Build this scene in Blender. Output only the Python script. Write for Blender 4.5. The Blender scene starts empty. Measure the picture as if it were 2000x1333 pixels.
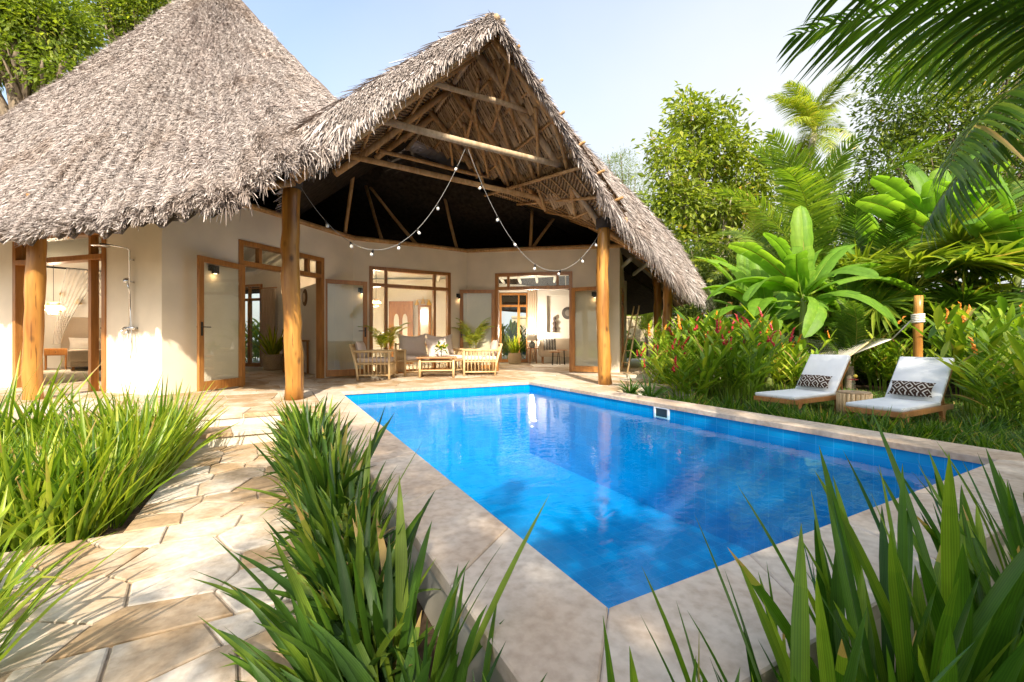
import bpy, bmesh, math, random
import numpy as np
from mathutils import Vector, Matrix, Euler

C = bpy.context.scene.collection
sc = bpy.context.scene
R = math.radians

# ------------------------------------------------------------------ camera, sky, sun, exposure
CAM_Z = 0.85                       # eye height over the terrace (z = 0); garden and path lie at GZ
GZ = -0.32
cam = bpy.data.objects.new("camera", bpy.data.cameras.new("camera"))
C.objects.link(cam)
cam.location = (0, 0, CAM_Z)
cam.rotation_euler = (R(90), 0, 0)
cam.data.sensor_width = 36
cam.data.lens = 15.3
cam.data.shift_y = -0.00125
cam.data.clip_start = 0.02
cam.data.clip_end = 2000
sc.camera = cam

SUN_DIR = Vector((-0.14, 0.985, -0.82)).normalized()
world = bpy.data.worlds.new("World")
sc.world = world
world.use_nodes = True
nt = world.node_tree
sky = nt.nodes.new("ShaderNodeTexSky")
sky.sky_type = 'NISHITA'
sky.sun_disc = False
sky.sun_elevation = math.asin(-SUN_DIR.z)
sky.sun_rotation = math.atan2(-SUN_DIR.x, -SUN_DIR.y)
sky.air_density = 1.2
sky.dust_density = 4.0
sky.ozone_density = 1.2
# thin bright haze veil in the sky, thickest low down and to the right
tcw = nt.nodes.new("ShaderNodeTexCoord"); sepw = nt.nodes.new("ShaderNodeSeparateXYZ"); nt.links.new(tcw.outputs['Generated'], sepw.inputs[0])
nzw = nt.nodes.new("ShaderNodeTexNoise"); nzw.inputs['Scale'].default_value = 2.2; nzw.inputs['Detail'].default_value = 5; nt.links.new(tcw.outputs['Generated'], nzw.inputs['Vector'])
def wmath(op, a, b, c=None):
    n = nt.nodes.new("ShaderNodeMath"); n.operation = op
    for i, x in enumerate((a, b, c)):
        if x is None: continue
        if isinstance(x, (int, float)): n.inputs[i].default_value = x
        else: nt.links.new(x, n.inputs[i])
    return n.outputs[0]
f1 = wmath('MULTIPLY_ADD', sepw.outputs[2], -1.15, 0.98)
f2 = wmath('MULTIPLY_ADD', sepw.outputs[0], 0.75, f1)
f3 = wmath('MULTIPLY_ADD', nzw.outputs[0], 0.45, f2)
f4 = wmath('MINIMUM', wmath('MAXIMUM', wmath('SUBTRACT', f3, 0.12), 0.20), 0.97)
mixw = nt.nodes.new("ShaderNodeMixRGB"); nt.links.new(f4, mixw.inputs[0]); nt.links.new(sky.outputs[0], mixw.inputs[1]); mixw.inputs[2].default_value = (2.62, 2.70, 2.74, 1)
nt.links.new(mixw.outputs[0], nt.nodes["Background"].inputs[0])
nt.nodes["Background"].inputs[1].default_value = 0.15
sun = bpy.data.objects.new("sun", bpy.data.lights.new("sun", 'SUN'))
C.objects.link(sun)
sun.location = (-4, -20, 20)
sun.data.energy = 3.3
sun.data.angle = R(0.6)
sun.data.color = (1.0, 0.90, 0.74)
sun.rotation_euler = SUN_DIR.to_track_quat('-Z', 'Y').to_euler()
sc.view_settings.view_transform = 'Standard'
sc.view_settings.look = 'None'
sc.view_settings.gamma = 1
sc.view_settings.exposure = 1.38
cy = sc.cycles
cy.use_denoising = True
cy.max_bounces = 8
cy.diffuse_bounces = 5
cy.glossy_bounces = 3
cy.transmission_bounces = 6
cy.transparent_max_bounces = 12
cy.sample_clamp_indirect = 6
cy.caustics_reflective = False
cy.caustics_refractive = False

# ------------------------------------------------------------------ frames of reference
ANG = R(28.5)
U = (-math.sin(ANG), math.cos(ANG))         # along the pool, away from the camera
V = (math.cos(ANG), math.sin(ANG))          # across the pool, to the right
O = (0.30, 1.36)                            # near-left water corner of the pool
def W(u, v, z=0.0):
    return Vector((O[0] + u*U[0] + v*V[0], O[1] + u*U[1] + v*V[1], z))

# ------------------------------------------------------------------ materials
def newmat(name):
    m = bpy.data.materials.new(name)
    m.use_nodes = True
    t = m.node_tree
    return m, t, t.nodes["Principled BSDF"]
def nd(t, kind, **kw):
    n = t.nodes.new(kind)
    for k, v in kw.items():
        setattr(n, k, v)
    return n
def ramp(t, stops):
    n = t.nodes.new("ShaderNodeValToRGB")
    el = n.color_ramp.elements
    while len(el) < len(stops): el.new(0.5)
    for e, (p, c) in zip(el, stops):
        e.position = p
        e.color = (*c, 1)
    return n
def mapped(t, scale=(1, 1, 1), coord='Object'):
    tc = nd(t, "ShaderNodeTexCoord"); mp = nd(t, "ShaderNodeMapping")
    mp.inputs['Scale'].default_value = scale
    t.links.new(tc.outputs[coord], mp.inputs[0])
    return mp.outputs[0]
def bump(t, b, height, strength=0.3, dist=0.02):
    n = nd(t, "ShaderNodeBump")
    n.inputs['Strength'].default_value = strength
    n.inputs['Distance'].default_value = dist
    t.links.new(height, n.inputs['Height'])
    t.links.new(n.outputs[0], b.inputs['Normal'])
def plain(name, col, rough=0.6, metal=0.0, spec=0.5, noise=0.0, nscale=8.0, bmp=0.0, stretch=(1, 1, 1)):
    m, t, b = newmat(name)
    b.inputs['Roughness'].default_value = rough
    b.inputs['Metallic'].default_value = metal
    b.inputs['Specular IOR Level'].default_value = spec
    if noise > 0 or bmp > 0:
        n = nd(t, "ShaderNodeTexNoise"); n.inputs['Scale'].default_value = nscale; n.inputs['Detail'].default_value = 6
        t.links.new(mapped(t, stretch), n.inputs['Vector'])
        lo = tuple(max(0, c*(1-noise)) for c in col); hi = tuple(min(1, c*(1+noise)) for c in col)
        r = ramp(t, [(0.3, lo), (0.7, hi)])
        t.links.new(n.outputs[0], r.inputs[0]); t.links.new(r.outputs[0], b.inputs['Base Color'])
        if bmp > 0: bump(t, b, n.outputs[0], bmp, 0.02)
    else:
        b.inputs['Base Color'].default_value = (*col, 1)
    return m
def leafmat(name, dark, mid, light, trans=0.35, rough=0.42, spec=0.45):
    m, t, b = newmat(name)
    a = nd(t, "ShaderNodeAttribute", attribute_name="tint")
    oi = nd(t, "ShaderNodeObjectInfo")
    ma = nd(t, "ShaderNodeMath", operation='MULTIPLY_ADD')
    t.links.new(oi.outputs['Random'], ma.inputs[0]); ma.inputs[1].default_value = 0.24; ma.inputs[2].default_value = -0.12
    ad = nd(t, "ShaderNodeMath", operation='ADD')
    t.links.new(a.outputs['Fac'], ad.inputs[0]); t.links.new(ma.outputs[0], ad.inputs[1])
    r = ramp(t, [(0.0, dark), (0.5, mid), (0.88, light), (1.0, (0.40, 0.27, 0.09))])
    t.links.new(ad.outputs[0], r.inputs[0])
    ac = nd(t, "ShaderNodeAttribute", attribute_name="across")
    m1 = nd(t, "ShaderNodeMath", operation='MULTIPLY'); t.links.new(ac.outputs['Fac'], m1.inputs[0]); m1.inputs[1].default_value = 44.0
    m2 = nd(t, "ShaderNodeMath", operation='SINE'); t.links.new(m1.outputs[0], m2.inputs[0])
    m3 = nd(t, "ShaderNodeMath", operation='MULTIPLY_ADD'); t.links.new(m2.outputs[0], m3.inputs[0]); m3.inputs[1].default_value = 0.16; m3.inputs[2].default_value = 1.0
    nz = nd(t, "ShaderNodeTexNoise"); nz.inputs['Scale'].default_value = 9.0; nz.inputs['Detail'].default_value = 4
    m4 = nd(t, "ShaderNodeMath", operation='MULTIPLY_ADD'); t.links.new(nz.outputs[0], m4.inputs[0]); m4.inputs[1].default_value = 0.7; m4.inputs[2].default_value = 0.65
    m5 = nd(t, "ShaderNodeMath", operation='MULTIPLY'); t.links.new(m3.outputs[0], m5.inputs[0]); t.links.new(m4.outputs[0], m5.inputs[1])
    vm = nd(t, "ShaderNodeVectorMath", operation='SCALE'); t.links.new(r.outputs[0], vm.inputs[0]); t.links.new(m5.outputs[0], vm.inputs['Scale'])
    col_ = vm.outputs[0]
    t.links.new(col_, b.inputs['Base Color'])
    b.inputs['Roughness'].default_value = rough
    b.inputs['Specular IOR Level'].default_value = spec
    tr = nd(t, "ShaderNodeBsdfTranslucent")
    br = nd(t, "ShaderNodeMixRGB", blend_type='MULTIPLY'); br.inputs[0].default_value = 1
    t.links.new(col_, br.inputs[1]); br.inputs[2].default_value = (1.9, 1.9, 0.8, 1)
    t.links.new(br.outputs[0], tr.inputs[0])
    mx = nd(t, "ShaderNodeMixShader"); mx.inputs[0].default_value = trans
    t.links.new(b.outputs[0], mx.inputs[1]); t.links.new(tr.outputs[0], mx.inputs[2])
    t.links.new(mx.outputs[0], t.nodes["Material Output"].inputs[0])
    return m
def woodmat(name, dark, light, rough=0.4, axis_scale=(14, 14, 1.6), spec=0.5, bmp=0.25):
    m, t, b = newmat(name)
    v = mapped(t, axis_scale)
    n = nd(t, "ShaderNodeTexNoise"); n.inputs['Scale'].default_value = 1.6; n.inputs['Detail'].default_value = 8; n.inputs['Distortion'].default_value = 0.8
    t.links.new(v, n.inputs['Vector'])
    v2 = mapped(t, (1.1, 1.1, 0.8))
    n2 = nd(t, "ShaderNodeTexNoise"); n2.inputs['Scale'].default_value = 1.5; n2.inputs['Detail'].default_value = 3
    t.links.new(v2, n2.inputs['Vector'])
    mixf = nd(t, "ShaderNodeMath", operation='MULTIPLY_ADD')
    t.links.new(n2.outputs[0], mixf.inputs[0]); mixf.inputs[1].default_value = 0.6; 
    sub = nd(t, "ShaderNodeMath", operation='MULTIPLY_ADD'); t.links.new(n.outputs[0], sub.inputs[0]); sub.inputs[1].default_value = 0.8; sub.inputs[2].default_value = -0.2
    t.links.new(sub.outputs[0], mixf.inputs[2])
    r = ramp(t, [(0.25, dark), (0.72, light)])
    t.links.new(mixf.outputs[0], r.inputs[0]); t.links.new(r.outputs[0], b.inputs['Base Color'])
    b.inputs['Roughness'].default_value = rough; b.inputs['Specular IOR Level'].default_value = spec
    bump(t, b, n.outputs[0], bmp, 0.01)
    return m

M = {}
M['plaster'] = plain('cream_plaster', (0.82, 0.72, 0.57), 0.85, noise=0.09, nscale=1.5, bmp=0.12, spec=0.2)
M['white_wall'] = plain('white_wall', (0.80, 0.77, 0.71), 0.85, noise=0.03, nscale=2, spec=0.2)
M['teak'] = woodmat('varnished_teak', (0.26, 0.10, 0.022), (0.50, 0.225, 0.058), 0.32)
M['post'] = woodmat('varnished_log', (0.24, 0.085, 0.012), (0.60, 0.285, 0.055), 0.35, (7, 7, 0.7), bmp=0.5)
M['pole'] = woodmat('raw_pole', (0.30, 0.155, 0.055), (0.60, 0.38, 0.18), 0.75, (10, 10, 2), spec=0.2)
def log_mat():
    m = woodmat('varnished_log', (0.22, 0.08, 0.012), (0.58, 0.285, 0.060), 0.36, (7, 7, 0.6), bmp=0.5)
    t = m.node_tree; b = t.nodes["Principled BSDF"]; src = b.inputs['Base Color'].links[0].from_socket
    vo = nd(t, "ShaderNodeTexVoronoi"); vo.inputs['Scale'].default_value = 2.6; t.links.new(mapped(t, (1.6, 1.6, 0.9)), vo.inputs['Vector'])
    r = ramp(t, [(0.05, (0.12, 0.09, 0.07)), (0.17, (1, 1, 1))]); t.links.new(vo.outputs['Distance'], r.inputs[0])
    cr = nd(t, "ShaderNodeTexNoise"); cr.inputs['Scale'].default_value = 3; cr.inputs['Detail'].default_value = 2; t.links.new(mapped(t, (12, 12, 0.35)), cr.inputs['Vector'])
    r2 = ramp(t, [(0.335, (0.25, 0.2, 0.16)), (0.36, (1, 1, 1))]); t.links.new(cr.outputs[0], r2.inputs[0])
    m1 = nd(t, "ShaderNodeMixRGB", blend_type='MULTIPLY'); m1.inputs[0].default_value = 0.8; t.links.new(src, m1.inputs[1]); t.links.new(r.outputs[0], m1.inputs[2])
    m2 = nd(t, "ShaderNodeMixRGB", blend_type='MULTIPLY'); m2.inputs[0].default_value = 0.8; t.links.new(m1.outputs[0], m2.inputs[1]); t.links.new(r2.outputs[0], m2.inputs[2])
    t.links.new(m2.outputs[0], b.inputs['Base Color']); return m
M['post'] = log_mat()
M['polegrey'] = woodmat('weathered_pole', (0.30, 0.20, 0.11), (0.58, 0.44, 0.29), 0.8, (10, 10, 2), spec=0.2)
M['bamboo'] = woodmat('bamboo', (0.55, 0.36, 0.16), (0.78, 0.58, 0.32), 0.45, (12, 12, 3))
M['tablewood'] = woodmat('red_brown_wood', (0.30, 0.12, 0.035), (0.50, 0.24, 0.08), 0.4)
M['cushion'] = plain('pink_white_cloth', (0.66, 0.56, 0.50), 0.9, noise=0.05, nscale=40, bmp=0.1, spec=0.1)
M['mattress'] = plain('white_canvas', (0.76, 0.78, 0.78), 0.9, noise=0.04, nscale=7, bmp=0.5, spec=0.1)
M['linen'] = plain('white_linen', (0.78, 0.74, 0.68), 0.9, noise=0.04, nscale=20, bmp=0.1, spec=0.1)
M['beige'] = plain('beige_fabric', (0.47, 0.39, 0.30), 0.9, noise=0.06, nscale=50, bmp=0.1, spec=0.1)
M['curtain'] = plain('beige_curtain', (0.56, 0.44, 0.33), 0.9, spec=0.1)
M['black'] = plain('black_metal', (0.015, 0.014, 0.013), 0.4)
M['chrome'] = plain('chrome', (0.75, 0.75, 0.75), 0.14, metal=1.0)
M['brass'] = plain('brass', (0.62, 0.42, 0.13), 0.3, metal=1.0)
M['rope'] = plain('white_rope', (0.68, 0.63, 0.55), 0.9, noise=0.15, nscale=60, bmp=0.4)
M['cord'] = plain('grey_cord', (0.30, 0.30, 0.29), 0.6)
M['plastic'] = plain('white_plastic', (0.75, 0.76, 0.76), 0.4)
M['dark_in'] = plain('dark_opening', (0.02, 0.04, 0.05), 0.5)
M['soil'] = plain('soil', (0.085, 0.058, 0.036), 0.95, noise=0.5, nscale=14, bmp=0.6, spec=0.1)
M['basket'] = plain('woven_basket', (0.46, 0.36, 0.23), 0.8, noise=0.3, nscale=30, bmp=0.4, stretch=(1, 1, 4))
M['bark'] = plain('bark', (0.19, 0.145, 0.10), 0.9, noise=0.45, nscale=6, bmp=0.7, stretch=(3, 3, 0.8))
M['palebark'] = plain('pale_bark', (0.36, 0.31, 0.24), 0.9, noise=0.3, nscale=6, bmp=0.5, stretch=(1, 1, 5))
M['red'] = plain('red_bract', (0.33, 0.010, 0.014), 0.45)
M['orange'] = plain('orange_bract', (0.75, 0.24, 0.02), 0.45)
M['yellow'] = plain('yellow_petal', (0.75, 0.55, 0.05), 0.5)
M['garden_wall'] = plain('old_render', (0.46, 0.38, 0.25), 0.9, noise=0.22, nscale=2.5, bmp=0.3, spec=0.1)
M['green_stem'] = plain('green_stem', (0.16, 0.20, 0.05), 0.5, noise=0.3, nscale=6, stretch=(1, 1, 0.4))

def stone_mat(name, a, b_, c, scale=1.0, spec=0.25):
    m, t, b = newmat(name)
    at = nd(t, "ShaderNodeAttribute", attribute_name="tint")
    tc = nd(t, "ShaderNodeTexCoord")
    off = nd(t, "ShaderNodeVectorMath", operation='ADD')
    sc_ = nd(t, "ShaderNodeVectorMath", operation='SCALE'); sc_.inputs['Scale'].default_value = 37.0
    t.links.new(at.outputs['Vector'], sc_.inputs[0])
    t.links.new(tc.outputs['Object'], off.inputs[0]); t.links.new(sc_.outputs[0], off.inputs[1])
    n1 = nd(t, "ShaderNodeTexNoise"); n1.inputs['Scale'].default_value = 1.5*scale; n1.inputs['Detail'].default_value = 7; n1.inputs['Distortion'].default_value = 1.6
    t.links.new(off.outputs[0], n1.inputs['Vector'])
    wv = nd(t, "ShaderNodeTexWave"); wv.inputs['Scale'].default_value = 0.8*scale; wv.inputs['Distortion'].default_value = 9; wv.inputs['Detail'].default_value = 4; wv.inputs['Detail Scale'].default_value = 1.4
    t.links.new(off.outputs[0], wv.inputs['Vector'])
    r1 = ramp(t, [(0.3, a), (0.52, b_), (0.74, c)])
    f = nd(t, "ShaderNodeMath", operation='MULTIPLY_ADD'); t.links.new(at.outputs['Fac'], f.inputs[0]); f.inputs[1].default_value = 0.5; f.inputs[2].default_value = -0.25
    g = nd(t, "ShaderNodeMath", operation='ADD'); t.links.new(f.outputs[0], g.inputs[0]); t.links.new(n1.outputs[0], g.inputs[1])
    h = nd(t, "ShaderNodeMath", operation='MULTIPLY_ADD'); t.links.new(wv.outputs['Fac'], h.inputs[0]); h.inputs[1].default_value = 0.20; t.links.new(g.outputs[0], h.inputs[2])
    h2 = nd(t, "ShaderNodeMath", operation='ADD'); t.links.new(h.outputs[0], h2.inputs[0]); h2.inputs[1].default_value = -0.10
    t.links.new(h2.outputs[0], r1.inputs[0])
    n2 = nd(t, "ShaderNodeTexNoise"); n2.inputs['Scale'].default_value = 28*scale; n2.inputs['Detail'].default_value = 8
    t.links.new(tc.outputs['Object'], n2.inputs['Vector'])
    mx = nd(t, "ShaderNodeMixRGB", blend_type='MULTIPLY'); mx.inputs[0].default_value = 0.55
    r2 = ramp(t, [(0.32, (0.6, 0.55, 0.5)), (0.6, (1, 1, 1))]); t.links.new(n2.outputs[0], r2.inputs[0])
    t.links.new(r1.outputs[0], mx.inputs[1]); t.links.new(r2.outputs[0], mx.inputs[2])
    t.links.new(mx.outputs[0], b.inputs['Base Color'])
    b.inputs['Roughness'].default_value = 0.7; b.inputs['Specular IOR Level'].default_value = spec
    ad = nd(t, "ShaderNodeMath", operation='MULTIPLY_ADD'); t.links.new(n1.outputs[0], ad.inputs[0]); ad.inputs[1].default_value = 0.8; t.links.new(n2.outputs[0], ad.inputs[2])
    bump(t, b, ad.outputs[0], 0.35, 0.012)
    return m
M['flag'] = stone_mat('sandstone_flags', (0.41, 0.285, 0.165), (0.53, 0.42, 0.30), (0.60, 0.53, 0.44))
M['coping'] = stone_mat('sandstone_coping', (0.50, 0.385, 0.285), (0.555, 0.455, 0.36), (0.60, 0.52, 0.43), 0.8)
M['mortar'] = plain('joint_mortar', (0.33, 0.26, 0.18), 0.95, noise=0.3, nscale=20, bmp=0.3)
M['riser'] = plain('step_plaster', (0.62, 0.57, 0.47), 0.9, noise=0.1, nscale=5, bmp=0.15, spec=0.15)

def tile_mat():
    m, t, b = newmat('blue_pool_tile')
    tc = nd(t, "ShaderNodeTexCoord"); sep = nd(t, "ShaderNodeSeparateXYZ"); t.links.new(tc.outputs['Object'], sep.inputs[0])
    nsep = nd(t, "ShaderNodeSeparateXYZ"); t.links.new(tc.outputs['Normal'], nsep.inputs[0])
    masks = []; cells = []
    for ax in range(3):
        d = nd(t, "ShaderNodeMath", operation='MULTIPLY'); t.links.new(sep.outputs[ax], d.inputs[0]); d.inputs[1].default_value = 1/0.152
        fr = nd(t, "ShaderNodeMath", operation='FRACT'); t.links.new(d.outputs[0], fr.inputs[0])
        fl = nd(t, "ShaderNodeMath", operation='FLOOR'); t.links.new(d.outputs[0], fl.inputs[0]); cells.append(fl)
        s5 = nd(t, "ShaderNodeMath", operation='SUBTRACT'); t.links.new(fr.outputs[0], s5.inputs[0]); s5.inputs[1].default_value = 0.5
        ab = nd(t, "ShaderNodeMath", operation='ABSOLUTE'); t.links.new(s5.outputs[0], ab.inputs[0])
        gt = nd(t, "ShaderNodeMath", operation='GREATER_THAN'); t.links.new(ab.outputs[0], gt.inputs[0]); gt.inputs[1].default_value = 0.477
        na = nd(t, "ShaderNodeMath", operation='ABSOLUTE'); t.links.new(nsep.outputs[ax], na.inputs[0])
        lt = nd(t, "ShaderNodeMath", operation='LESS_THAN'); t.links.new(na.outputs[0], lt.inputs[0]); lt.inputs[1].default_value = 0.5
        mu = nd(t, "ShaderNodeMath", operation='MULTIPLY'); t.links.new(gt.outputs[0], mu.inputs[0]); t.links.new(lt.outputs[0], mu.inputs[1])
        masks.append(mu)
    mx1 = nd(t, "ShaderNodeMath", operation='MAXIMUM'); t.links.new(masks[0].outputs[0], mx1.inputs[0]); t.links.new(masks[1].outputs[0], mx1.inputs[1])
    mx2 = nd(t, "ShaderNodeMath", operation='MAXIMUM'); t.links.new(mx1.outputs[0], mx2.inputs[0]); t.links.new(masks[2].outputs[0], mx2.inputs[1])
    cb = nd(t, "ShaderNodeCombineXYZ")
    for i in range(3): t.links.new(cells[i].outputs[0], cb.inputs[i])
    wn = nd(t, "ShaderNodeTexWhiteNoise"); t.links.new(cb.outputs[0], wn.inputs['Vector'])
    r = ramp(t, [(0, (0.0, 0.235, 0.52)), (1, (0.0, 0.28, 0.60))]); t.links.new(wn.outputs['Value'], r.inputs[0])
    mc = nd(t, "ShaderNodeMixRGB"); t.links.new(mx2.outputs[0], mc.inputs[0]); t.links.new(r.outputs[0], mc.inputs[1]); mc.inputs[2].default_value = (0.02, 0.325, 0.64, 1)
    t.links.new(mc.outputs[0], b.inputs['Base Color'])
    b.inputs['Roughness'].default_value = 0.22
    inv = nd(t, "ShaderNodeMath", operation='SUBTRACT'); inv.inputs[0].default_value = 1; t.links.new(mx2.outputs[0], inv.inputs[1])
    bump(t, b, inv.outputs[0], 0.3, 0.003)
    return m
M['tile'] = tile_mat()

def facing_reflect(t, f0, f1, power, normal=None):
    """reflectance that rises towards grazing angles, alike from both sides"""
    lw = nd(t, "ShaderNodeLayerWeight"); lw.inputs['Blend'].default_value = 0.5
    if normal is not None: t.links.new(normal, lw.inputs['Normal'])
    pw = nd(t, "ShaderNodeMath", operation='POWER'); t.links.new(lw.outputs['Facing'], pw.inputs[0]); pw.inputs[1].default_value = power
    ma = nd(t, "ShaderNodeMath", operation='MULTIPLY_ADD'); t.links.new(pw.outputs[0], ma.inputs[0]); ma.inputs[1].default_value = f1; ma.inputs[2].default_value = f0
    return ma.outputs[0]
def water_mat():
    m, t, b = newmat('pool_water')
    out = t.nodes["Material Output"]; t.nodes.remove(b)
    n = nd(t, "ShaderNodeTexNoise"); n.inputs['Scale'].default_value = 5.5; n.inputs['Detail'].default_value = 3; n.inputs['Distortion'].default_value = 0.6
    t.links.new(mapped(t, (1, 1.6, 1)), n.inputs['Vector'])
    bp = nd(t, "ShaderNodeBump"); bp.inputs['Strength'].default_value = 0.11; bp.inputs['Distance'].default_value = 0.03
    t.links.new(n.outputs[0], bp.inputs['Height'])
    tr = nd(t, "ShaderNodeBsdfTransparent"); tr.inputs[0].default_value = (0.66, 0.92, 0.985, 1)
    gl = nd(t, "ShaderNodeBsdfGlossy"); gl.inputs['Roughness'].default_value = 0.015; gl.inputs[0].default_value = (1, 1, 1, 1)
    t.links.new(bp.outputs[0], gl.inputs['Normal'])
    fr = facing_reflect(t, 0.022, 0.58, 5.2, bp.outputs[0])
    mx = nd(t, "ShaderNodeMixShader"); t.links.new(fr, mx.inputs[0]); t.links.new(tr.outputs[0], mx.inputs[1]); t.links.new(gl.outputs[0], mx.inputs[2])
    t.links.new(mx.outputs[0], out.inputs[0])
    return m
M['water'] = water_mat()
def glass_mat():
    m, t, b = newmat('window_glass')
    out = t.nodes["Material Output"]; t.nodes.remove(b)
    tr = nd(t, "ShaderNodeBsdfTransparent"); tr.inputs[0].default_value = (0.93, 0.95, 0.93, 1)
    gl = nd(t, "ShaderNodeBsdfGlossy"); gl.inputs['Roughness'].default_value = 0.0
    fr = facing_reflect(t, 0.05, 0.9, 4.0)
    mx = nd(t, "ShaderNodeMixShader"); t.links.new(fr, mx.inputs[0]); t.links.new(tr.outputs[0], mx.inputs[1]); t.links.new(gl.outputs[0], mx.inputs[2])
    t.links.new(mx.outputs[0], out.inputs[0])
    return m
M['glass'] = glass_mat()
def glow(name, col, s):
    m, t, b = newmat(name)
    b.inputs['Base Color'].default_value = (*col, 1)
    b.inputs['Emission Color'].default_value = (*col, 1); b.inputs['Emission Strength'].default_value = s
    return m
M['bulb'] = plain('clear_white_bulb', (0.8, 0.78, 0.74), 0.15)
M['glow'] = glow('lit_bulb', (1.0, 0.72, 0.38), 6.0)
M['net'] = plain('mosquito_net', (0.82, 0.79, 0.74), 0.9)
def net_mat():
    m, t, b = newmat('sheer_net')
    b.inputs['Base Color'].default_value = (0.85, 0.82, 0.78, 1); b.inputs['Roughness'].default_value = 0.9
    tr = nd(t, "ShaderNodeBsdfTransparent"); mx = nd(t, "ShaderNodeMixShader"); mx.inputs[0].default_value = 0.30
    t.links.new(tr.outputs[0], mx.inputs[1]); t.links.new(b.outputs[0], mx.inputs[2]); t.links.new(mx.outputs[0], t.nodes["Material Output"].inputs[0])
    return m
M['net'] = net_mat()

def tint_ramp(name, stops, rough=0.9, spec=0.1, trans=0.0):
    m, t, b = newmat(name)
    a = nd(t, "ShaderNodeAttribute", attribute_name="tint")
    r = ramp(t, stops); t.links.new(a.outputs['Fac'], r.inputs[0]); t.links.new(r.outputs[0], b.inputs['Base Color'])
    b.inputs['Roughness'].default_value = rough; b.inputs['Specular IOR Level'].default_value = spec
    return m
def patchy(m):
    t = m.node_tree; b = t.nodes['Principled BSDF']; src = b.inputs['Base Color'].links[0].from_socket
    n = nd(t, 'ShaderNodeTexNoise'); n.inputs['Scale'].default_value = 0.9; n.inputs['Detail'].default_value = 6; n.inputs['Roughness'].default_value = 0.65
    t.links.new(mapped(t), n.inputs['Vector'])
    r = ramp(t, [(0.36, (0.84, 0.78, 0.73)), (0.5, (1, 1, 1)), (0.66, (1.0, 0.97, 0.96))]); t.links.new(n.outputs[0], r.inputs[0])
    mx = nd(t, 'ShaderNodeMixRGB', blend_type='MULTIPLY'); mx.inputs[0].default_value = 1; t.links.new(src, mx.inputs[1]); t.links.new(r.outputs[0], mx.inputs[2]); t.links.new(mx.outputs[0], b.inputs['Base Color']); return m
M['thatch'] = tint_ramp('grey_palm_thatch', [(0, (0.095, 0.075, 0.066)), (0.35, (0.30, 0.258, 0.235)), (0.75, (0.52, 0.465, 0.44)), (1, (0.68, 0.635, 0.61))])
M['thatch'] = patchy(M['thatch'])
def makuti_mat():
    m, t, b = newmat('palm_thatch_underside')
    v = mapped(t, (1, 1, 1))
    wv = nd(t, "ShaderNodeTexWave"); wv.bands_direction = 'X'; wv.inputs['Scale'].default_value = 6.0; wv.inputs['Distortion'].default_value = 2.5; wv.inputs['Detail'].default_value = 3; wv.inputs['Detail Scale'].default_value = 3
    t.links.new(v, wv.inputs['Vector'])
    n = nd(t, "ShaderNodeTexNoise"); n.inputs['Scale'].default_value = 25; n.inputs['Detail'].default_value = 5; t.links.new(mapped(t, (3, 1, 1)), n.inputs['Vector'])
    mu = nd(t, "ShaderNodeMath", operation='MULTIPLY'); t.links.new(wv.outputs['Fac'], mu.inputs[0]); t.links.new(n.outputs[0], mu.inputs[1])
    r = ramp(t, [(0.05, (0.09, 0.055, 0.028)), (0.35, (0.30, 0.20, 0.11)), (0.6, (0.42, 0.30, 0.18))])
    t.links.new(mu.outputs[0], r.inputs[0]); t.links.new(r.outputs[0], b.inputs['Base Color'])
    b.inputs['Roughness'].default_value = 0.9; b.inputs['Specular IOR Level'].default_value = 0.1
    bump(t, b, mu.outputs[0], 0.8, 0.05)
    return m
M['makuti'] = makuti_mat()
M['darkthatch'] = plain('shade_dark_thatch', (0.035, 0.027, 0.02), 0.95, noise=0.4, nscale=10, bmp=0.4, spec=0.05)  # near-black base colour puts the roof void's shade into the thatch

M['strap'] = leafmat('strap_leaf', (0.022, 0.062, 0.008), (0.062, 0.135, 0.012), (0.20, 0.27, 0.025), 0.26, 0.48, 0.35)
M['iris'] = leafmat('iris_leaf', (0.045, 0.11, 0.008), (0.135, 0.225, 0.012), (0.34, 0.40, 0.03), 0.40, 0.4, 0.4)
M['dark_iris'] = leafmat('deep_green_blade', (0.022, 0.070, 0.006), (0.062, 0.145, 0.010), (0.19, 0.28, 0.02), 0.42, 0.4, 0.35)
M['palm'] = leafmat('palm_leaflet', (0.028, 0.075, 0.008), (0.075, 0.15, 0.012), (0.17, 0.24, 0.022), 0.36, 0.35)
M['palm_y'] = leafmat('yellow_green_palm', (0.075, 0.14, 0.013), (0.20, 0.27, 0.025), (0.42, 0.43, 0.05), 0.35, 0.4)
M['palm_mid'] = leafmat('mid_green_palm', (0.05, 0.11, 0.010), (0.13, 0.215, 0.018), (0.28, 0.34, 0.035), 0.4, 0.4)
M['banana'] = leafmat('banana_leaf', (0.07, 0.17, 0.018), (0.16, 0.31, 0.03), (0.34, 0.46, 0.06), 0.45, 0.5, 0.3)
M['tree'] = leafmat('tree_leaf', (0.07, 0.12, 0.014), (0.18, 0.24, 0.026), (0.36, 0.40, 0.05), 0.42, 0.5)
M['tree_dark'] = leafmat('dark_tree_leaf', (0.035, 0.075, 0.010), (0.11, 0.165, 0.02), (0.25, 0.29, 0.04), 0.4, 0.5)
M['tree_y'] = leafmat('feathery_leaf', (0.10, 0.15, 0.03), (0.20, 0.26, 0.06), (0.34, 0.38, 0.11), 0.4, 0.5)
M['shrub'] = leafmat('shrub_leaf', (0.04, 0.10, 0.010), (0.12, 0.22, 0.02), (0.28, 0.36, 0.04), 0.35, 0.4)
M['ginger'] = leafmat('ginger_leaf', (0.055, 0.13, 0.010), (0.17, 0.29, 0.02), (0.40, 0.46, 0.04), 0.38, 0.38)
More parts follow.
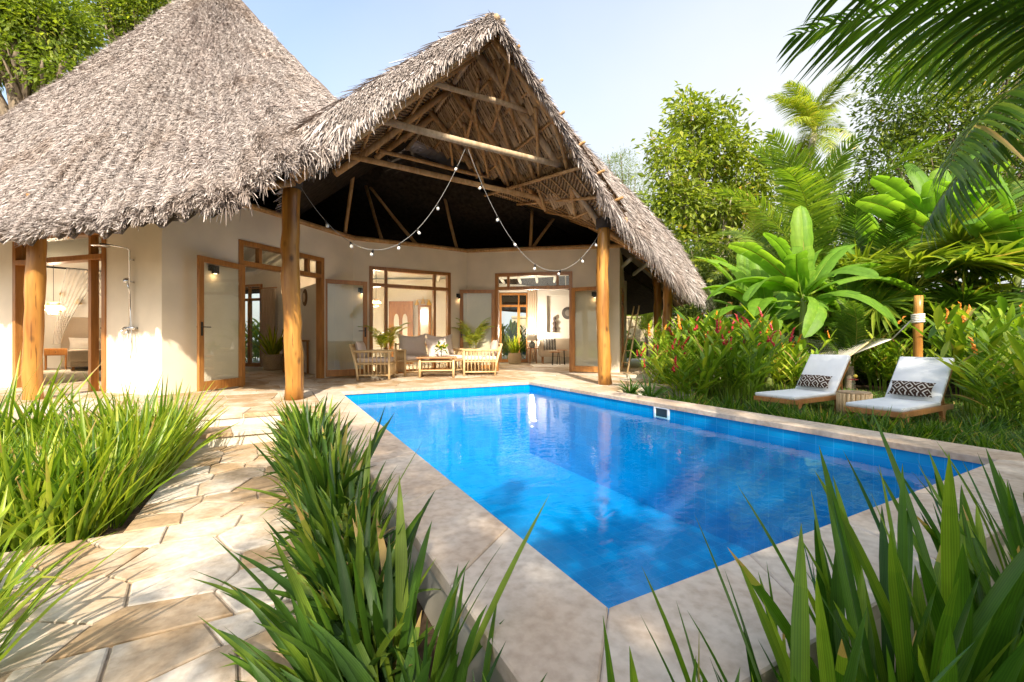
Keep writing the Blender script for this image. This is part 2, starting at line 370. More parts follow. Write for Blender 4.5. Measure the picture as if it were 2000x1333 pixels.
M['grass'] = leafmat('lawn_blade', (0.035, 0.085, 0.012), (0.085, 0.165, 0.02), (0.18, 0.26, 0.04), 0.3, 0.5)

# ------------------------------------------------------------------ object helpers
def tag(o, label=None, cat=None, group=None, kind=None):
    if label: o["label"] = label
    if cat: o["category"] = cat
    if group: o["group"] = group
    if kind: o["kind"] = kind
    return o
def thing(name, label, cat, loc=(0, 0, 0), rz=0.0, group=None):
    o = bpy.data.objects.new(name, None); C.objects.link(o)
    o.empty_display_size = 0.2
    o.location = loc; o.rotation_euler = (0, 0, rz)
    return tag(o, label, cat, group)
def link_mesh(name, me, mat, parent=None):
    if mat is not None: me.materials.append(mat)
    o = bpy.data.objects.new(name, me); C.objects.link(o)
    if parent is not None: o.parent = parent
    return o
KIDS = {}
def dup(root, loc, rz=None, label=None, group=None, scale=None):
    def cp(o, par):
        c = o.copy(); C.objects.link(c)
        if par is not None: c.parent = par
        for ch in o.children: cp(ch, c)
        return c
    kids = list(root.children)
    r = root.copy(); C.objects.link(r)
    for ch in kids: cp(ch, r)
    r.location = loc
    if rz is not None: r.rotation_euler = (r.rotation_euler[0], r.rotation_euler[1], rz)
    if scale is not None: r.scale = scale if hasattr(scale, '__len__') else (scale,)*3
    if label: r["label"] = label
    if group: r["group"] = group
    return r

class MB:
    """collects shapes and links them as one mesh object"""
    def __init__(s): s.v = []; s.f = []; s.t = []
    def add(s, vs, fs, tint=0.5):
        b = len(s.v); s.v += [tuple(p) for p in vs]; s.f += [tuple(i+b for i in f) for f in fs]; s.t += [tint]*len(fs); return s
    def box(s, c, d, rz=0.0, mat=None, bev=0.0):
        hx, hy, hz = d[0]/2, d[1]/2, d[2]/2
        m = mat or Matrix.Rotation(rz, 3, 'Z')
        c = Vector(c)
        if bev <= 0:
            pts = [(-hx,-hy,-hz),(hx,-hy,-hz),(hx,hy,-hz),(-hx,hy,-hz),(-hx,-hy,hz),(hx,-hy,hz),(hx,hy,hz),(-hx,hy,hz)]
            return s.add([c + m @ Vector(p) for p in pts], [(0,3,2,1),(4,5,6,7),(0,1,5,4),(1,2,6,5),(2,3,7,6),(3,0,4,7)])
        bm = bmesh.new(); bmesh.ops.create_cube(bm, size=1)
        bmesh.ops.scale(bm, vec=d, verts=bm.verts)
        bmesh.ops.bevel(bm, geom=list(bm.edges), offset=bev, segments=2, affect='EDGES', profile=0.6)
        bm.verts.index_update()
        s.add([c + m @ v.co for v in bm.verts], [[v.index for v in f.verts] for f in bm.faces]); bm.free(); return s
    def beam(s, p0, p1, w, h, up=(0, 0, 1)):
        p0, p1 = Vector(p0), Vector(p1); d = (p1-p0); L = d.length; d.normalize()
        up = Vector(up)
        if abs(d.dot(up)) > 0.98: up = Vector((0, 1, 0))
        sd = d.cross(up).normalized(); up = sd.cross(d)
        m = Matrix((d, sd, up)).transposed()
        return s.box((p0+p1)/2, (L, w, h), mat=m)
    def tube(s, pts, r, n=8, wob=0.0, cap=True, seed=0):
        pts = [Vector(p) for p in pts]; k = len(pts)
        rs = r if hasattr(r, '__len__') else [r]*k
        rg = random.Random(seed + k*7)
        vs = []; prev = None
        for i, p in enumerate(pts):
            d = (pts[min(i+1, k-1)] - pts[max(i-1, 0)])
            if d.length < 1e-9: d = Vector((0, 0, 1))
            d.normalize()
            if prev is None:
                a = Vector((0, 0, 1)) if abs(d.z) < 0.9 else Vector((1, 0, 0))
                sd = d.cross(a).normalized()
            else:
                sd = (prev - d*prev.dot(d)).normalized()
            prev = sd; up = d.cross(sd)
            for j in range(n):
                a = 2*math.pi*j/n; rr = rs[i]*(1 + wob*rg.uniform(-1, 1))
                vs.append(p + sd*(math.cos(a)*rr) + up*(math.sin(a)*rr))
        fs = []
        for i in range(k-1):
            for j in range(n):
                fs.append((i*n+j, i*n+(j+1) % n, (i+1)*n+(j+1) % n, (i+1)*n+j))
        if cap: fs += [tuple(reversed(range(n))), tuple(range((k-1)*n, k*n))]
        return s.add(vs, fs)
    def pole(s, p0, p1, r0, r1=None, n=8, bend=0.02, seed=0, k=5):
        p0, p1 = Vector(p0), Vector(p1); r1 = r0 if r1 is None else r1; rg = random.Random(seed*31+5)
        L = (p1-p0).length
        off = [Vector((rg.uniform(-1, 1), rg.uniform(-1, 1), rg.uniform(-1, 1)))*bend*L for _ in range(2)]
        pts = []; rs = []
        for i in range(k+1):
            t = i/k
            pts.append(p0.lerp(p1, t) + off[0]*math.sin(math.pi*t) + off[1]*math.sin(2*math.pi*t)*0.5)
            rs.append((r0 + (r1-r0)*t)*(1 + rg.uniform(-0.07, 0.07)))
        return s.tube(pts, rs, n)
    def lathe(s, c, prof, n=20, tilt=None):
        c = Vector(c); vs = []; k = len(prof)
        m = tilt or Matrix.Identity(3)
        for r, z in prof:
            for j in range(n):
                a = 2*math.pi*j/n; vs.append(c + m @ Vector((r*math.cos(a), r*math.sin(a), z)))
        fs = [(i*n+j, i*n+(j+1) % n, (i+1)*n+(j+1) % n, (i+1)*n+j) for i in range(k-1) for j in range(n)]
        if prof[0][0] > 1e-5: fs.append(tuple(reversed(range(n))))
        if prof[-1][0] > 1e-5: fs.append(tuple(range((k-1)*n, k*n)))
        return s.add(vs, fs)
    def ball(s, c, r, n=10, sq=(1, 1, 1)):
        k = 7; c = Vector(c); vs = []
        for i in range(k+1):
            a = math.pi*i/k
            for j in range(n):
                b = 2*math.pi*j/n
                vs.append(c + Vector((r*sq[0]*math.sin(a)*math.cos(b), r*sq[1]*math.sin(a)*math.sin(b), -r*sq[2]*math.cos(a))))
        return s.add(vs, [(i*n+j, i*n+(j+1) % n, (i+1)*n+(j+1) % n, (i+1)*n+j) for i in range(k) for j in range(n)])
    def grid(s, rows, tint=0.5):
        """rows: list of equal-length lists of points"""
        n = len(rows[0]); vs = [p for r in rows for p in r]
        return s.add(vs, [(i*n+j, i*n+j+1, (i+1)*n+j+1, (i+1)*n+j) for i in range(len(rows)-1) for j in range(n-1)], tint)
    def build(s, name, mat, parent=None, smooth=False, world=False, bevel=0.0, subsurf=0):
        me = bpy.data.meshes.new(name)
        off = parent_loc(parent) if world and parent is not None else Vector((0, 0, 0))
        me.from_pydata([(p[0]-off.x, p[1]-off.y, p[2]-off.z) for p in s.v], [], s.f)
        if any(abs(t-0.5) > 1e-6 for t in s.t):
            a = me.attributes.new("tint", 'FLOAT', 'FACE'); a.data.foreach_set("value", np.array(s.t, dtype=np.float32))
        if smooth: me.polygons.foreach_set("use_smooth", [True]*len(me.polygons))
        me.update()
        o = link_mesh(name, me, mat, parent)
        if bevel > 0:
            b = o.modifiers.new("edge", 'BEVEL'); b.width = bevel; b.segments = 2; b.limit_method = 'ANGLE'; b.angle_limit = R(50)
        if subsurf:
            b = o.modifiers.new("soft", 'SUBSURF'); b.levels = subsurf; b.render_levels = subsurf
        return o
def parent_loc(p):
    l = Vector((0, 0, 0))
    while p is not None:
        l = l + Vector(p.location); p = p.parent
    return l

# numpy meshes -----------------------------------------------------
def np_mesh(name, Vt, Fq, tint=None, smooth=False):
    """Vt (n,3), Fq (m,4) quads, tint (m,)"""
    me = bpy.data.meshes.new(name)
    n, m = len(Vt), len(Fq)
    me.vertices.add(n); me.vertices.foreach_set("co", np.ascontiguousarray(Vt, dtype=np.float32).ravel())
    me.loops.add(m*4); me.loops.foreach_set("vertex_index", np.ascontiguousarray(Fq, dtype=np.int32).ravel())
    me.polygons.add(m)
    me.polygons.foreach_set("loop_start", np.arange(0, m*4, 4, dtype=np.int32))
    me.polygons.foreach_set("use_smooth", np.full(m, smooth))
    me.update(calc_edges=True); me.validate()
    if tint is not None and len(me.polygons) == m:
        a = me.attributes.new("tint", 'FLOAT', 'FACE'); a.data.foreach_set("value", np.ascontiguousarray(tint, dtype=np.float32))
    return me
def unit(a): return a/np.maximum(np.linalg.norm(a, axis=-1, keepdims=True), 1e-9)
def strips(base, d, side, L, w, droop, nseg=4, prof=None, fold=0.0, tint=None, curl=None):
    """N ribbons: base (N,3), d unit start direction, side unit width direction, lengths, half-widths, droop"""
    N = len(base); t = np.linspace(0, 1, nseg+1)
    if prof is None: prof = np.array([math.sin(math.pi*min(1, 0.22+0.78*x))**0.8 if x < 1 else 0.02 for x in t])
    L = np.broadcast_to(L, (N,)); w = np.broadcast_to(w, (N,)); droop = np.broadcast_to(droop, (N,))
    p = base[:, None, :] + d[:, None, :]*(L[:, None]*t)[..., None]
    p[..., 2] -= (droop*L)[:, None]*t**2
    if curl is not None: p = p + curl[:, None, :]*((L[:, None])*t**2)[..., None]
    ww = (w[:, None]*prof[None, :])[..., None]
    a = p - side[:, None, :]*ww; b = p + side[:, None, :]*ww
    if fold:
        nrm = unit(np.cross(d, side))[:, None, :]
        c = p - nrm*ww*fold
        Vt = np.stack([a, c, b], axis=2).reshape(-1, 3); k = 3
    else:
        Vt = np.stack([a, b], axis=2).reshape(-1, 3); k = 2
    idx = (np.arange(N)*(nseg+1)*k)[:, None] + (np.arange(nseg)*k)[None, :]
    fs = []
    for j in range(k-1):
        fs.append(np.stack([idx+j, idx+j+1, idx+k+j+1, idx+k+j], axis=-1))
    F = np.stack(fs, axis=2).reshape(-1, 4)
    if tint is None: tint = np.full(N, 0.5)
    T = np.repeat(tint, nseg*(k-1))
    if k == 3: T = T + np.tile([0.055, -0.055], len(T)//2)
    return Vt, F, T
def merge(parts):
    vs, fs, ts = [], [], []; b = 0
    for v, f, t in parts:
        vs.append(v); fs.append(f+b); ts.append(t); b += len(v)
    return np.concatenate(vs), np.concatenate(fs), np.concatenate(ts)
def mb_np(mb, tint=0.5):
    q = [f if len(f) == 4 else None for f in mb.f]
    q = [f for f in q if f]
    return np.array(mb.v, dtype=float), np.array(q, dtype=int), np.full(len(q), tint)
def leaves(pos, outward, size, w, rng, tint, updir=0.3):
    """pointed leaf quads"""
    N = len(pos)
    d = unit(outward + rng.normal(0, 0.55, (N, 3)) + np.array([0, 0, -0.25]))
    s = unit(np.cross(d, rng.normal(0, 0.5, (N, 3)) + np.array([0, 0, 1.0])))
    L = size*rng.uniform(0.65, 1.25, N)
    n = unit(np.cross(s, d))
    a = pos; m = pos + d*(L*0.45)[:, None]; c = pos + d*L[:, None] - n*(L*0.12)[:, None]
    b1 = m + s*(w*L)[:, None] + n*(L*0.06)[:, None]; b2 = m - s*(w*L)[:, None] + n*(L*0.06)[:, None]
    Vt = np.stack([a, b1, c, b2], axis=1).reshape(-1, 3)
    F = (np.arange(N)*4)[:, None] + np.arange(4)[None, :]
    return Vt, F, tint

# ------------------------------------------------------------------ ground, paving, pool
def poly_clip(poly, a, b, c):
    """keep a*x+b*y<=c"""
    out = []
    for i in range(len(poly)):
        p, q = poly[i], poly[(i+1) % len(poly)]
        dp, dq = a*p[0]+b*p[1]-c, a*q[0]+b*q[1]-c
        if dp <= 0: out.append(p)
        if dp*dq < 0:
            t = dp/(dp-dq); out.append((p[0]+(q[0]-p[0])*t, p[1]+(q[1]-p[1])*t))
    return out
def shrink(poly, g):
    n = len(poly)
    A = sum(poly[i][0]*poly[(i+1) % n][1]-poly[(i+1) % n][0]*poly[i][1] for i in range(n))
    out = poly
    for i in range(n):
        p, q = poly[i], poly[(i+1) % n]; dx, dy = q[0]-p[0], q[1]-p[1]; L = math.hypot(dx, dy)
        if L < 1e-6: continue
        nx, ny = (dy/L, -dx/L) if A > 0 else (-dy/L, dx/L)
        out = poly_clip(out, nx, ny, nx*p[0]+ny*p[1]-g)
        if len(out) < 3: return []
    return out
def flags(mb, u0, u1, v0, v1, size, z, th, seed, gap=0.0055, stretch=1.3):
    """crazy paving: irregular stones filling a rectangle in pool coordinates (local x=v, y=u)"""
    rg = random.Random(seed); pts = []
    nu = max(1, round((u1-u0)/size)); nv = max(1, round((v1-v0)/(size*stretch)))
    for i in range(nu):
        for j in range(nv):
            off = 0.5 if i % 2 else 0.0
            pts.append((v0+(j+0.25+off*0.5+rg.uniform(-0.3, 0.3)+0.12)*(v1-v0)/nv, u0+(i+0.5+rg.uniform(-0.36, 0.36))*(u1-u0)/nu))
    for p in pts:
        poly = [(v0, u0), (v1, u0), (v1, u1), (v0, u1)]
        for q in pts:
            if q is p: continue
            dx, dy = q[0]-p[0], q[1]-p[1]
            if dx*dx+dy*dy > (size*4)**2: continue
            poly = poly_clip(poly, dx, dy, dx*(p[0]+q[0])/2+dy*(p[1]+q[1])/2)
            if len(poly) < 3: break
        if len(poly) < 3: continue
        poly = shrink(poly, gap)
        if len(poly) < 3: continue
        inn = shrink(poly, 0.006)
        if len(inn) != len(poly): inn = poly
        n = len(poly); tn = rg.random(); dz = rg.uniform(-0.005, 0.004)
        vs = [(x, y, z-th) for x, y in poly] + [(x, y, z-0.005+dz) for x, y in poly] + [(x, y, z+dz) for x, y in inn]
        fs = [tuple(range(2*n, 3*n))]
        for i in range(n):
            k = (i+1) % n
            fs += [(i, k, n+k, n+i), (n+i, n+k, 2*n+k, 2*n+i)]
        mb.add(vs, fs, tn if abs(tn-0.5) > 1e-3 else 0.51)
def uv_obj(mb, name, mat, kind='structure'):
    o = mb.build(name, mat); o.location = (O[0], O[1], 0); o.rotation_euler = (0, 0, ANG)   # local x = v, local y = u
    if kind: o["kind"] = kind
    return o

PL, PW, CW = 6.55, 3.62, 0.38        # pool length, width, coping width
WATER_Z = -0.145
# ground sheet with the pool cut out of it
mb = MB(); a = 0.15; far = 400.0
inner = [(-a, -a), (PW+a, -a), (PW+a, PL+a), (-a, PL+a)]
ring2 = [(-12, -12), (16, -12), (16, 26), (-14, 26)]
ring3 = [(-far, -far), (far, -far), (far, far), (-far, far)]
vs = [(x, y, GZ) for x, y in inner+ring2+ring3]
mb.add(vs, [(i+4*r, (i+1) % 4+4*r, (i+1) % 4+4*r+4, i+4*r+4) for r in range(2) for i in range(4)])
uv_obj(mb, "ground", M['soil'])

# pool basin
D = -1.45
mb = MB()
b0 = [(0, 0), (PW, 0), (PW, PL), (0, PL)]
mb.add([(x, y, -0.055) for x, y in b0] + [(x, y, D) for x, y in b0],
       [(0, 1, 5, 4), (1, 2, 6, 5), (2, 3, 7, 6), (3, 0, 4, 7), (4, 5, 6, 7)])
uv_obj(mb, "pool_basin", M['tile'])
mb = MB()
t0 = 0.14
o1, o2 = -CW+0.03, -0.01
for (x0, x1, y0, y1) in ((o1, o2, o1, PL-o1), (PW-o2, PW-o1, o1, PL-o1), (o2, PW-o2, o1, o2), (o2, PW-o2, PL-o2, PL-o1)):
    mb.box(((x0+x1)/2, (y0+y1)/2, (-0.013+GZ-0.1)/2), (x1-x0, y1-y0, -0.013-GZ+0.1))
uv_obj(mb, "pool_surround", M['riser'])
mb = MB(); n = 28
mb.grid([[(PW*i/n, PL*j/n, WATER_Z) for i in range(n+1)] for j in range(n+1)])
uv_obj(mb, "water", M['water'])
# coping slabs
mb = MB(); rg = random.Random(4)
def coping_side(p0, p1, q0, q1, k):
    cuts = [0] + sorted((i+rg.uniform(-0.12, 0.12))/k for i in range(1, k)) + [1]
    for i in range(k):
        a0, a1 = cuts[i], cuts[i+1]
        l = lambda p, q, t: (p[0]+(q[0]-p[0])*t, p[1]+(q[1]-p[1])*t)
        poly = [l(p0, p1, a0), l(p0, p1, a1), l(q0, q1, a1), l(q0, q1, a0)]
        A = sum(poly[j][0]*poly[(j+1) % 4][1]-poly[(j+1) % 4][0]*poly[j][1] for j in range(4))
        if A < 0: poly.reverse()
        poly = shrink(poly, 0.0014); inn = shrink(poly, 0.006)
        if len(inn) != len(poly): inn = poly
        n = len(poly); z = 0.0; tn = rg.uniform(0.2, 0.9)
        vs = [(x, y, z-0.055) for x, y in poly] + [(x, y, z-0.006) for x, y in poly] + [(x, y, z) for x, y in inn]
        fs = [tuple(range(2*n, 3*n)), tuple(reversed(range(n)))]
        for j in range(n):
            m_ = (j+1) % n; fs += [(j, m_, n+m_, n+j), (n+j, n+m_, 2*n+m_, 2*n+j)]
        mb.add(vs, fs, tn)
e = 0.02
coping_side((e, e), (e, PL-e), (-CW, -CW), (-CW, PL+CW), 9)
coping_side((PW-e, e), (PW-e, PL-e), (PW+CW, -CW), (PW+CW, PL+CW), 9)
coping_side((e, e), (PW-e, e), (-CW, -CW), (PW+CW, -CW), 5)
coping_side((e, PL-e), (PW-e, PL-e), (-CW, PL+CW), (PW+CW, PL+CW), 4)
uv_obj(mb, "pool_coping", M['coping'])

# terrace: mortar bed, then irregular sandstone flags
TU = 4.85
mb = MB()
flags(mb, TU, PL+CW, -9.0, -CW-0.004, 0.48, 0.0, 0.05, 1)
flags(mb, PL+CW+0.003, 12.2, -9.0, 10.0, 0.56, 0.0, 0.05, 2)
flags(mb, 4.55, PL+CW, PW+CW+0.004, 6.1, 0.62, 0.0, 0.05, 3)
uv_obj(mb, "terrace", M['flag'])
mb = MB()
for (u0, u1, v0, v1) in ((TU+0.02, PL+CW-0.01, -9.0, -CW-0.03), (PL+CW-0.01, 24.0, -14, 14), (4.57, PL+CW-0.01, PW+CW+0.02, 6.08)):
    mb.box(((v0+v1)/2, (u0+u1)/2, -0.012+(GZ-0.1)/2), (v1-v0, u1-u0, -GZ+0.1))
uv_obj(mb, "terrace_base", M['riser'])
# step
mb = MB()
flags(mb, 4.40, TU-0.01, -1.82, -0.40, 0.40, -0.125, 0.045, 5)
uv_obj(mb, "step_flags", M['flag'])
mb = MB(); mb.box(((-1.80-0.42)/2, (4.43+TU+0.02)/2, (-0.137+GZ-0.05)/2), (1.38, TU+0.02-4.43, -0.137-GZ+0.05))
uv_obj(mb, "step_base", M['riser'])
# path
mb = MB()
flags(mb, -3.0, 1.05, -1.70, -0.78, 0.27, GZ+0.05, 0.06, 11)
flags(mb, 1.055, 2.25, -6.0, -0.78, 0.27, GZ+0.05, 0.06, 12)
flags(mb, 2.255, 4.43, -1.70, -0.78, 0.27, GZ+0.05, 0.06, 13)
uv_obj(mb, "path", M['flag'])
mb = MB()
for (u0, u1, v0, v1) in ((-3.0, 1.055, -1.69, -0.79), (1.055, 2.25, -6.0, -0.79), (2.25, 4.43, -1.69, -0.79)):
    mb.box(((v0+v1)/2, (u0+u1)/2, GZ+0.015), (v1-v0, u1-u0, 0.044))
uv_obj(mb, "path_bed", M['mortar'])
# ------------------------------------------------------------------ the villa
WALL_TOP = 3.27
P0, P1, P2, P3 = Vector((-5.36, 6.66)), Vector((-3.81, 10.44)), Vector((-1.238, 11.96)), Vector((2.78, 11.24))
DL = Vector((-0.959, 0.284))                       # the bedroom wall runs this way from P0
PL0 = P0 + DL*5.2
P4 = P3 + Vector((0.284, 0.959))*3.4
villa = thing("villa", "cream villa with grey thatched roofs and teak doors around a concave terrace front", "house", W(9.5, 2.1, 0))

def wall_run(p, q, name, t=0.24, openings=()):
    """wall whose outer face is the line p-q with the outside on its right; openings (s0, s1, z0, z1)"""
    d = (q-p); L = d.length; d.normalize(); nin = Vector((-d.y, d.x))
    mb = MB()
    def blk(s0, s1, z0, z1):
        c = p + d*((s0+s1)/2) + nin*(t/2)
        mb.box((c.x, c.y, (z0+z1)/2), (s1-s0, t, z1-z0), math.atan2(d.y, d.x))
    s = 0.0
    for (s0, s1, z0, z1) in openings:
        if s0 > s: blk(s, s0, 0, WALL_TOP)
        if z1 < WALL_TOP: blk(s0, s1, z1, WALL_TOP)
        if z0 > 0.01: blk(s0, s1, 0, z0)
        s = s1
    blk(s, L, 0, WALL_TOP)
    return mb.build(name, M['plaster'], villa, world=True)
FZ = 2.65
wall_run(PL0, P0, "wall", openings=[(5.2-3.57, 5.2-1.218, 0, FZ)])
wall_run(P0, P1, "wall", openings=[(1.22, 3.18, 0, FZ)])
wall_run(P1, P2, "wall", openings=[(0.374, 2.507, 0, FZ)])
wall_run(P2, P3, "wall", openings=[(0.792, 2.874, 0, FZ)])
wall_run(P3, P4, "wall", openings=[(1.0, 2.3, 0, 2.3)])

def along(p, q, s, off=0.0, z=0.0):
    d = (q-p).normalized(); n = Vector((d.y, -d.x)); r = p + d*s + n*off
    return Vector((r.x, r.y, z))
def frame(p, q, s0, s1, muls, ztr, ztop=FZ, depth=0.16, low=(), name="window_frame", panes_low=()):
    """teak frame set 3 mm proud of the wall: jambs, head, transom rail, short and long mullions"""
    w = 0.085; off = 0.003 - depth/2 + 0.02
    ang = math.atan2((q-p).y, (q-p).x)
    mb = MB()
    def st(sa, sb, za, zb, dp=depth, o=off):
        c = along(p, q, (sa+sb)/2, o); mb.box((c.x, c.y, (za+zb)/2), (sb-sa, dp, zb-za), ang)
    st(s0, s0+w, 0, ztop); st(s1-w, s1, 0, ztop)
    st(s0+w, s1-w, ztop-w, ztop); st(s0+w, s1-w, ztr-w/2, ztr+w/2)
    for m in muls: st(m-0.03, m+0.03, ztr+w/2, ztop-w, depth*0.7)
    for m in low: st(m-0.035, m+0.035, 0, ztr-w/2, depth*0.7)
    if panes_low: st(s0+w, s1-w, 0, 0.09, depth*0.8)
    f = mb.build(name, M['teak'], villa, world=True, bevel=0.004)
    mb = MB(); xs = [s0+w] + list(muls) + [s1-w]
    def pane(sa, sb, za, zb):
        c = along(p, q, (sa+sb)/2, off-0.01); mb.box((c.x, c.y, (za+zb)/2), (sb-sa, 0.006, zb-za), ang)
    for i in range(len(xs)-1): pane(xs[i], xs[i+1], ztr+w/2, ztop-w)
    xs = [s0+w] + list(low) + [s1-w]
    for i in panes_low: pane(xs[i], xs[i+1], 0.09, ztr-w/2)
    mb.build("pane", M['glass'], f, world=True)
    return f
frame(PL0, P0, 5.2-3.57, 5.2-1.218, [5.2-3.2, 5.2-1.62], 2.2, low=[5.2-1.62])
frame(P0, P1, 1.22, 3.18, [1.66, 2.78], 2.24)
frame(P1, P2, 0.374, 2.507, [0.79, 2.06], 2.2, low=[0.79, 2.06], panes_low=(0, 1, 2))
frame(P2, P3, 0.792, 2.874, [1.15, 2.48], 2.24)
frame(P3, P4, 1.0, 2.3, [], 1.9, 2.3)

def door(h, e, z0=0.025, z1=2.2, handle_side=1, name="door"):
    h, e = Vector(h), Vector(e); d = e-h; L = d.length; d.normalize(); n = Vector((d.y, -d.x)); ang = math.atan2(d.y, d.x)
    mb = MB()
    def st(sa, sb, za, zb):
        c = h + d*((sa+sb)/2); mb.box((c.x, c.y, (za+zb)/2), (sb-sa, 0.045, zb-za), ang)
    st(0, 0.095, z0, z1); st(L-0.095, L, z0, z1); st(0.095, L-0.095, z0, z0+0.15); st(0.095, L-0.095, z1-0.095, z1)
    o = mb.build(name, M['teak'], villa, world=True, bevel=0.004)
    mb = MB(); c = h + d*(L/2); mb.box((c.x, c.y, (z0+0.15+z1-0.095)/2), (L-0.19, 0.008, z1-z0-0.245), ang); mb.build("pane", M['glass'], o, world=True)
    mb = MB(); c = h + d*(L-0.048)
    for sgn in (1, -1):
        b = c + n*(0.026*sgn); mb.box((b.x, b.y, z0+1.0), (0.04, 0.008, 0.22), ang)
        g = c + n*(0.065*sgn); mb.tube([(b.x, b.y, z0+1.03), (g.x, g.y, z0+1.03), (g.x-d.x*0.13, g.y-d.y*0.13, z0+1.03)], 0.009, 6)
    mb.build("handle", M['black'], o, world=True)
    return o
door((-4.86, 7.90), (-5.00, 6.93))
door((-4.19, 9.64), (-3.37, 10.13))
door((-0.46, 11.74), (-1.41, 11.77))
door((1.55, 11.33), (2.42, 10.88))
wl = PL0 + (P0-PL0).normalized()*(5.2-1.30)
door((wl.x+0.03, wl.y+0.05), (wl.x-0.66, wl.y+0.75))

# rooms behind the court: floors are the terrace, walls white, pole-beamed ceiling
mb = MB()
def inner(p, q, z1=3.0, t=0.12, z0=0.0, openings=()):
    p, q = Vector(p), Vector(q); d = q-p; L = d.length; d.normalize(); ang = math.atan2(d.y, d.x); n = Vector((-d.y, d.x))
    def blk(a, b, za, zb):
        c = p + d*((a+b)/2) + n*(t/2); mb.box((c.x, c.y, (za+zb)/2), (b-a, t, zb-za), ang)
    s = 0
    for (a, b, za, zb) in openings:
        blk(s, a, z0, z1); blk(a, b, zb, z1)
        if za > 0.01: blk(a, b, z0, za)
        s = b
    blk(s, L, z0, z1)
inner((-9.7, 14.22), (-7.12, 13.42), openings=[(0.92, 1.97, 0, 2.6)])                  # back wall of the left room with a garden door
inner((-7.2, 13.4), (-4.12, 9.82), z1=2.22)                                                      # between left and middle room; top lowered to let pendant light spill over
inner((-7.0, 13.6), (-5.2, 15.45)); inner((-5.2, 15.5), (-1.4, 15.35))                   # middle room
inner((-1.1, 16.3), (-0.95, 12.2))
inner((-1.1, 16.3), (4.1, 16.3), openings=[(0.62, 1.72, 0, 2.62), (2.40, 3.60, 1.12, 2.5)])
inner((4.1, 16.3), (P4.x-0.05, P4.y))
inner((-15.4, 11.47), (-11.0, 15.87)); inner((-11.0, 15.87), (-9.6, 14.3)); inner((-9.7, 14.3), (-5.75, 7.1), z1=2.6); inner((-10.5, 8.3), (-15.4, 11.5))
mb.build("inner_wall", M['white_wall'], villa, world=True)
mb = MB()                                                                               # niche back
mb.box((1.9, 16.53, 1.81), (1.3, 0.05, 1.5)); mb.build("niche", M['white_wall'], villa, world=True)
mb = MB()
zc = 3.06
pol = [PL0 + Vector((0.07, 0.24)), P0 + Vector((-0.15, 0.25)), P1+Vector((-0.2, 0.2)), P2+Vector((0, 0.25)), P3+Vector((-0.25, 0.15)), P4+Vector((-0.2, 0)), Vector((4.1, 16.4)), Vector((-1.3, 16.5)), Vector((-5.4, 15.7)), Vector((-7.2, 13.8)), Vector((-9.7, 14.5)), Vector((-11.0, 16.0)), Vector((-15.6, 11.4))]
n = len(pol); vs = [(p.x, p.y, zc) for p in pol] + [(p.x, p.y, zc+0.1) for p in pol]
mb.add(vs, [tuple(reversed(range(n))), tuple(range(n, 2*n))] + [(i, (i+1) % n, n+(i+1) % n, n+i) for i in range(n)])
mb.build("ceiling", M['white_wall'], villa, world=True)
mb = MB()
for k in range(9): mb.pole((-0.6+k*0.62, 11.9-k*0.07, 2.97), (-0.3+k*0.62, 16.2, 2.97), 0.055, seed=k, bend=0.004)
for k in range(6):
    a = Vector((-5.3, 7.6, 2.97)).lerp(Vector((-4.2, 9.8, 2.97)), k/5); mb.pole(a, a+Vector((-4.2, 5.0, 0)), 0.055, seed=k+20, bend=0.004)
mb.pole((-3.4, 11.0, 2.95), (-5.0, 15.3, 2.95), 0.06, seed=3); mb.pole((-1.9, 12.0, 2.95), (-2.6, 15.3, 2.95), 0.06, seed=4)
mb.build("ceiling_pole", M['white_wall'], villa, world=True, smooth=True)
# garden doors at the back of the left and right rooms
def back_door(p, q, s0, s1, muls, name="back_door"):
    p, q = Vector(p), Vector(q); d = (q-p).normalized(); ang = math.atan2(d.y, d.x)
    mb = MB(); w = 0.08
    def st(a, b, za, zb):
        c = p + d*((a+b)/2); mb.box((c.x, c.y, (za+zb)/2), (b-a, 0.09, zb-za), ang)
    st(s0, s0+w, 0, 2.6); st(s1-w, s1, 0, 2.6); st(s0+w, s1-w, 2.52, 2.6); st(s0+w, s1-w, 2.08, 2.16); st(s0+w, s1-w, 0, 0.12)
    for m_ in muls: st(m_-0.05, m_+0.05, 0.12, 2.08); st(m_-0.03, m_+0.03, 2.16, 2.52)
    f = mb.build(name, M['teak'], villa, world=True, bevel=0.004)
    mb = MB(); c = p + d*((s0+s1)/2); mb.box((c.x, c.y, 1.3), (s1-s0-2*w, 0.006, 2.36), ang); mb.build("pane", M['glass'], f, world=True)
back_door((-9.7, 14.25), (-7.12, 13.45), 0.93, 1.96, [1.44])
back_door((-1.1, 16.33), (4.1, 16.33), 0.63, 1.71, [1.35])

# ring beam along the wall tops
mb = MB(); k = 0
for a, b in ((PL0, P0), (P0, P1), (P1, P2), (P2, P3)):
    d = (b-a).normalized(); nn = Vector((d.y, -d.x))*0.02
    e = b + (d*1.0 if b == P3 else d*0.04)
    mb.pole((a.x+nn.x, a.y+nn.y, WALL_TOP+0.02), (e.x+nn.x, e.y+nn.y, WALL_TOP+0.02), 0.055, bend=0.004, seed=k, k=8); k += 1
mb.build("ring_beam", M['pole'], villa, smooth=True, world=True)

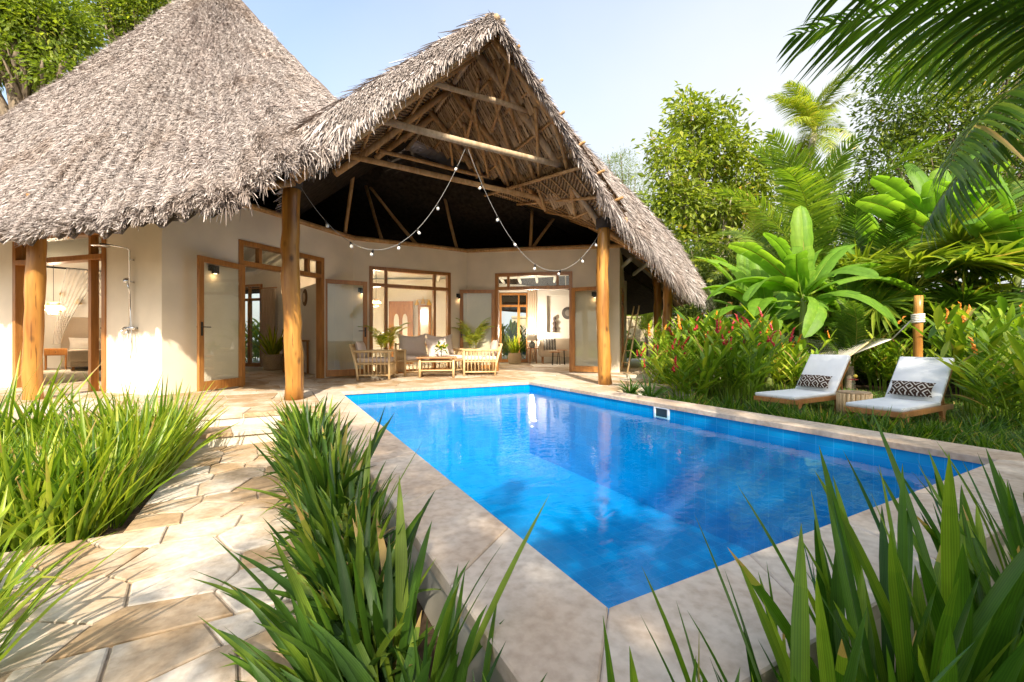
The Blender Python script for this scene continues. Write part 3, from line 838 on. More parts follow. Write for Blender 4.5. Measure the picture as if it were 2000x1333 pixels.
# varnished log posts
def log_post(x, y, z0, z1, r0, r1, seed, mat='post'):
    mb = MB(); rg = random.Random(seed); pts = []; rs = []
    for i in range(15):
        t = i/14; pts.append((x + 0.026*math.sin(t*5+seed) + rg.uniform(-.010, .010), y + 0.015*math.cos(t*5+seed), z0+(z1-z0)*t)); rs.append((r0+(r1-r0)*t)*(1+rg.uniform(-0.06, 0.06)))
    mb.tube(pts, rs, 16, wob=0.045, seed=seed)
    o = mb.build("post", M[mat], villa, smooth=True, world=True)
    return o
log_post(-3.13, 6.2, 0, 3.05, 0.122, 0.118, 1)
log_post(1.735, 8.25, 0, 3.02, 0.125, 0.115, 2)
log_post(-6.80, 6.20, GZ, 2.9, 0.108, 0.10, 3)
log_post(4.13, 11.6, 0, 2.75, 0.125, 0.115, 4)
log_post(4.68, 14.05, 0, 2.9, 0.125, 0.12, 5)
for x, y in ((4.68, 14.05), (4.13, 11.6)):
    mb = MB(); mb.box((x, y, 0.07), (0.42, 0.42, 0.14), ANG); mb.build("post_block", M['riser'], villa, world=True, bevel=0.01)
M['capdark'] = plain('dark_post_cap', (0.05, 0.035, 0.025), 0.8)  # near-black colour for the caps on the front posts
for x, y, z, r in ((-3.13, 6.2, 3.05, 0.135), (1.735, 8.25, 3.02, 0.14)):
    mb = MB(); mb.tube([(x, y, z-0.06), (x, y, z+0.12)], r, 14, wob=0.05); mb.build("post_cap", M['capdark'], villa, smooth=True, world=True)

# ---- roof frame of the gable
VC = 2.03
def rz(v): return 5.62 - 0.955*abs(v-VC)          # centre line of the rafters
def uvp(u, v, z): return W(u, v, z)
poles = []
def add_pole(name, p, q, r0, r1=None, mat='pole', seed=0, bend=0.012, n=8):
    mb = MB(); mb.pole(p, q, r0, r1, n, bend, seed); return mb.build(name, M[mat], villa, smooth=True, world=True)
k = 0
for u in (5.6, 6.75, 7.9):
    vr = {5.6: 4.72, 6.75: 4.1, 7.9: 3.2}[u]
    add_pole("rafter", uvp(u, VC-0.1, rz(VC)+0.1), uvp(u-0.02, vr, rz(vr)), 0.065, 0.06, 'pole' if u > 6 else 'polegrey', k); k += 1
    vl = 2*VC - vr
    add_pole("rafter", uvp(u+0.05, VC+0.1, rz(VC)+0.1), uvp(u+0.05, vl, rz(vl)), 0.065, 0.06, 'pole', k); k += 1
for du, dv in ((5.05, 0.0), (5.3, 0.12)):
    add_pole("rafter", uvp(du, VC+0.08, rz(VC)+0.02), uvp(du, -0.72+dv, rz(-0.72+dv)-0.05), 0.055, 0.05, 'pole', k); k += 1
add_pole("rafter", uvp(5.05, VC-0.08, rz(VC)+0.02), uvp(5.05, 4.6, rz(4.6)+0.05), 0.05, 0.045, 'pole', k); k += 1
add_pole("ridge_pole", uvp(4.84, VC, 5.74), uvp(10, VC, 5.72), 0.05, 0.05, 'polegrey', 77)
add_pole("ridge_pole", uvp(4.88, VC+0.14, 5.76), uvp(6.4, VC+0.1, 5.7), 0.03, 0.03, 'polegrey', 78)
add_pole("ridge_pole", uvp(4.90, VC-0.13, 5.74), uvp(6.4, VC-0.1, 5.7), 0.03, 0.03, 'polegrey', 79)
add_pole("tie_beam", uvp(5.52, 1.2, 4.87), uvp(5.5, 2.98, 4.84), 0.045, 0.04, 'polegrey', 81)
add_pole("tie_beam", uvp(5.52, 0.33, 4.10), uvp(5.48, 3.85, 4.02), 0.055, 0.05, 'polegrey', 82, 0.004)
add_pole("tie_beam", uvp(6.65, 0.12, 3.93), uvp(6.65, 5.3, 3.78), 0.055, 0.05, 'pole', 83, 0.004)
add_pole("tie_beam", uvp(7.8, 0.9, 4.6), uvp(7.8, 3.6, 4.5), 0.045, 0.04, 'pole', 84)
# wall plates from the posts back into the roof
add_pole("wall_plate", uvp(4.95, -0.72, 3.06), uvp(9.6, -0.6, 3.35), 0.06, 0.05, 'pole', 85, 0.003)
add_pole("wall_plate", uvp(4.95, 4.68, 3.03), uvp(7.4, 6.9, 3.30), 0.06, 0.05, 'pole', 86, 0.003)
add_pole("wall_plate", uvp(5.5, 4.7, 2.98), uvp(7.2, 8.3, 2.72), 0.055, 0.05, 'pole', 87, 0.004)
add_pole("wall_plate", uvp(7.0, 8.1, 2.72), uvp(10.3, 11.2, 2.84), 0.055, 0.05, 'pole', 88, 0.004)
add_pole("wall_plate", uvp(5.6, -0.7, 3.0), uvp(8.4, -4.5, 2.6), 0.055, 0.05, 'pole', 89, 0.004)
# purlins under both slopes, and the slanting braces between them
for i in range(6):
    v = VC + 0.35 + i*0.42; u1 = 9.3 - (v-VC)*1.25
    add_pole("purlin", uvp(4.78, v, rz(v)+0.085), uvp(u1, v, rz(v)+0.085), 0.026, 0.024, 'pole', 100+i, 0.006, 6)
    vl = 2*VC - v
    add_pole("purlin", uvp(4.9, vl, rz(vl)+0.085), uvp(u1, vl, rz(vl)+0.085), 0.026, 0.024, 'pole', 120+i, 0.006, 6)
for (u0, v0, u1, v1) in ((5.0, 2.35, 6.5, 2.75), (5.15, 2.9, 6.3, 3.7), (5.3, 3.6, 6.0, 4.35), (6.4, 2.3, 7.6, 3.2), (6.8, 3.0, 7.3, 3.6), (7.7, 2.3, 8.5, 2.7), (5.7, 2.3, 7.0, 3.75), (5.0, 3.2, 5.7, 4.1), (5.9, 2.2, 7.4, 2.6), (6.2, 3.4, 6.7, 4.1), (7.1, 2.4, 8.0, 3.1), (5.3, 2.2, 6.0, 3.1), (6.6, 2.2, 7.2, 3.4), (7.6, 2.9, 8.0, 3.3)):
    add_pole("brace", uvp(u0, v0, rz(v0)-0.07), uvp(u1, v1, rz(v1)-0.07), 0.033, 0.03, 'pole', int(u0*100), 0.01)
# slim poles standing on the walls inside the roof
for (a, b, s, top, dx, dy) in ((P0, P1, 3.86, 5.0, 0.35, -0.3), (P1, P2, 2.72, 4.9, -0.4, 0.2), (P2, P3, 1.75, 4.4, 0.05, 0.1), (P2, P3, 1.80, 4.6, 0.9, 0.4), (P1, P2, 0.7, 5.4, -0.9, 1.2), (P1, P2, 1.6, 5.6, -1.9, 0.8)):
    p = along(a, b, s, -0.05, WALL_TOP+0.03); add_pole("strut", p, (p.x+dx, p.y+dy, top), 0.045, 0.04, 'pole', int(s*100), 0.006)

# ---- thatch
def catmull(pts, n, closed=False):
    P = [np.array(p, float) for p in pts]; out = []; m = len(P); segs = m if closed else m-1
    for i in range(segs):
        p0 = P[(i-1) % m] if closed or i > 0 else 2*P[0]-P[1]
        p1 = P[i]; p2 = P[(i+1) % m]; p3 = P[(i+2) % m] if closed or i+2 < m else 2*P[-1]-P[-2]
        for j in range(n):
            t = j/n; out.append(0.5*((2*p1)+(-p0+p2)*t+(2*p0-5*p1+4*p2-p3)*t*t+(-p0+3*p1-3*p2+p3)*t**3))
    if not closed: out.append(P[-1])
    return np.array(out)
rngT = np.random.default_rng(7)
def thatch_obj(name, parts, parent, off):
    v, f, t = merge(parts)
    return link_mesh(name, np_mesh(name, v - np.array(off), f, np.clip(t, 0, 1)), M['thatch'], parent)
def sheet_np(G, tint, flip=False):
    a, b = G.shape[:2]; idx = np.arange(a*b).reshape(a, b)
    F = np.stack([idx[:-1, :-1], idx[:-1, 1:], idx[1:, 1:], idx[1:, :-1]], -1).reshape(-1, 4)
    return G.reshape(-1, 3), F, np.full(len(F), tint)
def strand_tint(n): return np.clip(0.52 + rngT.normal(0, 0.24, n), 0.02, 1)
off = np.array(villa.location)

# big pyramidal roof over the left rooms
K = np.array((-6.13, 9.0, 8.40))
loop = [(-0.9, 9.4, 3.55), (-1.5, 7.0, 3.55), tuple(W(4.95, -0.30, 3.42)), (-3.22, 4.80, 2.52), (-4.6, 5.14, 2.40), (-5.75, 5.47, 2.38), (-7.0, 5.86, 2.41), (-9.5, 6.7, 2.55), (-12.5, 7.7, 2.75), (-16.2, 9.6, 2.6), (-16.6, 13.5, 3.0), (-8.5, 18.2, 3.0), (-1.2, 14, 3.2)]
nA = 16
E = catmull(loop, nA, True)
aa = len(E)
def roofpt(ai, r):
    """ai float index on the loop, r 0 apex .. 1 eave (may exceed 1)"""
    i0 = np.floor(ai).astype(int) % aa; i1 = (i0+1) % aa; f = (ai-np.floor(ai))[:, None]
    e = E[i0]*(1-f)+E[i1]*f
    p = K + (e-K)*r[:, None]
    p[:, 2] -= 0.30*np.sin(np.pi*np.clip(r, 0, 1))
    lump = 0.035*np.sin(ai*1.7+r*9)+0.03*np.sin(ai*0.61-r*17)+0.025*np.sin(r*41+ai*0.3)
    p[:, 2] += lump
    return p
def in_gable(p):
    x = p[:, 0]-O[0]; y = p[:, 1]-O[1]
    u = x*U[0]+y*U[1]; v = x*V[0]+y*V[1]
    return (u > 4.93) & (v > -0.70) & ((p[:, 2] < 5.80-0.9*(VC-v)) | (v > VC))
nr = 26
AI, RR = np.meshgrid(np.arange(aa), np.linspace(0.0, 1, nr), indexing='ij')
G = roofpt(AI.ravel().astype(float), RR.ravel()).reshape(aa, nr, 3)
G = np.concatenate([G, G[:1]], 0)
def cut(part):
    v, f, t = part; c = v[f].mean(1); keep = ~in_gable(c); return v, f[keep], t[keep]
base = cut(sheet_np(G, 0.10))
Gi = G.copy(); Gi[..., 2] -= 0.26
edge = np.stack([G[:, -1], Gi[:, -1]], 1)
parts = [base, cut(sheet_np(edge, 0.10))]
def strands_on(n, amin, amax, rmin, rmax, L=(0.05, 0.115), w=(0.0025, 0.0052), lift=0.22, jit=0.85, droop=0.12):
    ai = rngT.uniform(amin, amax, n) % aa
    r = np.sqrt(rngT.uniform(rmin**2, rmax**2, n))
    p = roofpt(ai, r); q = roofpt(ai, r+0.01); s = roofpt(ai+0.3, r)
    d = unit(q-p); tg = unit(s-p); nrm = unit(np.cross(d, tg)); nrm = np.where(nrm[:, 2:3] < 0, -nrm, nrm)
    dd = unit(d + tg*rngT.normal(0, jit, (n, 1)) + nrm*np.abs(rngT.normal(lift, 0.10, (n, 1))))
    sd = unit(np.cross(dd, nrm + rngT.normal(0, 0.5, (n, 3))))
    ok = ~in_gable(p)
    Ls = rngT.uniform(*L, n)
    return strips(p[ok]+nrm[ok]*0.005, dd[ok], sd[ok], Ls[ok], rngT.uniform(*w, n)[ok], droop, 2, np.array([0.8, 1.0, 0.45]), tint=strand_tint(ok.sum()))
a_lo, a_hi = nA*0.6, nA*9.2
parts.append(strands_on(400000, a_lo, a_hi, 0.02, 1.0))
parts.append(strands_on(90000, nA*1.9, nA*7.6, 0.78, 1.0, (0.07, 0.15)))
# hanging eave fringe
def fringe(n, amin, amax, L=(0.22, 0.46)):
    ai = rngT.uniform(amin, amax, n) % aa; r = rngT.uniform(0.965, 1.005, n)
    p = roofpt(ai, r); p[:, 2] -= rngT.uniform(0.0, 0.22, n)
    q = roofpt(ai, r+0.02); d = unit(q-p+np.array([0, 0, 0.0])); s = unit(roofpt(ai+0.4, r)-roofpt(ai, r))
    d[:, 2] -= rngT.uniform(0.1, 0.7, n)
    dd = unit(d + s*rngT.normal(0, 0.22, (n, 1)) + rngT.normal(0, 0.10, (n, 3)))
    sd = unit(np.cross(dd, rngT.normal(0, 1, (n, 3))))
    ok = ~in_gable(p)
    clump = 0.75+0.35*np.sin(ai*2.3)+0.2*np.sin(ai*5.1)
    return strips(p[ok], dd[ok], sd[ok], (rngT.uniform(*L, n)*np.clip(clump, 0.5, 1.25))[ok], rngT.uniform(0.004, 0.009, n)[ok], 0.25, 3, np.array([0.9, 1, 0.8, 0.3]), tint=strand_tint(ok.sum()))
parts.append(fringe(46000, nA*1.9, nA*7.4, (0.07, 0.19)))
parts.append(fringe(3600, nA*1.95, nA*3.1, (0.18, 0.36)))
roofA = thatch_obj("thatched_roof", parts, villa, off)
tag(roofA, "tall pyramidal grey thatched roof over the bedroom side")
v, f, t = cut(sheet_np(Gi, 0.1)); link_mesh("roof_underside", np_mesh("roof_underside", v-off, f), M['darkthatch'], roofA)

# gable roof: both slopes, the ragged verges, and the slope that swings down to the right
def Wn(pts): return np.array([tuple(W(*p)) for p in pts])
H = catmull(Wn([(4.96, 2.03, 5.88), (5.05, 3.15, 4.74), (5.55, 4.9, 4.12), (6.0, 6.6, 3.56), (6.25, 7.7, 3.02), (6.6, 9.0, 2.22)]), 8)
B = catmull(Wn([(4.85, 2.03, 5.66), (4.86, 3.15, 4.44), (4.9, 4.3, 3.25), (5.35, 6.04, 2.45), (5.8, 7.28, 2.1), (6.35, 8.85, 1.98)]), 8)
T = catmull(Wn([(10.0, 2.03, 6.0), (9.6, 2.9, 5.6), (9.2, 4.3, 5.0), (9.2, 6.4, 4.2), (9.4, 8.6, 3.4), (9.8, 11.6, 2.3)]), 8)
Rr = catmull(Wn([(13, -3.0, 5.0), (16, 0.5, 3.2), (17, 3, 2.8), (17, 6, 2.6), (15.5, 10, 2.3), (12.5, 12.6, 2.2)]), 8)
HL = catmull(Wn([(4.96, 2.03, 5.88), (4.95, 1.0, 4.97), (4.95, -0.02, 4.06), (4.96, -0.62, 3.50)]), 8)
BL = catmull(Wn([(4.85, 2.03, 5.66), (4.85, 1.0, 4.70), (4.85, 0.136, 3.87), (4.88, -0.42, 3.24)]), 8)
TL = catmull(Wn([(10.0, 2.03, 5.85), (9.9, 1.0, 4.97), (9.7, -0.02, 4.06), (9.5, -0.62, 3.5)]), 8)
def loft(rows, k):
    out = []
    for a, b in zip(rows[:-1], rows[1:]):
        for j in range(k): out.append(a + (b-a)*(j/k))
    out.append(rows[-1]); return np.array(out)
LF = loft([B, H, T, Rr], 6)
LL = loft([BL, HL, TL], 6)
parts = [sheet_np(LF, 0.38), sheet_np(LL, 0.30)]
def strands_sheet(Grid, n, i0, i1, j0, j1, dirf, L, w, droop=0.2, lift=0.15, jit=0.2, up=False):
    a, b = Grid.shape[:2]
    i = rngT.uniform(i0, i1, n); j = rngT.uniform(j0, j1, n)
    ii = np.clip(np.floor(i).astype(int), 0, a-2); jj = np.clip(np.floor(j).astype(int), 0, b-2); fi = (i-ii)[:, None]; fj = (j-jj)[:, None]
    p = (Grid[ii, jj]*(1-fi)*(1-fj)+Grid[ii+1, jj]*fi*(1-fj)+Grid[ii, jj+1]*(1-fi)*fj+Grid[ii+1, jj+1]*fi*fj)
    ei = unit(Grid[ii+1, jj]-Grid[ii, jj]); ej = unit(Grid[ii, jj+1]-Grid[ii, jj])
    nrm = unit(np.cross(ei, ej)); 
    d = dirf(ei, ej, p)
    fl = np.sign((nrm*np.array([-U[0]*-1, -U[1], 0.6])).sum(1, keepdims=True)); nrm = nrm*np.where(fl == 0, 1, fl)
    if up: nrm = np.where(nrm[:, 2:3] < 0, -nrm, nrm); p = p + nrm*0.03
    dd = unit(d + nrm*np.abs(rngT.normal(lift, 0.08, (n, 1))) + rngT.normal(0, jit, (n, 3)))
    sd = unit(np.cross(dd, nrm + rngT.normal(0, 0.4, (n, 3))))
    return strips(p, dd, sd, rngT.uniform(*L, n), rngT.uniform(*w, n), droop, 3, np.array([0.8, 1, 0.85, 0.3]), tint=strand_tint(n))
fw = np.array([-U[0]*1.0, -U[1]*1.0, 0])
nb = LF.shape[1]; nl = LL.shape[1]
vd = lambda ei, ej, p: unit(-ei*0.55 + ej*0.75 + fw*0.25)
parts.append(strands_sheet(LF, 48000, 0.3, 6.3, 0, nb-1, vd, (0.08, 0.19), (0.0028, 0.006)))
parts.append(strands_sheet(LF, 6000, 0.0, 1.2, 14, nb-1, lambda ei, ej, p: unit(-ei*0.9 + ej*0.25 + np.array([0, 0, -0.5])), (0.18, 0.40), (0.003, 0.007)))
parts.append(strands_sheet(LF, 3200, 0.0, 1.0, 0, 15, lambda ei, ej, p: unit(-ei*0.7 + ej*0.6), (0.12, 0.28), (0.006, 0.012)))
parts.append(strands_sheet(LF, 16000, 6.2, 16, 0, nb-1, lambda ei, ej, p: unit(ej*0.9-ei*0.2), (0.25, 0.45), (0.008, 0.014), 0.03, 0.12, 0.06, True))
parts.append(strands_sheet(LL, 32000, 0.3, 6.4, 0, nl-1, lambda ei, ej, p: unit(-ei*0.45 + ej*0.8 + fw*0.3), (0.08, 0.18), (0.0028, 0.006)))
parts.append(strands_sheet(LL, 3000, 0.0, 1.0, 0, nl-1, lambda ei, ej, p: unit(-ei*0.7 + ej*0.6 + np.array([0, 0, -0.2])), (0.12, 0.30), (0.006, 0.012)))
parts.append(strands_sheet(LL, 1100, 0.0, 5.0, nl-6, nl-1, lambda ei, ej, p: unit(ej*0.5 + fw*0.25 + np.array([0, 0, -0.9])), (0.22, 0.46), (0.004, 0.009)))
parts.append(strands_sheet(LL, 3000, 6, 12, 0, nl-1, lambda ei, ej, p: unit(ej), (0.25, 0.45), (0.008, 0.014), 0.03, 0.12, 0.06, True))
roofB = thatch_obj("thatched_roof", parts, villa, off)
tag(roofB, "open gabled grey thatched roof over the terrace, sweeping low to the right")
# undersides: matting of palm thatch between the rafters
def under(rows, k, name, mat):
    Gd = loft(rows, k); v, f, t = sheet_np(Gd, 0.5)
    return link_mesh(name, np_mesh(name, v-off, f), M[mat], roofB)
vs_ = np.linspace(0, 1, 9)
def slope_u(sgn):
    rows = []
    for q in vs_:
        v = VC + 2.68*q
        u1 = 9.4 - (v-VC)*1.35
        vv = VC + sgn*(v-VC); rows.append(np.array([tuple(W(4.9+(u1-4.9)*s, vv, rz(v)+0.12)) for s in np.linspace(0, 1, 12)]))
    return rows
under(slope_u(1), 1, "thatch_matting", 'makuti'); under(slope_u(-1), 1, "thatch_matting", 'makuti')
Bu = B[12:] + np.array([0, 0, 0.02]); ku = len(Bu)
Tu = catmull(Wn([(8.0, 3.3, 4.2), (8.2, 5.6, 4.05), (8.4, 7.4, 3.75), (8.8, 9.2, 3.25), (10.2, 11.0, 2.9)]), 8)[:ku]
Tu = Tu[np.linspace(0, len(Tu)-1, ku).round().astype(int)]
under([Bu, Tu], 6, "thatch_matting", 'makuti')
side = np.array([B[-1], *Wn([(8.2, 10.4, 2.0), (10.2, 12.0, 2.05), (12.5, 12.4, 2.1)])]); sidei = Wn([(8.4, 7.4, 3.75), (8.9, 8.6, 3.45), (10.2, 10.0, 3.2), (12.5, 10.0, 3.2)])
under([side, sidei], 6, "thatch_matting", 'makuti')
Gd = loft([Bu, Tu], 10)
mb = MB()
for i in range(1, 10): mb.tube([Vector(p)+Vector((0, 0, -0.03)) for p in Gd[i][::3]], 0.014, 5)
for j in range(0, ku, 3): mb.tube([Vector(p)+Vector((0, 0, -0.05)) for p in Gd[:, j][::2]], 0.03, 6)
Gs = loft([catmull(side, 4), catmull(sidei, 4)], 8)
for i in range(1, 8): mb.tube([Vector(p)+Vector((0, 0, -0.03)) for p in Gs[i]], 0.014, 5)
for j in range(0, Gs.shape[1], 2): mb.tube([Vector(p)+Vector((0, 0, -0.05)) for p in Gs[:, j][::2]], 0.03, 6)
mb.build("batten", M['pole'], roofB, smooth=True, world=True)
v, f, t = sheet_np(loft([HL, TL], 6), 0.1); link_mesh("roof_underside", np_mesh("roof_underside", v-off-np.array([0, 0, 0.09]), f), M['darkthatch'], roofB)  # dark sheet below the pale slope, its colour standing for shade
# thatch tile rows (stalk bundles) on the gable underside
mb = MB(); rg = random.Random(9)
for q in range(15):
    v = VC + 0.1 + q*0.175; u1 = 9.2-(v-VC)*1.35; u = 4.95
    while u < u1:
        du = rg.uniform(0.05, 0.085)
        z = rz(v)+0.10
        mb.add([W(u, v, z+0.01), W(u+du*0.8, v, z+0.01), W(u+du*0.8+rg.uniform(-.02, .02), v+0.155, rz(v+0.155)+0.035+rg.uniform(-.02, .02)), W(u+rg.uniform(-.02, .02), v+0.155, rz(v+0.155)+0.035+rg.uniform(-.02, .02))], [(0, 1, 2, 3)], rg.choice((0.2, 0.35, 0.45, 0.6)))
        u += du
me_t = tint_ramp('thatch_tile', [(0, (0.22, 0.13, 0.06)), (1, (0.76, 0.57, 0.35))])
mb.build("thatch_tile", me_t, roofB, world=True)
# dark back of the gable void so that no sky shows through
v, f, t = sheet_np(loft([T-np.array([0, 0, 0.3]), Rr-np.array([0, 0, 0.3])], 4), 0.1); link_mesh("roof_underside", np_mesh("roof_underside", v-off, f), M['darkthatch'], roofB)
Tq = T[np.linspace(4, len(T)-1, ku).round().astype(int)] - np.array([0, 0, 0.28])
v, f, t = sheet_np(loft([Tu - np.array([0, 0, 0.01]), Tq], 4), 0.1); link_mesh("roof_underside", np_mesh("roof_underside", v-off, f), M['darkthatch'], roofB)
# ------------------------------------------------------------------ furniture and fittings
def pillow(w, h, t, n=12, sag=0.0, seed=0):
    """puffed cushion lying in local xz, thickness along y, corners pulled out a little"""
    mb = MB(); rg = random.Random(seed); ph = rg.uniform(0, 6)
    for sg in (1, -1):
        rows = []
        for i in range(n+1):
            a = -1+2*i/n; row = []
            for j in range(n+1):
                b = -1+2*j/n
                pin = 1-0.10*(1-abs(b)**2)*abs(a)**3; pin2 = 1-0.10*(1-abs(a)**2)*abs(b)**3
                y = sg*t/2*((1-abs(a)**3.0)*(1-abs(b)**3.0))**0.6*(1+0.07*math.sin(a*5+ph)*math.cos(b*4+ph))
                row.append((b*w/2*pin2*(1 if sg else 1), y, a*h/2*pin - sag*(1-b*b)*(a > 0)*a))
            rows.append(row if sg > 0 else row[::-1])
        mb.grid(rows)
    return mb
def place(o, loc, rot):
    o.location = loc; o.rotation_euler = rot; return o

def bamboo_seat(name, label, cat, w, d, loc, rz, nsp, group=None):
    t = thing(name, label, cat, loc, rz, group)
    x, y = w/2, d/2
    legs = [(-x, -y), (x, -y), (-x, y), (x, y)]
    for i, (px, py) in enumerate(legs):
        back = py < 0
        mb = MB(); top = 0.76 if back else 0.60
        mb.tube([(px, py+(0.06 if back else 0), 0), (px, py+(0.03 if back else 0), 0.3), (px, py-(0.10 if back else 0), top)], [0.027, 0.026, 0.025], 10)
        mb.build("leg", M['bamboo'], t, smooth=True)
    for sx in (-x, x):
        mb = MB()
        for z in (0.10, 0.34): mb.tube([(sx, -y+0.03, z), (sx, y, z)], 0.02, 8)
        mb.tube([(sx, -y-0.07, 0.60), (sx, 0, 0.605), (sx, y+0.04, 0.60)], 0.027, 8)
        k = max(5, int(d/0.085))
        for i in range(1, k):
            yy = -y+0.02 + (d-0.02)*i/k
            mb.tube([(sx, yy, 0.10), (sx, yy, 0.60)], 0.0125, 6)
        mb.build("armrest", M['bamboo'], t, smooth=True)
    mb = MB()
    mb.tube([(-x, -y-0.09, 0.74), (x, -y-0.09, 0.74)], 0.024, 8); mb.tube([(-x, -y+0.03, 0.34), (x, -y+0.03, 0.34)], 0.022, 8)
    for i in range(1, nsp): 
        xx = -x + w*i/nsp; mb.tube([(xx, -y+0.03, 0.34), (xx, -y-0.09, 0.74)], 0.012, 6)
    mb.build("backrest", M['bamboo'], t, smooth=True)
    mb = MB(); mb.tube([(-x, y, 0.34), (x, y, 0.34)], 0.024, 8); mb.tube([(-x, y, 0.10), (x, y, 0.10)], 0.018, 8)
    for i in range(1, nsp): mb.tube([(-x+w*i/nsp, y, 0.10), (-x+w*i/nsp, y, 0.34)], 0.012, 6)
    for i in range(9): mb.tube([(-x, -y+0.06+i*(d-0.08)/8, 0.352), (x, -y+0.06+i*(d-0.08)/8, 0.352)], 0.014, 6)
    mb.build("seat_frame", M['bamboo'], t, smooth=True)
    mb = MB(); mb.box((0, 0.01, 0.415), (w-0.07, d-0.02, 0.10), bev=0.035); mb.build("seat_cushion", M['cushion'], t, smooth=True)
    return t
ca = bamboo_seat("armchair", "bamboo armchair nearest the left log post, its spindled side to the pool", "armchair", 0.70, 0.70, (-2.98, 9.50, 0), R(-84), 8, "bamboo terrace armchairs")
place(pillow(0.6, 0.42, 0.16, seed=1).build("back_cushion", M['cushion'], ca, smooth=True), (0, -0.30, 0.62), (R(12), 0, 0))
cb = bamboo_seat("armchair", "bamboo armchair between the coffee table and the garden doorway, in full sun", "armchair", 0.78, 0.78, (-0.78, 10.55, 0), R(98), 9, "bamboo terrace armchairs")
place(pillow(0.68, 0.44, 0.18, seed=2).build("back_cushion", M['cushion'], cb, smooth=True), (0, -0.34, 0.64), (R(12), 0, 0))
so = bamboo_seat("bamboo_sofa", "wide bamboo sofa with pinkish white cushions under the fixed window", "sofa", 1.50, 0.72, (-2.02, 10.80, 0), R(-149.4), 16)
for k, xx in enumerate((-0.38, 0.36)):
    place(pillow(0.74, 0.62, 0.22, seed=3+k, sag=0.06).build("back_cushion", M['cushion'], so, smooth=True), (xx, -0.30, 0.72), (R(14), 0, 0))
pl_ = pillow(0.56, 0.56, 0.18, seed=8, sag=0.03).build("cushion", M['cushion']); 
place(pl_, (-1.78, 10.42, 0.66), (R(18), R(6), R(-146)))
tag(pl_, "square pinkish white cushion leaning at the front of the bamboo sofa", "cushion")

ct = thing("coffee_table", "low rustic pole coffee table with a slatted shelf in front of the sofa", "table", (-1.72, 9.98, 0), R(8))
for px in (-0.37, 0.37):
    for py in (-0.24, 0.24):
        mb = MB(); mb.tube([(px, py, 0), (px, py, 0.43)], [0.032, 0.028], 10); mb.build("leg", M['bamboo'], ct, smooth=True)
mb = MB()
for i in range(7): mb.box((0, -0.27+i*0.09, 0.445), (0.90, 0.082, 0.025), bev=0.006)
mb.build("tabletop", M['tablewood'], ct)
mb = MB()
for z in (0.16, 0.36):
    for py in (-0.24, 0.24): mb.tube([(-0.37, py, z), (0.37, py, z)], 0.017, 7)
    for px in (-0.37, 0.37): mb.tube([(px, -0.24, z), (px, 0.24, z)], 0.017, 7)
mb.build("rail", M['bamboo'], ct, smooth=True)
mb = MB()
for i in range(9): mb.box((-0.32+i*0.08, 0, 0.178), (0.05, 0.5, 0.014))
mb.build("shelf", M['tablewood'], ct)
fl = thing("flower_vase", "small glass vase with yellow blossoms and leaves on the coffee table", "vase", (-1.62, 9.93, 0.4585))
mb = MB(); mb.lathe((0, 0, 0), [(0.045, 0), (0.06, 0.03), (0.058, 0.08), (0.035, 0.12), (0.042, 0.14)], 14); mb.build("vase", M['plastic'], fl, smooth=True)
rng = np.random.default_rng(5); n = 60
ps = rng.normal(0, 0.05, (n, 3))+np.array([0, 0, 0.21]); v, f, t = leaves(ps, unit(ps-np.array([0, 0, 0.12])), 0.11, 0.22, rng, rng.uniform(0.3, 1, n))
link_mesh("foliage", np_mesh("foliage", v, f, t), M['shrub'], fl)
for k in range(6):
    a = k*1.05; mb = MB(); mb.ball((0.08*math.cos(a), 0.08*math.sin(a), 0.24+0.03*(k % 2)), 0.026, 8, (1, 1, 0.7)); mb.build("blossom", M['yellow'], fl, smooth=True)

# wall lamps
def point_light(par, loc, e, col=(1, 0.66, 0.34), r=0.02, name="lamp_light"):
    l = bpy.data.lights.new(name, 'POINT'); l.energy = e; l.color = col; l.shadow_soft_size = r
    o = bpy.data.objects.new(name, l); C.objects.link(o); o.parent = par; o.location = loc; return o
def sconce(p, q, s, z, label):
    c = along(p, q, s, 0.0, z); d = (q-p).normalized(); ang = math.atan2(d.y, d.x)
    t = thing("wall_lamp", label, "wall lamp", c, ang, "black down-lights on the terrace wall")
    mb = MB(); mb.box((0, -0.0125, 0), (0.10, 0.024, 0.10), bev=0.003); mb.build("back_plate", M['black'], t)
    mb = MB(); mb.box((0.03, -0.065, -0.03), (0.08, 0.08, 0.13), bev=0.004); mb.build("housing", M['black'], t)
    mb = MB(); mb.lathe((0.03, -0.065, -0.097), [(0.001, 0), (0.026, 0.0005), (0.026, 0.0012)], 12); mb.build("lens", M['glow'], t)
    point_light(t, (0.03, -0.06, -0.14), 0.13, r=0.03)
sconce(P0, P1, 0.74, 2.06, "black wall lamp seen through the glass of the leftmost open door")
sconce(P1, P2, 0.16, 2.05, "black wall lamp left of the fixed window, seen through a glass door leaf")
sconce(P1, P2, 2.72, 2.05, "black wall lamp on bare plaster between the fixed window and the next door leaf")
sconce(P2, P3, 3.42, 2.04, "black wall lamp beside the right log post of the gable")

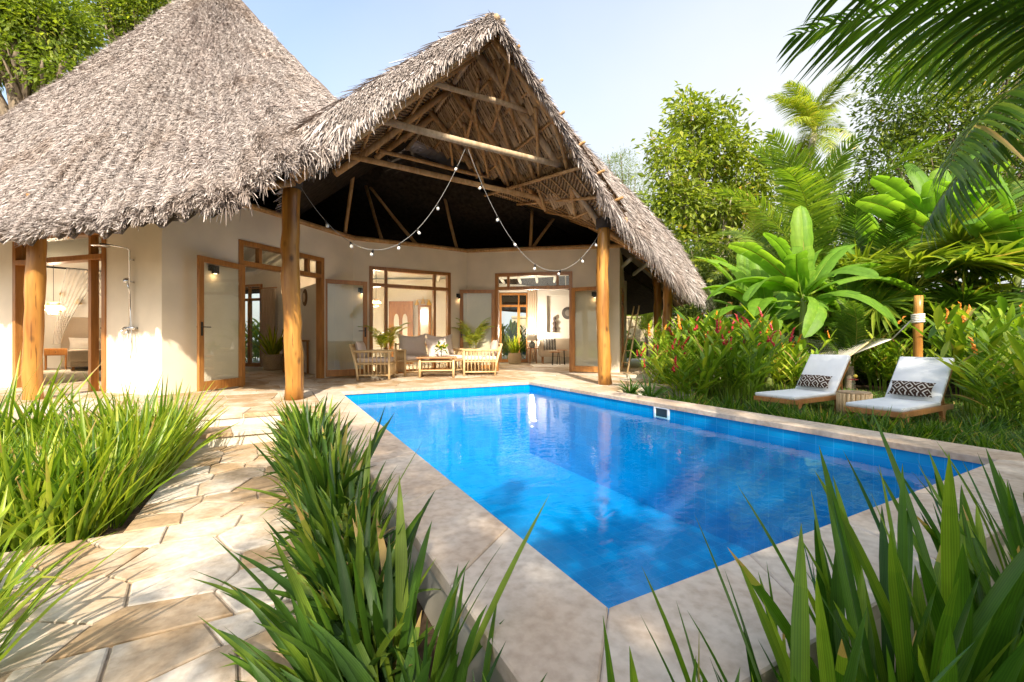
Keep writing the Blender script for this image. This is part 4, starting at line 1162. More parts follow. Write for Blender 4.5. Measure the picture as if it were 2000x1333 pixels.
# string lights
def strand(a, b, sag, n, label, ts):
    a, b = Vector(a), Vector(b)
    f = lambda t: a.lerp(b, t) + Vector((0, 0, -sag*4*t*(1-t)))
    t_ = thing("string_lights", label, "string lights", a, 0, "bulb strings under the gable")
    mb = MB(); mb.tube([f(i/40)-a for i in range(41)], 0.0034, 5); mb.build("cord", M['cord'], t_, smooth=True)
    for k, t in enumerate(ts):
        p = f(t)-a; tl = Matrix.Rotation(0.5*math.sin(k*2.1), 3, 'X') @ Matrix.Rotation(0.5*math.cos(k*1.7), 3, 'Y')
        mb = MB(); mb.lathe(p, [(0.012, 0.006), (0.016, -0.005), (0.017, -0.045), (0.013, -0.05)], 10, tl); so_ = mb.build("socket", M['black'], t_, smooth=True)
        mb = MB(); mb.lathe(p, [(0.011, -0.046), (0.020, -0.060), (0.025, -0.078), (0.020, -0.096), (0.001, -0.104)], 12, tl); mb.build("bulb", M['bulb'], so_, smooth=True)
hang = (-0.74, 7.10, 4.02)
strand(hang, (-2.98, 6.15, 3.0), 1.26, 7, "string of white bulbs looping from the tie beam to the left log post", (0.06, 0.20, 0.33, 0.44, 0.60, 0.73, 0.87))
strand(hang, (1.70, 8.13, 2.95), 1.36, 7, "string of white bulbs looping from the tie beam to the right log post", (0.10, 0.20, 0.31, 0.47, 0.66, 0.82, 0.93))

# outdoor shower
c = along(PL0, P0, 5.2-0.60, 0.0, 0); d = (P0-PL0).normalized()
sh = thing("outdoor_shower", "chrome outdoor shower with rain arm and hand spray on the sunlit wall corner", "shower", c, math.atan2(d.y, d.x))
mb = MB(); mb.tube([(0, -0.06, 1.05), (0, -0.06, 2.24), (0, -0.10, 2.27), (0, -0.44, 2.27)], 0.011, 8); mb.build("riser_pipe", M['chrome'], sh, smooth=True)
mb = MB(); mb.lathe((0, -0.44, 2.225), [(0.11, 0), (0.112, 0.008), (0.02, 0.02), (0.012, 0.045)], 20); mb.build("rain_head", M['chrome'], sh, smooth=True)
mb = MB(); mb.tube([(-0.11, -0.06, 1.03), (0.11, -0.06, 1.03)], 0.024, 10); mb.tube([(-0.075, 0, 1.03), (-0.075, -0.06, 1.03)], 0.018, 8); mb.tube([(0.075, 0, 1.03), (0.075, -0.06, 1.03)], 0.018, 8); mb.tube([(0, -0.06, 1.02), (0, -0.13, 0.92)], 0.014, 8); mb.tube([(-0.13, -0.06, 1.03), (-0.13, -0.10, 0.97)], 0.011, 6); mb.build("mixer", M['chrome'], sh, smooth=True)
mb = MB(); mb.tube([(0.03, -0.07, 1.55), (0.05, -0.12, 1.74)], [0.012, 0.014], 8); mb.lathe((0.055, -0.14, 1.76), [(0.045, -0.01), (0.05, 0.006), (0.02, 0.03)], 14, Matrix.Rotation(R(60), 3, 'X')); mb.build("hand_spray", M['chrome'], sh, smooth=True)
mb = MB(); mb.tube([(0.03, -0.07, 1.56), (0.06, -0.08, 1.2), (0.09, -0.08, 0.72), (0.05, -0.08, 0.56), (0.02, -0.08, 0.70), (0.0, -0.07, 1.0)], 0.007, 6); mb.build("hose", M['chrome'], sh, smooth=True)
mb = MB()
for z in (1.75, 2.1): mb.tube([(0, 0, z), (0, -0.06, z)], 0.013, 8)
mb.build("bracket", M['chrome'], sh, smooth=True)

# pool skimmer
sk = thing("pool_skimmer", "white square skimmer opening in the right pool wall at the waterline", "skimmer", W(3.1, PW, -0.125), ANG)
mb = MB()
for (y, z, dy, dz) in ((-0.115, 0, 0.03, 0.15), (0.115, 0, 0.03, 0.15), (0, 0.065, 0.20, 0.02), (0, -0.065, 0.20, 0.02)): mb.box((-0.008, y, z), (0.02, dy, dz))
mb.build("frame", M['plastic'], sk, bevel=0.003)
mb = MB(); mb.box((-0.0025, 0, 0), (0.006, 0.20, 0.11)); mb.build("dark_panel", M['dark_in'], sk)  # flat panel, its dark colour stands for the shaded opening

# sun loungers
def lounger(label, u, v):
    t = thing("sun_lounger", label, "sun lounger", W(u, v, GZ), ANG-R(90), "wooden sun loungers on the grass")
    for sx in (-1, 1):
        for y in (0.12, 1.25):
            mb = MB()
            mb.grid([[(sx*0.30-0.022, y-0.07, 0.20), (sx*0.30+0.022, y-0.07, 0.20)], [(sx*0.30-0.022, y-0.045, 0.12), (sx*0.30+0.022, y-0.045, 0.12)], [(sx*0.30-0.022, y-0.05, 0), (sx*0.30+0.022, y-0.05, 0)], [(sx*0.30-0.022, y+0.05, 0), (sx*0.30+0.022, y+0.05, 0)], [(sx*0.30-0.022, y+0.03, 0.12), (sx*0.30+0.022, y+0.03, 0.12)], [(sx*0.30-0.022, y+0.07, 0.20), (sx*0.30+0.022, y+0.07, 0.20)]])
            b = len(mb.v)-12
            mb.f += [(b, b+2, b+4, b+6, b+8, b+10), (b+11, b+9, b+7, b+5, b+3, b+1), (b, b+10, b+11, b+1)]; mb.t += [0.5]*3
            mb.build("leg", M['tablewood'], t)
    mb = MB()
    for sx in (-1, 1): mb.box((sx*0.30, 0.78, 0.225), (0.045, 1.60, 0.07), bev=0.006)
    mb.box((0, 0.0, 0.225), (0.555, 0.045, 0.07), bev=0.006); mb.box((0, 1.56, 0.225), (0.555, 0.04, 0.06), bev=0.006)
    for i in range(11): mb.box((0, 0.09+i*0.105, 0.245), (0.55, 0.07, 0.018))
    mb.build("frame", M['tablewood'], t)
    a = R(50); mt = Matrix.Rotation(a, 3, 'X'); b0_ = Vector((0, 1.18, 0.265))
    mb = MB()
    for sx in (-1, 1): mb.box(b0_ + mt @ Vector((sx*0.28, 0.36, -0.02)), (0.04, 0.74, 0.03), mat=mt)
    for i in range(7): mb.box(b0_ + mt @ Vector((0, 0.06+i*0.11, -0.012)), (0.5, 0.06, 0.016), mat=mt)
    mb.tube([(-0.2, 1.62, 0.25), tuple(b0_ + mt @ Vector((-0.2, 0.55, -0.03)))], 0.014, 6); mb.tube([(0.2, 1.62, 0.25), tuple(b0_ + mt @ Vector((0.2, 0.55, -0.03)))], 0.014, 6)
    mb.build("backrest_frame", M['tablewood'], t)
    mb = MB(); mb.box((0, 0.59, 0.287), (0.62, 1.20, 0.060), bev=0.024); mb.build("seat_mattress", M['mattress'], t, smooth=True)
    mb = MB(); mb.box(b0_ + mt @ Vector((0, 0.39, 0.045)), (0.62, 0.80, 0.060), mat=mt, bev=0.024); mb.build("back_mattress", M['mattress'], t, smooth=True)
    return t, b0_, mt, a
def diamond_mat():
    m, t, b = newmat('brown_white_diamond_cloth')
    tc = nd(t, "ShaderNodeTexCoord"); sp = nd(t, "ShaderNodeSeparateXYZ"); t.links.new(tc.outputs['Object'], sp.inputs[0])
    def fold_(o, s):
        a = nd(t, "ShaderNodeMath", operation='MULTIPLY'); t.links.new(o, a.inputs[0]); a.inputs[1].default_value = s
        p = nd(t, "ShaderNodeMath", operation='PINGPONG'); t.links.new(a.outputs[0], p.inputs[0]); p.inputs[1].default_value = 1.0; return p.outputs[0]
    ad = nd(t, "ShaderNodeMath", operation='ADD'); t.links.new(fold_(sp.outputs[0], 15), ad.inputs[0]); t.links.new(fold_(sp.outputs[2], 13), ad.inputs[1])
    ml = nd(t, "ShaderNodeMath", operation='MULTIPLY'); t.links.new(ad.outputs[0], ml.inputs[0]); ml.inputs[1].default_value = 1.4
    fr = nd(t, "ShaderNodeMath", operation='FRACT'); t.links.new(ml.outputs[0], fr.inputs[0])
    gt = nd(t, "ShaderNodeMath", operation='GREATER_THAN'); t.links.new(fr.outputs[0], gt.inputs[0]); gt.inputs[1].default_value = 0.66
    mx = nd(t, "ShaderNodeMixRGB"); t.links.new(gt.outputs[0], mx.inputs[0]); mx.inputs[1].default_value = (0.055, 0.03, 0.02, 1); mx.inputs[2].default_value = (0.60, 0.56, 0.50, 1)
    t.links.new(mx.outputs[0], b.inputs['Base Color']); b.inputs['Roughness'].default_value = 0.9; b.inputs['Specular IOR Level'].default_value = 0.1
    return m
M['diamond'] = diamond_mat()
for lab, plab, u, v in (("white canvas sun lounger nearer the villa, beside the red-flowered bush", "brown and white diamond cushion on the sun lounger nearer the villa", 2.98, 5.95),
                        ("white canvas sun lounger farther from the villa, its foot hidden by garden plants", "brown and white diamond cushion on the sun lounger farther from the villa", 1.70, 5.95)):
    t, b0_, mt, a = lounger(lab, u, v)
    o = pillow(0.50, 0.24, 0.15, seed=int(u*9)).build("cushion", M['diamond'], smooth=True)
    lp = b0_ + mt @ Vector((0, 0.13, 0.165)); wp = Matrix.Translation(t.location) @ Matrix.Rotation(ANG-R(90), 4, 'Z') @ lp
    o.location = wp; o.rotation_euler = (Matrix.Rotation(ANG-R(90), 3, 'Z') @ Matrix.Rotation(a-R(90)+R(4), 3, 'X')).to_euler()
    tag(o, plab, "cushion", "patterned lounger cushions")
# log stump table with slats and a red cocktail
st_ = thing("stump_table", "round side table of upright log slats between the two loungers", "side table", W(2.36, 7.0, GZ), 0)
mb = MB()
for i in range(22):
    a = 2*math.pi*i/22; mb.tube([(0.20*math.cos(a), 0.20*math.sin(a), 0), (0.20*math.cos(a), 0.20*math.sin(a), 0.34)], 0.027, 8)
mb.build("slat_ring", M['bamboo'], st_, smooth=True)
mb = MB(); mb.lathe((0, 0, 0.335), [(0.001, 0), (0.20, 0), (0.215, 0.012), (0.21, 0.03), (0.001, 0.032)], 28); mb.build("tabletop", M['polegrey'], st_)
fd = thing("flower_glass", "red hibiscus in a small glass on the round slatted side table", "flower", W(2.36, 6.95, GZ+0.367))
mb = MB(); mb.lathe((0, 0, 0), [(0.03, 0), (0.03, 0.004), (0.006, 0.01), (0.006, 0.05), (0.03, 0.09), (0.036, 0.15)], 14); mb.build("glass", M['glass'], fd, smooth=True)
mb = MB(); mb.tube([(0, 0, 0.03), (0.01, 0, 0.17)], 0.004, 5); mb.build("stem", M['green_stem'], fd)
for k in range(5):
    a = k*1.2566; mb = MB()
    rows = [[(math.cos(a+db)*r, math.sin(a+db)*r, 0.17+0.05*r/0.07-0.03*(r/0.07)**3) for db in (-0.5, -0.2, 0.2, 0.5)] for r in (0.008, 0.04, 0.065, 0.075)]
    mb.grid(rows); mb.build("petal", M['red'], fd, smooth=True)
mb = MB(); mb.ball((0.03, -0.02, 0.24), 0.028, 8); mb.build("lime_slice", M['yellow'], fd, smooth=True)

# hammock and its posts
pr, plf = Vector((7.93, 8.5, 0)), Vector((6.18, 12.4, 0))
def ham_post(p, r, top, wz, label):
    t = thing("hammock_post", label, "post", (p.x, p.y, GZ), 0, "hammock posts")
    mb = MB(); mb.pole((0, 0, 0), (0.01, 0, top-GZ), r*1.05, r*0.95, 14, 0.006, int(top*9), 8); mb.build("pole", M['post'], t, smooth=True)
    mb = MB(); pts = []
    for i in range(60):
        a = i*2*math.pi/12; pts.append(((r+0.012)*math.cos(a), (r+0.012)*math.sin(a), wz-GZ-0.085+0.17*i/59))
    mb.tube(pts, 0.020, 6); mb.build("rope_wrap", M['rope'], t, smooth=True)
ham_post(pr, 0.078, 1.71, 1.26, "log hammock post with white rope wrap behind the farther lounger")
ham_post(plf, 0.085, 1.92, 1.46, "slim log hammock post with white knot behind the flowering bush")
ha = thing("hammock", "off-white net hammock with fringe hung between two log posts", "hammock", (pr.x, pr.y, 0))
ax = (plf-pr).normalized(); sdv = Vector((ax.y, -ax.x, 0.42)).normalized(); Lh = (plf-pr).length
a_ = Vector((0, 0, 1.24)) - ax*(-0.1); ring1 = ax*0.42 + Vector((0, 0, 0.86)); bar1 = ax*0.95 + Vector((0, 0, 0.70)); bar2 = ax*(Lh-1.1) + Vector((0, 0, 0.98)); ring2_ = ax*(Lh-0.5) + Vector((0, 0, 1.05)); e_ = ax*(Lh-0.1) + Vector((0, 0, 1.45))
hw = 0.46
for s_, r_, b_ in ((a_, ring1, bar1), (e_, ring2_, bar2)):
    mb = MB(); mb.tube([s_, r_], 0.014, 6)
    for i in range(15): mb.tube([r_, b_+sdv*(hw*(2*i/14-1))], 0.005, 4)
    mb.build("rope", M['rope'], ha, smooth=True)
for b in (bar1, bar2):
    mb = MB(); mb.tube([b-sdv*(hw+0.05), b+sdv*(hw+0.05)], 0.018, 8); mb.build("spreader_bar", M['bamboo'], ha, smooth=True)
def netp(s, t):
    p = bar1.lerp(bar2, s) + sdv*(hw*t); p.z -= 0.24*4*s*(1-s)*0.8 + 0.20*(1-t*t)*math.sin(math.pi*s); return p
mb = MB()
for i in range(19): mb.tube([netp(j/24, 2*i/18-1) for j in range(25)], 0.0042, 4)
for j in range(1, 46): mb.tube([netp(j/46, 2*i/10-1) for i in range(11)], 0.0036, 4)
mb.build("net", M['rope'], ha)
rg = random.Random(3)
for sg in (-1, 1):
    mb = MB()
    for j in range(70):
        p = netp(j/69, sg); mb.tube([p, p+sdv*sg*0.01+Vector((rg.uniform(-.01, .01), 0, -0.09)), p+Vector((rg.uniform(-.03, .03), rg.uniform(-.02, .02), -rg.uniform(0.13, 0.22)))], 0.004, 3)
    mb.build("fringe", M['rope'], ha)

# wooden ladder by the side wall
ld = thing("wooden_ladder", "slim wooden ladder leaning on the shaded side wall past the right post", "ladder", (3.22, 11.55, 0), R(-74))
mb = MB()
for x in (-0.17, 0.17): mb.pole((x, -0.28, 0), (x*0.75, 0.10, 1.75), 0.024, 0.02, 8, 0.004, int(x*100)); 
mb.build("rail", M['bamboo'], ld, smooth=True)
for k in range(5):
    s = 0.14+k*0.18; mb = MB(); mb.tube([(-0.17*(1-.25*s), -0.28+0.38*s, 1.75*s), (0.17*(1-.25*s), -0.28+0.38*s, 1.75*s)], 0.015, 8); mb.build("rung", M['bamboo'], ld, smooth=True)

# ------------------------------------------------------------------ inside the rooms
def woven_pendant(label, loc, r, zc_, e):
    t = thing("pendant_lamp", label, "pendant lamp", (loc[0], loc[1], zc_), 0, "woven pendant lamps")
    mb = MB(); mb.tube([(0, 0, r*0.75), (0, 0, 3.05-zc_)], 0.006, 5); mb.build("cord", M['black'], t)
    mb = MB(); prof = [(0.45, 0.85), (0.45, 0.5), (0.75, 0.4), (1.0, 0.12), (1.0, -0.12), (0.75, -0.4), (0.42, -0.5), (0.42, -0.8)]
    for i in range(40):
        a = 2*math.pi*i/40
        for tw in (0.0, 0.5):
            mb.tube([(r*p*math.cos(a+tw*(z+0.8)), r*p*math.sin(a+tw*(z+0.8)), r*z*0.8) for p, z in prof], 0.004, 4)
    for p, z in prof: mb.tube([(r*p*math.cos(a*math.pi/12), r*p*math.sin(a*math.pi/12), r*z*0.8) for a in range(25)], 0.007, 4)
    mb.build("lamp_shade", M['basket'], t)
    mb = MB(); mb.ball((0, 0, 0), 0.035, 10); mb.build("bulb", M['glow'], t, smooth=True)
    point_light(t, (0, 0, -0.06), e, r=0.05, col=(1, 0.80, 0.58))
woven_pendant("woven cane pendant lamp glowing above the bedroom nightstand", (-12.75, 12.1), 0.26, 1.72, 75)
woven_pendant("woven cane pendant lamp glowing behind the fixed window, left of the carved door", (-3.92, 12.55), 0.15, 1.92, 330)

bd = thing("bed", "double bed with tall beige headboard and grey-beige throw in the left bedroom", "bed", (-12.3, 13.05, 0), R(45))
mb = MB(); mb.box((0.05, 0.995, 0.77), (1.85, 0.10, 1.54), bev=0.03); mb.build("headboard", M['beige'], bd, smooth=False)
mb = MB(); mb.box((0, 0, 0.19), (1.36, 1.86, 0.18), bev=0.02); mb.build("bed_base", M['beige'], bd)
for sx in (-0.6, 0.6):
    for sy in (-0.85, 0.85):
        mb = MB(); mb.box((sx, sy, 0.05), (0.06, 0.06, 0.10)); mb.build("leg", M['teak'], bd)
mb = MB(); mb.box((0, 0.0, 0.41), (1.36, 1.86, 0.26), bev=0.07); mb.build("mattress", M['linen'], bd, smooth=True)
mb = MB(); mb.box((0, -0.45, 0.40), (1.42, 1.05, 0.33), bev=0.06); mb.build("throw", M['beige'], bd, smooth=True)
for k, (x, y, w_, h_, m_) in enumerate(((-0.40, 0.78, 0.62, 0.42, 'linen'), (0.32, 0.78, 0.62, 0.42, 'linen'), (-0.02, 0.60, 0.44, 0.44, 'beige'))):
    o = pillow(w_, h_, 0.18, seed=k+30).build("pillow", M[m_], smooth=True)
    wp = Matrix.Translation(bd.location) @ Matrix.Rotation(R(45), 4, 'Z') @ Vector((x, y, 0.54+h_/2-0.03)); o.location = wp; o.rotation_euler = (R(18), 0, R(45))
    tag(o, ("white bed pillow beside the nightstand", "white bed pillow on the side away from the nightstand", "square patterned beige pillow in front of the white bed pillows")[k], "pillow", "bed pillows")
ns = thing("nightstand", "small teak nightstand with a drawer beside the bed", "nightstand", (-13.12, 12.52, 0), R(45))
mb = MB(); mb.box((0, 0, 0.50), (0.46, 0.40, 0.20), bev=0.006); mb.build("cabinet", M['teak'], ns)
mb = MB(); mb.box((0, -0.207, 0.50), (0.40, 0.014, 0.14), bev=0.003); dr = mb.build("drawer", M['teak'], ns); mb = MB(); mb.ball((0, -0.225, 0.50), 0.014, 8); mb.build("handle", M['black'], dr)
for sx in (-0.2, 0.2):
    for sy in (-0.17, 0.17):
        mb = MB(); mb.tube([(sx, sy, 0), (sx, sy, 0.40)], 0.02, 8); mb.build("leg", M['teak'], ns)
wd = thing("wardrobe", "plain white wardrobe at the left edge of the bedroom doorway", "wardrobe", (-14.25, 12.35, 0), R(45))
mb = MB(); mb.box((0, 0, 1.0), (0.9, 0.34, 2.0), bev=0.006); mb.build("cabinet", M['white_wall'], wd)
for sx in (-0.222, 0.222):
    mb = MB(); mb.box((sx, -0.18, 1.02), (0.43, 0.02, 1.9), bev=0.003); dd_ = mb.build("door", M['white_wall'], wd); mb = MB(); mb.tube([(sx*0.15, -0.20, 0.95), (sx*0.15, -0.20, 1.15)], 0.008, 6); mb.build("handle", M['brass'], dd_)
wlp = thing("reading_lamp", "brass cone reading lamp on the bedroom wall above the headboard", "wall lamp", (-13.49, 13.38, 1.98), R(45))
mb = MB(); mb.lathe((-0.22, -0.06, 0.24), [(0.001, -0.02), (0.07, 0), (0.075, 0.03), (0.02, 0.06)], 16, Matrix.Rotation(R(70), 3, 'X')); mb.build("wall_disc", M['brass'], wlp, smooth=True)
mb = MB(); mb.tube([(-0.2, -0.05, 0.22), (0.1, -0.16, 0.22), (0.1, -0.16, 0.10)], 0.008, 6); mb.build("arm", M['brass'], wlp)
mb = MB(); mb.lathe((0.1, -0.16, -0.04), [(0.10, 0), (0.02, 0.15), (0.012, 0.17)], 18); mb.build("lamp_shade", M['brass'], wlp, smooth=True)
pf = thing("picture_frame", "thin white picture frame on the bedroom wall behind the net", "picture", (-12.95, 13.91, 2.1), R(45))
mb = MB()
for (x, z, w_, h_) in ((0, 0.27, 0.44, 0.03), (0, -0.27, 0.44, 0.03), (-0.205, 0, 0.03, 0.51), (0.205, 0, 0.03, 0.51)): mb.box((x, -0.02, z), (w_, 0.03, h_))
mb.build("frame", M['white_wall'], pf); mb = MB(); mb.box((0, -0.008, 0), (0.38, 0.008, 0.51)); mb.build("print", M['linen'], pf)
mn = thing("mosquito_net", "sheer white mosquito net gathered back over the bed", "net", (-12.3, 13.05, 2.98), R(45))
for k, (x0, x1, xb, y0) in enumerate(((-0.75, 0.05, -0.95, 0.55), (-0.55, 0.9, 0.85, 0.75))):
    mb = MB(); rows = []
    for i in range(19):
        s = i/18; rows.append([((x0+(x1-x0)*j/30)*(1-s)**1.3 + (xb+0.16*(j/30-0.5))*(1-(1-s)**1.3), y0+0.05*math.sin(j*1.3)*(1-s*0.3)+0.1*s, -2.25*s) for j in range(31)])
    mb.grid(rows); mb.build("drape", M['net'], mn, smooth=True)

# left room: desk, woven disc, basket plant pot, curtain
dk = thing("desk", "narrow teak desk in the left room, mostly behind the log post", "desk", (-5.55, 11.15, 0), R(130.7))
mb = MB(); mb.box((0, 0, 0.82), (0.95, 0.42, 0.035), bev=0.004); mb.build("tabletop", M['teak'], dk)
for sx in (-0.44, 0.44):
    for sy in (-0.17, 0.17):
        mb = MB(); mb.box((sx, sy, 0.40), (0.045, 0.045, 0.80)); mb.build("leg", M['teak'], dk)
def disc_mat(name, a, b2):
    m, t, b = newmat(name)
    tc = nd(t, "ShaderNodeTexCoord"); ln = nd(t, "ShaderNodeVectorMath", operation='LENGTH'); t.links.new(tc.outputs['Object'], ln.inputs[0])
    wv = nd(t, "ShaderNodeMath", operation='MULTIPLY'); t.links.new(ln.outputs['Value'], wv.inputs[0]); wv.inputs[1].default_value = 26
    sn = nd(t, "ShaderNodeMath", operation='SINE'); t.links.new(wv.outputs[0], sn.inputs[0])
    r = ramp(t, [(0.35, a), (0.6, b2)]); mr = nd(t, "ShaderNodeMath", operation='MULTIPLY_ADD'); t.links.new(sn.outputs[0], mr.inputs[0]); mr.inputs[1].default_value = 0.5; mr.inputs[2].default_value = 0.5
    t.links.new(mr.outputs[0], r.inputs[0]); t.links.new(r.outputs[0], b.inputs['Base Color']); b.inputs['Roughness'].default_value = 0.8
    return m
wp_ = thing("woven_plate", "round brown and cream woven wall plate in the left room", "wall plate", (-5.37, 11.24, 1.94), R(130.7))
mb = MB(); mb.lathe((0, 0, 0), [(0.001, 0.0), (0.10, 0.008), (0.215, 0.04), (0.225, 0.045), (0.215, 0.03), (0.001, -0.008)], 28, Matrix.Rotation(R(-90), 3, 'X')); o = mb.build("plate", disc_mat('woven_rings', (0.16, 0.09, 0.05), (0.60, 0.50, 0.38)), wp_, smooth=True); o.rotation_euler = (0, 0, R(180)); o.location = (0, 0.02, 0)
def curtain(label, p, q, z0, z1, folds):
    p, q = Vector(p), Vector(q); t = thing("curtain", label, "curtain", (p.x, p.y, 0), 0, "beige curtains at the garden doors")
    d = (q-p); n = Vector((-d.y, d.x)).normalized(); mb = MB(); rows = []
    for i in range(7):
        s = i/6; rows.append([(d.x*j/60+n.x*(-0.08+0.035*math.sin(j/60*folds*6.283)*(0.6+0.4*s)), d.y*j/60+n.y*(-0.08+0.035*math.sin(j/60*folds*6.283)*(0.6+0.4*s)), z1+(z0-z1)*s) for j in range(61)])
    mb.grid(rows); mb.build("cloth", M['curtain'], t, smooth=True)
    mb = MB(); e = d*1.0; s_ = -d*1.9; mb.tube([(s_.x+n.x*-0.08, s_.y-n.y*0.08, z1+0.03), (e.x*1.1-n.x*0.08, e.y*1.1-n.y*0.08, z1+0.03)], 0.016, 8); mb.build("rod", M['teak'], t)
curtain("beige curtain beside the garden door of the left room", (-7.80, 13.62), (-7.25, 13.45), 0.03, 2.42, 5)
curtain("beige curtain beside the garden door of the right room", (0.58, 16.28), (0.92, 16.28), 0.03, 2.72, 4)
def basket_pot(t, r, h):
    mb = MB(); k = 10; prof = [(r*0.9, 0)]
    for i in range(1, k*2): 
        z = h*i/(k*2); prof.append((r*(0.92+0.12*math.sin(math.pi*z/h)) + (0.008 if i % 2 else -0.002), z))
    prof += [(r*0.98, h), (r*0.92, h), (r*0.90, h*0.85), (0.001, h*0.85)]
    mb.lathe((0, 0, 0), prof, 24); mb.build("pot", M['basket'], t, smooth=True)

# middle room
cd = thing("carved_door", "double teak door with two tall arched white panels in the middle room", "door", (-3.90, 15.32, 0), R(-2))
mb = MB(); mb.box((0, -0.03, 1.10), (0.86, 0.06, 2.2), bev=0.006); mb.build("leaf_pair", M['teak'], cd)
for sx in (-0.15, 0.15):
    mb = MB(); pts = [(sx-0.09, 0.35), (sx+0.09, 0.35), (sx+0.09, 1.5)] + [(sx+0.09*math.cos(a), 1.5+0.26*math.sin(a)**1.0) for a in (0.3, 0.6, 0.9, 1.2, 1.5708, 1.94, 2.24, 2.54, 2.84)] + [(sx-0.09, 1.5)]
    n = len(pts); mb.add([(x, -0.066, z) for x, z in pts] + [(x, -0.058, z) for x, z in pts], [tuple(range(n))] + [(i, (i+1) % n, n+(i+1) % n, n+i) for i in range(n)]); mb.build("arched_panel", M['white_wall'], cd)
mb = MB(); mb.box((0, -0.068, 1.1), (0.03, 0.02, 2.1)); mb.build("centre_strip", M['teak'], cd)
bl = thing("brass_lamp", "brass three-cone wall lamp behind the fixed window", "wall lamp", (-3.10, 15.36, 2.22), R(-2))
mb = MB(); mb.tube([(-0.22, -0.16, 0.02), (0.22, -0.16, 0.02)], 0.012, 8); mb.tube([(0, 0, 0.02), (0, -0.16, 0.02)], 0.012, 8); mb.tube([(0, -0.16, 0.02), (0, -0.16, 0.14)], 0.01, 8); mb.build("arm", M['brass'], bl)
for x in (-0.21, 0.0, 0.21):
    mb = MB(); mb.lathe((x, -0.16, -0.16 if x else -0.12), [(0.10, 0), (0.025, 0.16), (0.015, 0.19)], 16); mb.build("lamp_shade", M['brass'], bl, smooth=True)
mi = thing("wood_framed_mirror", "tall narrow wooden mirror under the brass wall lamp", "mirror", (-3.08, 15.34, 1.35), R(-2))
mb = MB()
for (x, z, w_, h_) in ((0, 0.69, 0.46, 0.08), (0, -0.69, 0.46, 0.08), (-0.19, 0, 0.08, 1.30), (0.19, 0, 0.08, 1.30)): mb.box((x, -0.03, z), (w_, 0.05, h_))
mb.build("frame", M['teak'], mi); mb = MB(); mb.box((0, -0.015, 0), (0.30, 0.01, 1.30)); mb.build("mirror_glass", M['chrome'], mi)

# right room
sf = thing("indoor_sofa", "beige upholstered sofa in the right room under the wall niche", "sofa", (1.95, 15.55, 0), R(180))
mb = MB(); mb.box((0, 0.02, 0.36), (1.9, 0.72, 0.22), bev=0.04); mb.build("seat", M['beige'], sf, smooth=True)
mb = MB(); mb.box((0, -0.32, 0.62), (1.9, 0.18, 0.55), bev=0.06); mb.build("backrest", M['beige'], sf, smooth=True)
for sx in (-0.92, 0.92):
    mb = MB(); mb.box((sx, 0.0, 0.45), (0.16, 0.74, 0.36), bev=0.05); mb.build("armrest", M['beige'], sf, smooth=True)
    for sy in (-0.3, 0.3):
        mb = MB(); mb.tube([(sx*0.93, sy, 0), (sx*0.93, sy, 0.26)], [0.015, 0.024], 8); mb.build("leg", M['teak'], sf)
def zig_mat():
    m, t, b = newmat('black_white_zigzag')
    tc = nd(t, "ShaderNodeTexCoord"); sp = nd(t, "ShaderNodeSeparateXYZ"); t.links.new(tc.outputs['Object'], sp.inputs[0])
    p = nd(t, "ShaderNodeMath", operation='PINGPONG'); t.links.new(sp.outputs[2], p.inputs[0]); p.inputs[1].default_value = 0.05
    a = nd(t, "ShaderNodeMath", operation='ADD'); t.links.new(sp.outputs[0], a.inputs[0]); t.links.new(p.outputs[0], a.inputs[1])
    q = nd(t, "ShaderNodeMath", operation='PINGPONG'); t.links.new(a.outputs[0], q.inputs[0]); q.inputs[1].default_value = 0.05
    g = nd(t, "ShaderNodeMath", operation='GREATER_THAN'); t.links.new(q.outputs[0], g.inputs[0]); g.inputs[1].default_value = 0.025
    mx = nd(t, "ShaderNodeMixRGB"); t.links.new(g.outputs[0], mx.inputs[0]); mx.inputs[1].default_value = (0.03, 0.035, 0.04, 1); mx.inputs[2].default_value = (0.62, 0.60, 0.56, 1); t.links.new(mx.outputs[0], b.inputs['Base Color']); b.inputs['Roughness'].default_value = 0.9
    return m
o = pillow(0.48, 0.44, 0.16, seed=44).build("cushion", zig_mat(), smooth=True); o.location = (1.35, 15.52, 0.69); o.rotation_euler = (R(-16), 0, R(8)); tag(o, "black and white zigzag cushion on the indoor sofa", "cushion")
sdt = thing("side_table", "small wooden side table between the curtain and the indoor sofa", "side table", (0.72, 15.55, 0))
mb = MB(); mb.lathe((0, 0, 0.52), [(0.001, 0), (0.22, 0), (0.22, 0.03), (0.001, 0.03)], 20); mb.build("tabletop", M['teak'], sdt)
for k in range(3):
    a = k*2.094; mb = MB(); mb.tube([(0.16*math.cos(a), 0.16*math.sin(a), 0), (0.13*math.cos(a), 0.13*math.sin(a), 0.52)], 0.016, 8); mb.build("leg", M['teak'], sdt)
tl = thing("table_lamp", "table lamp with pale shade on the side table by the indoor sofa", "table lamp", (0.72, 15.55, 0.5505))
mb = MB(); mb.lathe((0, 0, 0), [(0.07, 0), (0.11, 0.08), (0.11, 0.16), (0.04, 0.25), (0.015, 0.30)], 18); mb.build("base", plain('grey_ceramic', (0.25, 0.27, 0.27), 0.4), tl, smooth=True)
mb = MB(); mb.lathe((0, 0, 0.27), [(0.21, 0), (0.15, 0.24)], 20); mb.build("lamp_shade", M['linen'], tl, smooth=True)
point_light(tl, (0, 0, 0.60), 70, col=(1, 0.86, 0.68), r=0.08)  # added light above the shade, brightens the right room
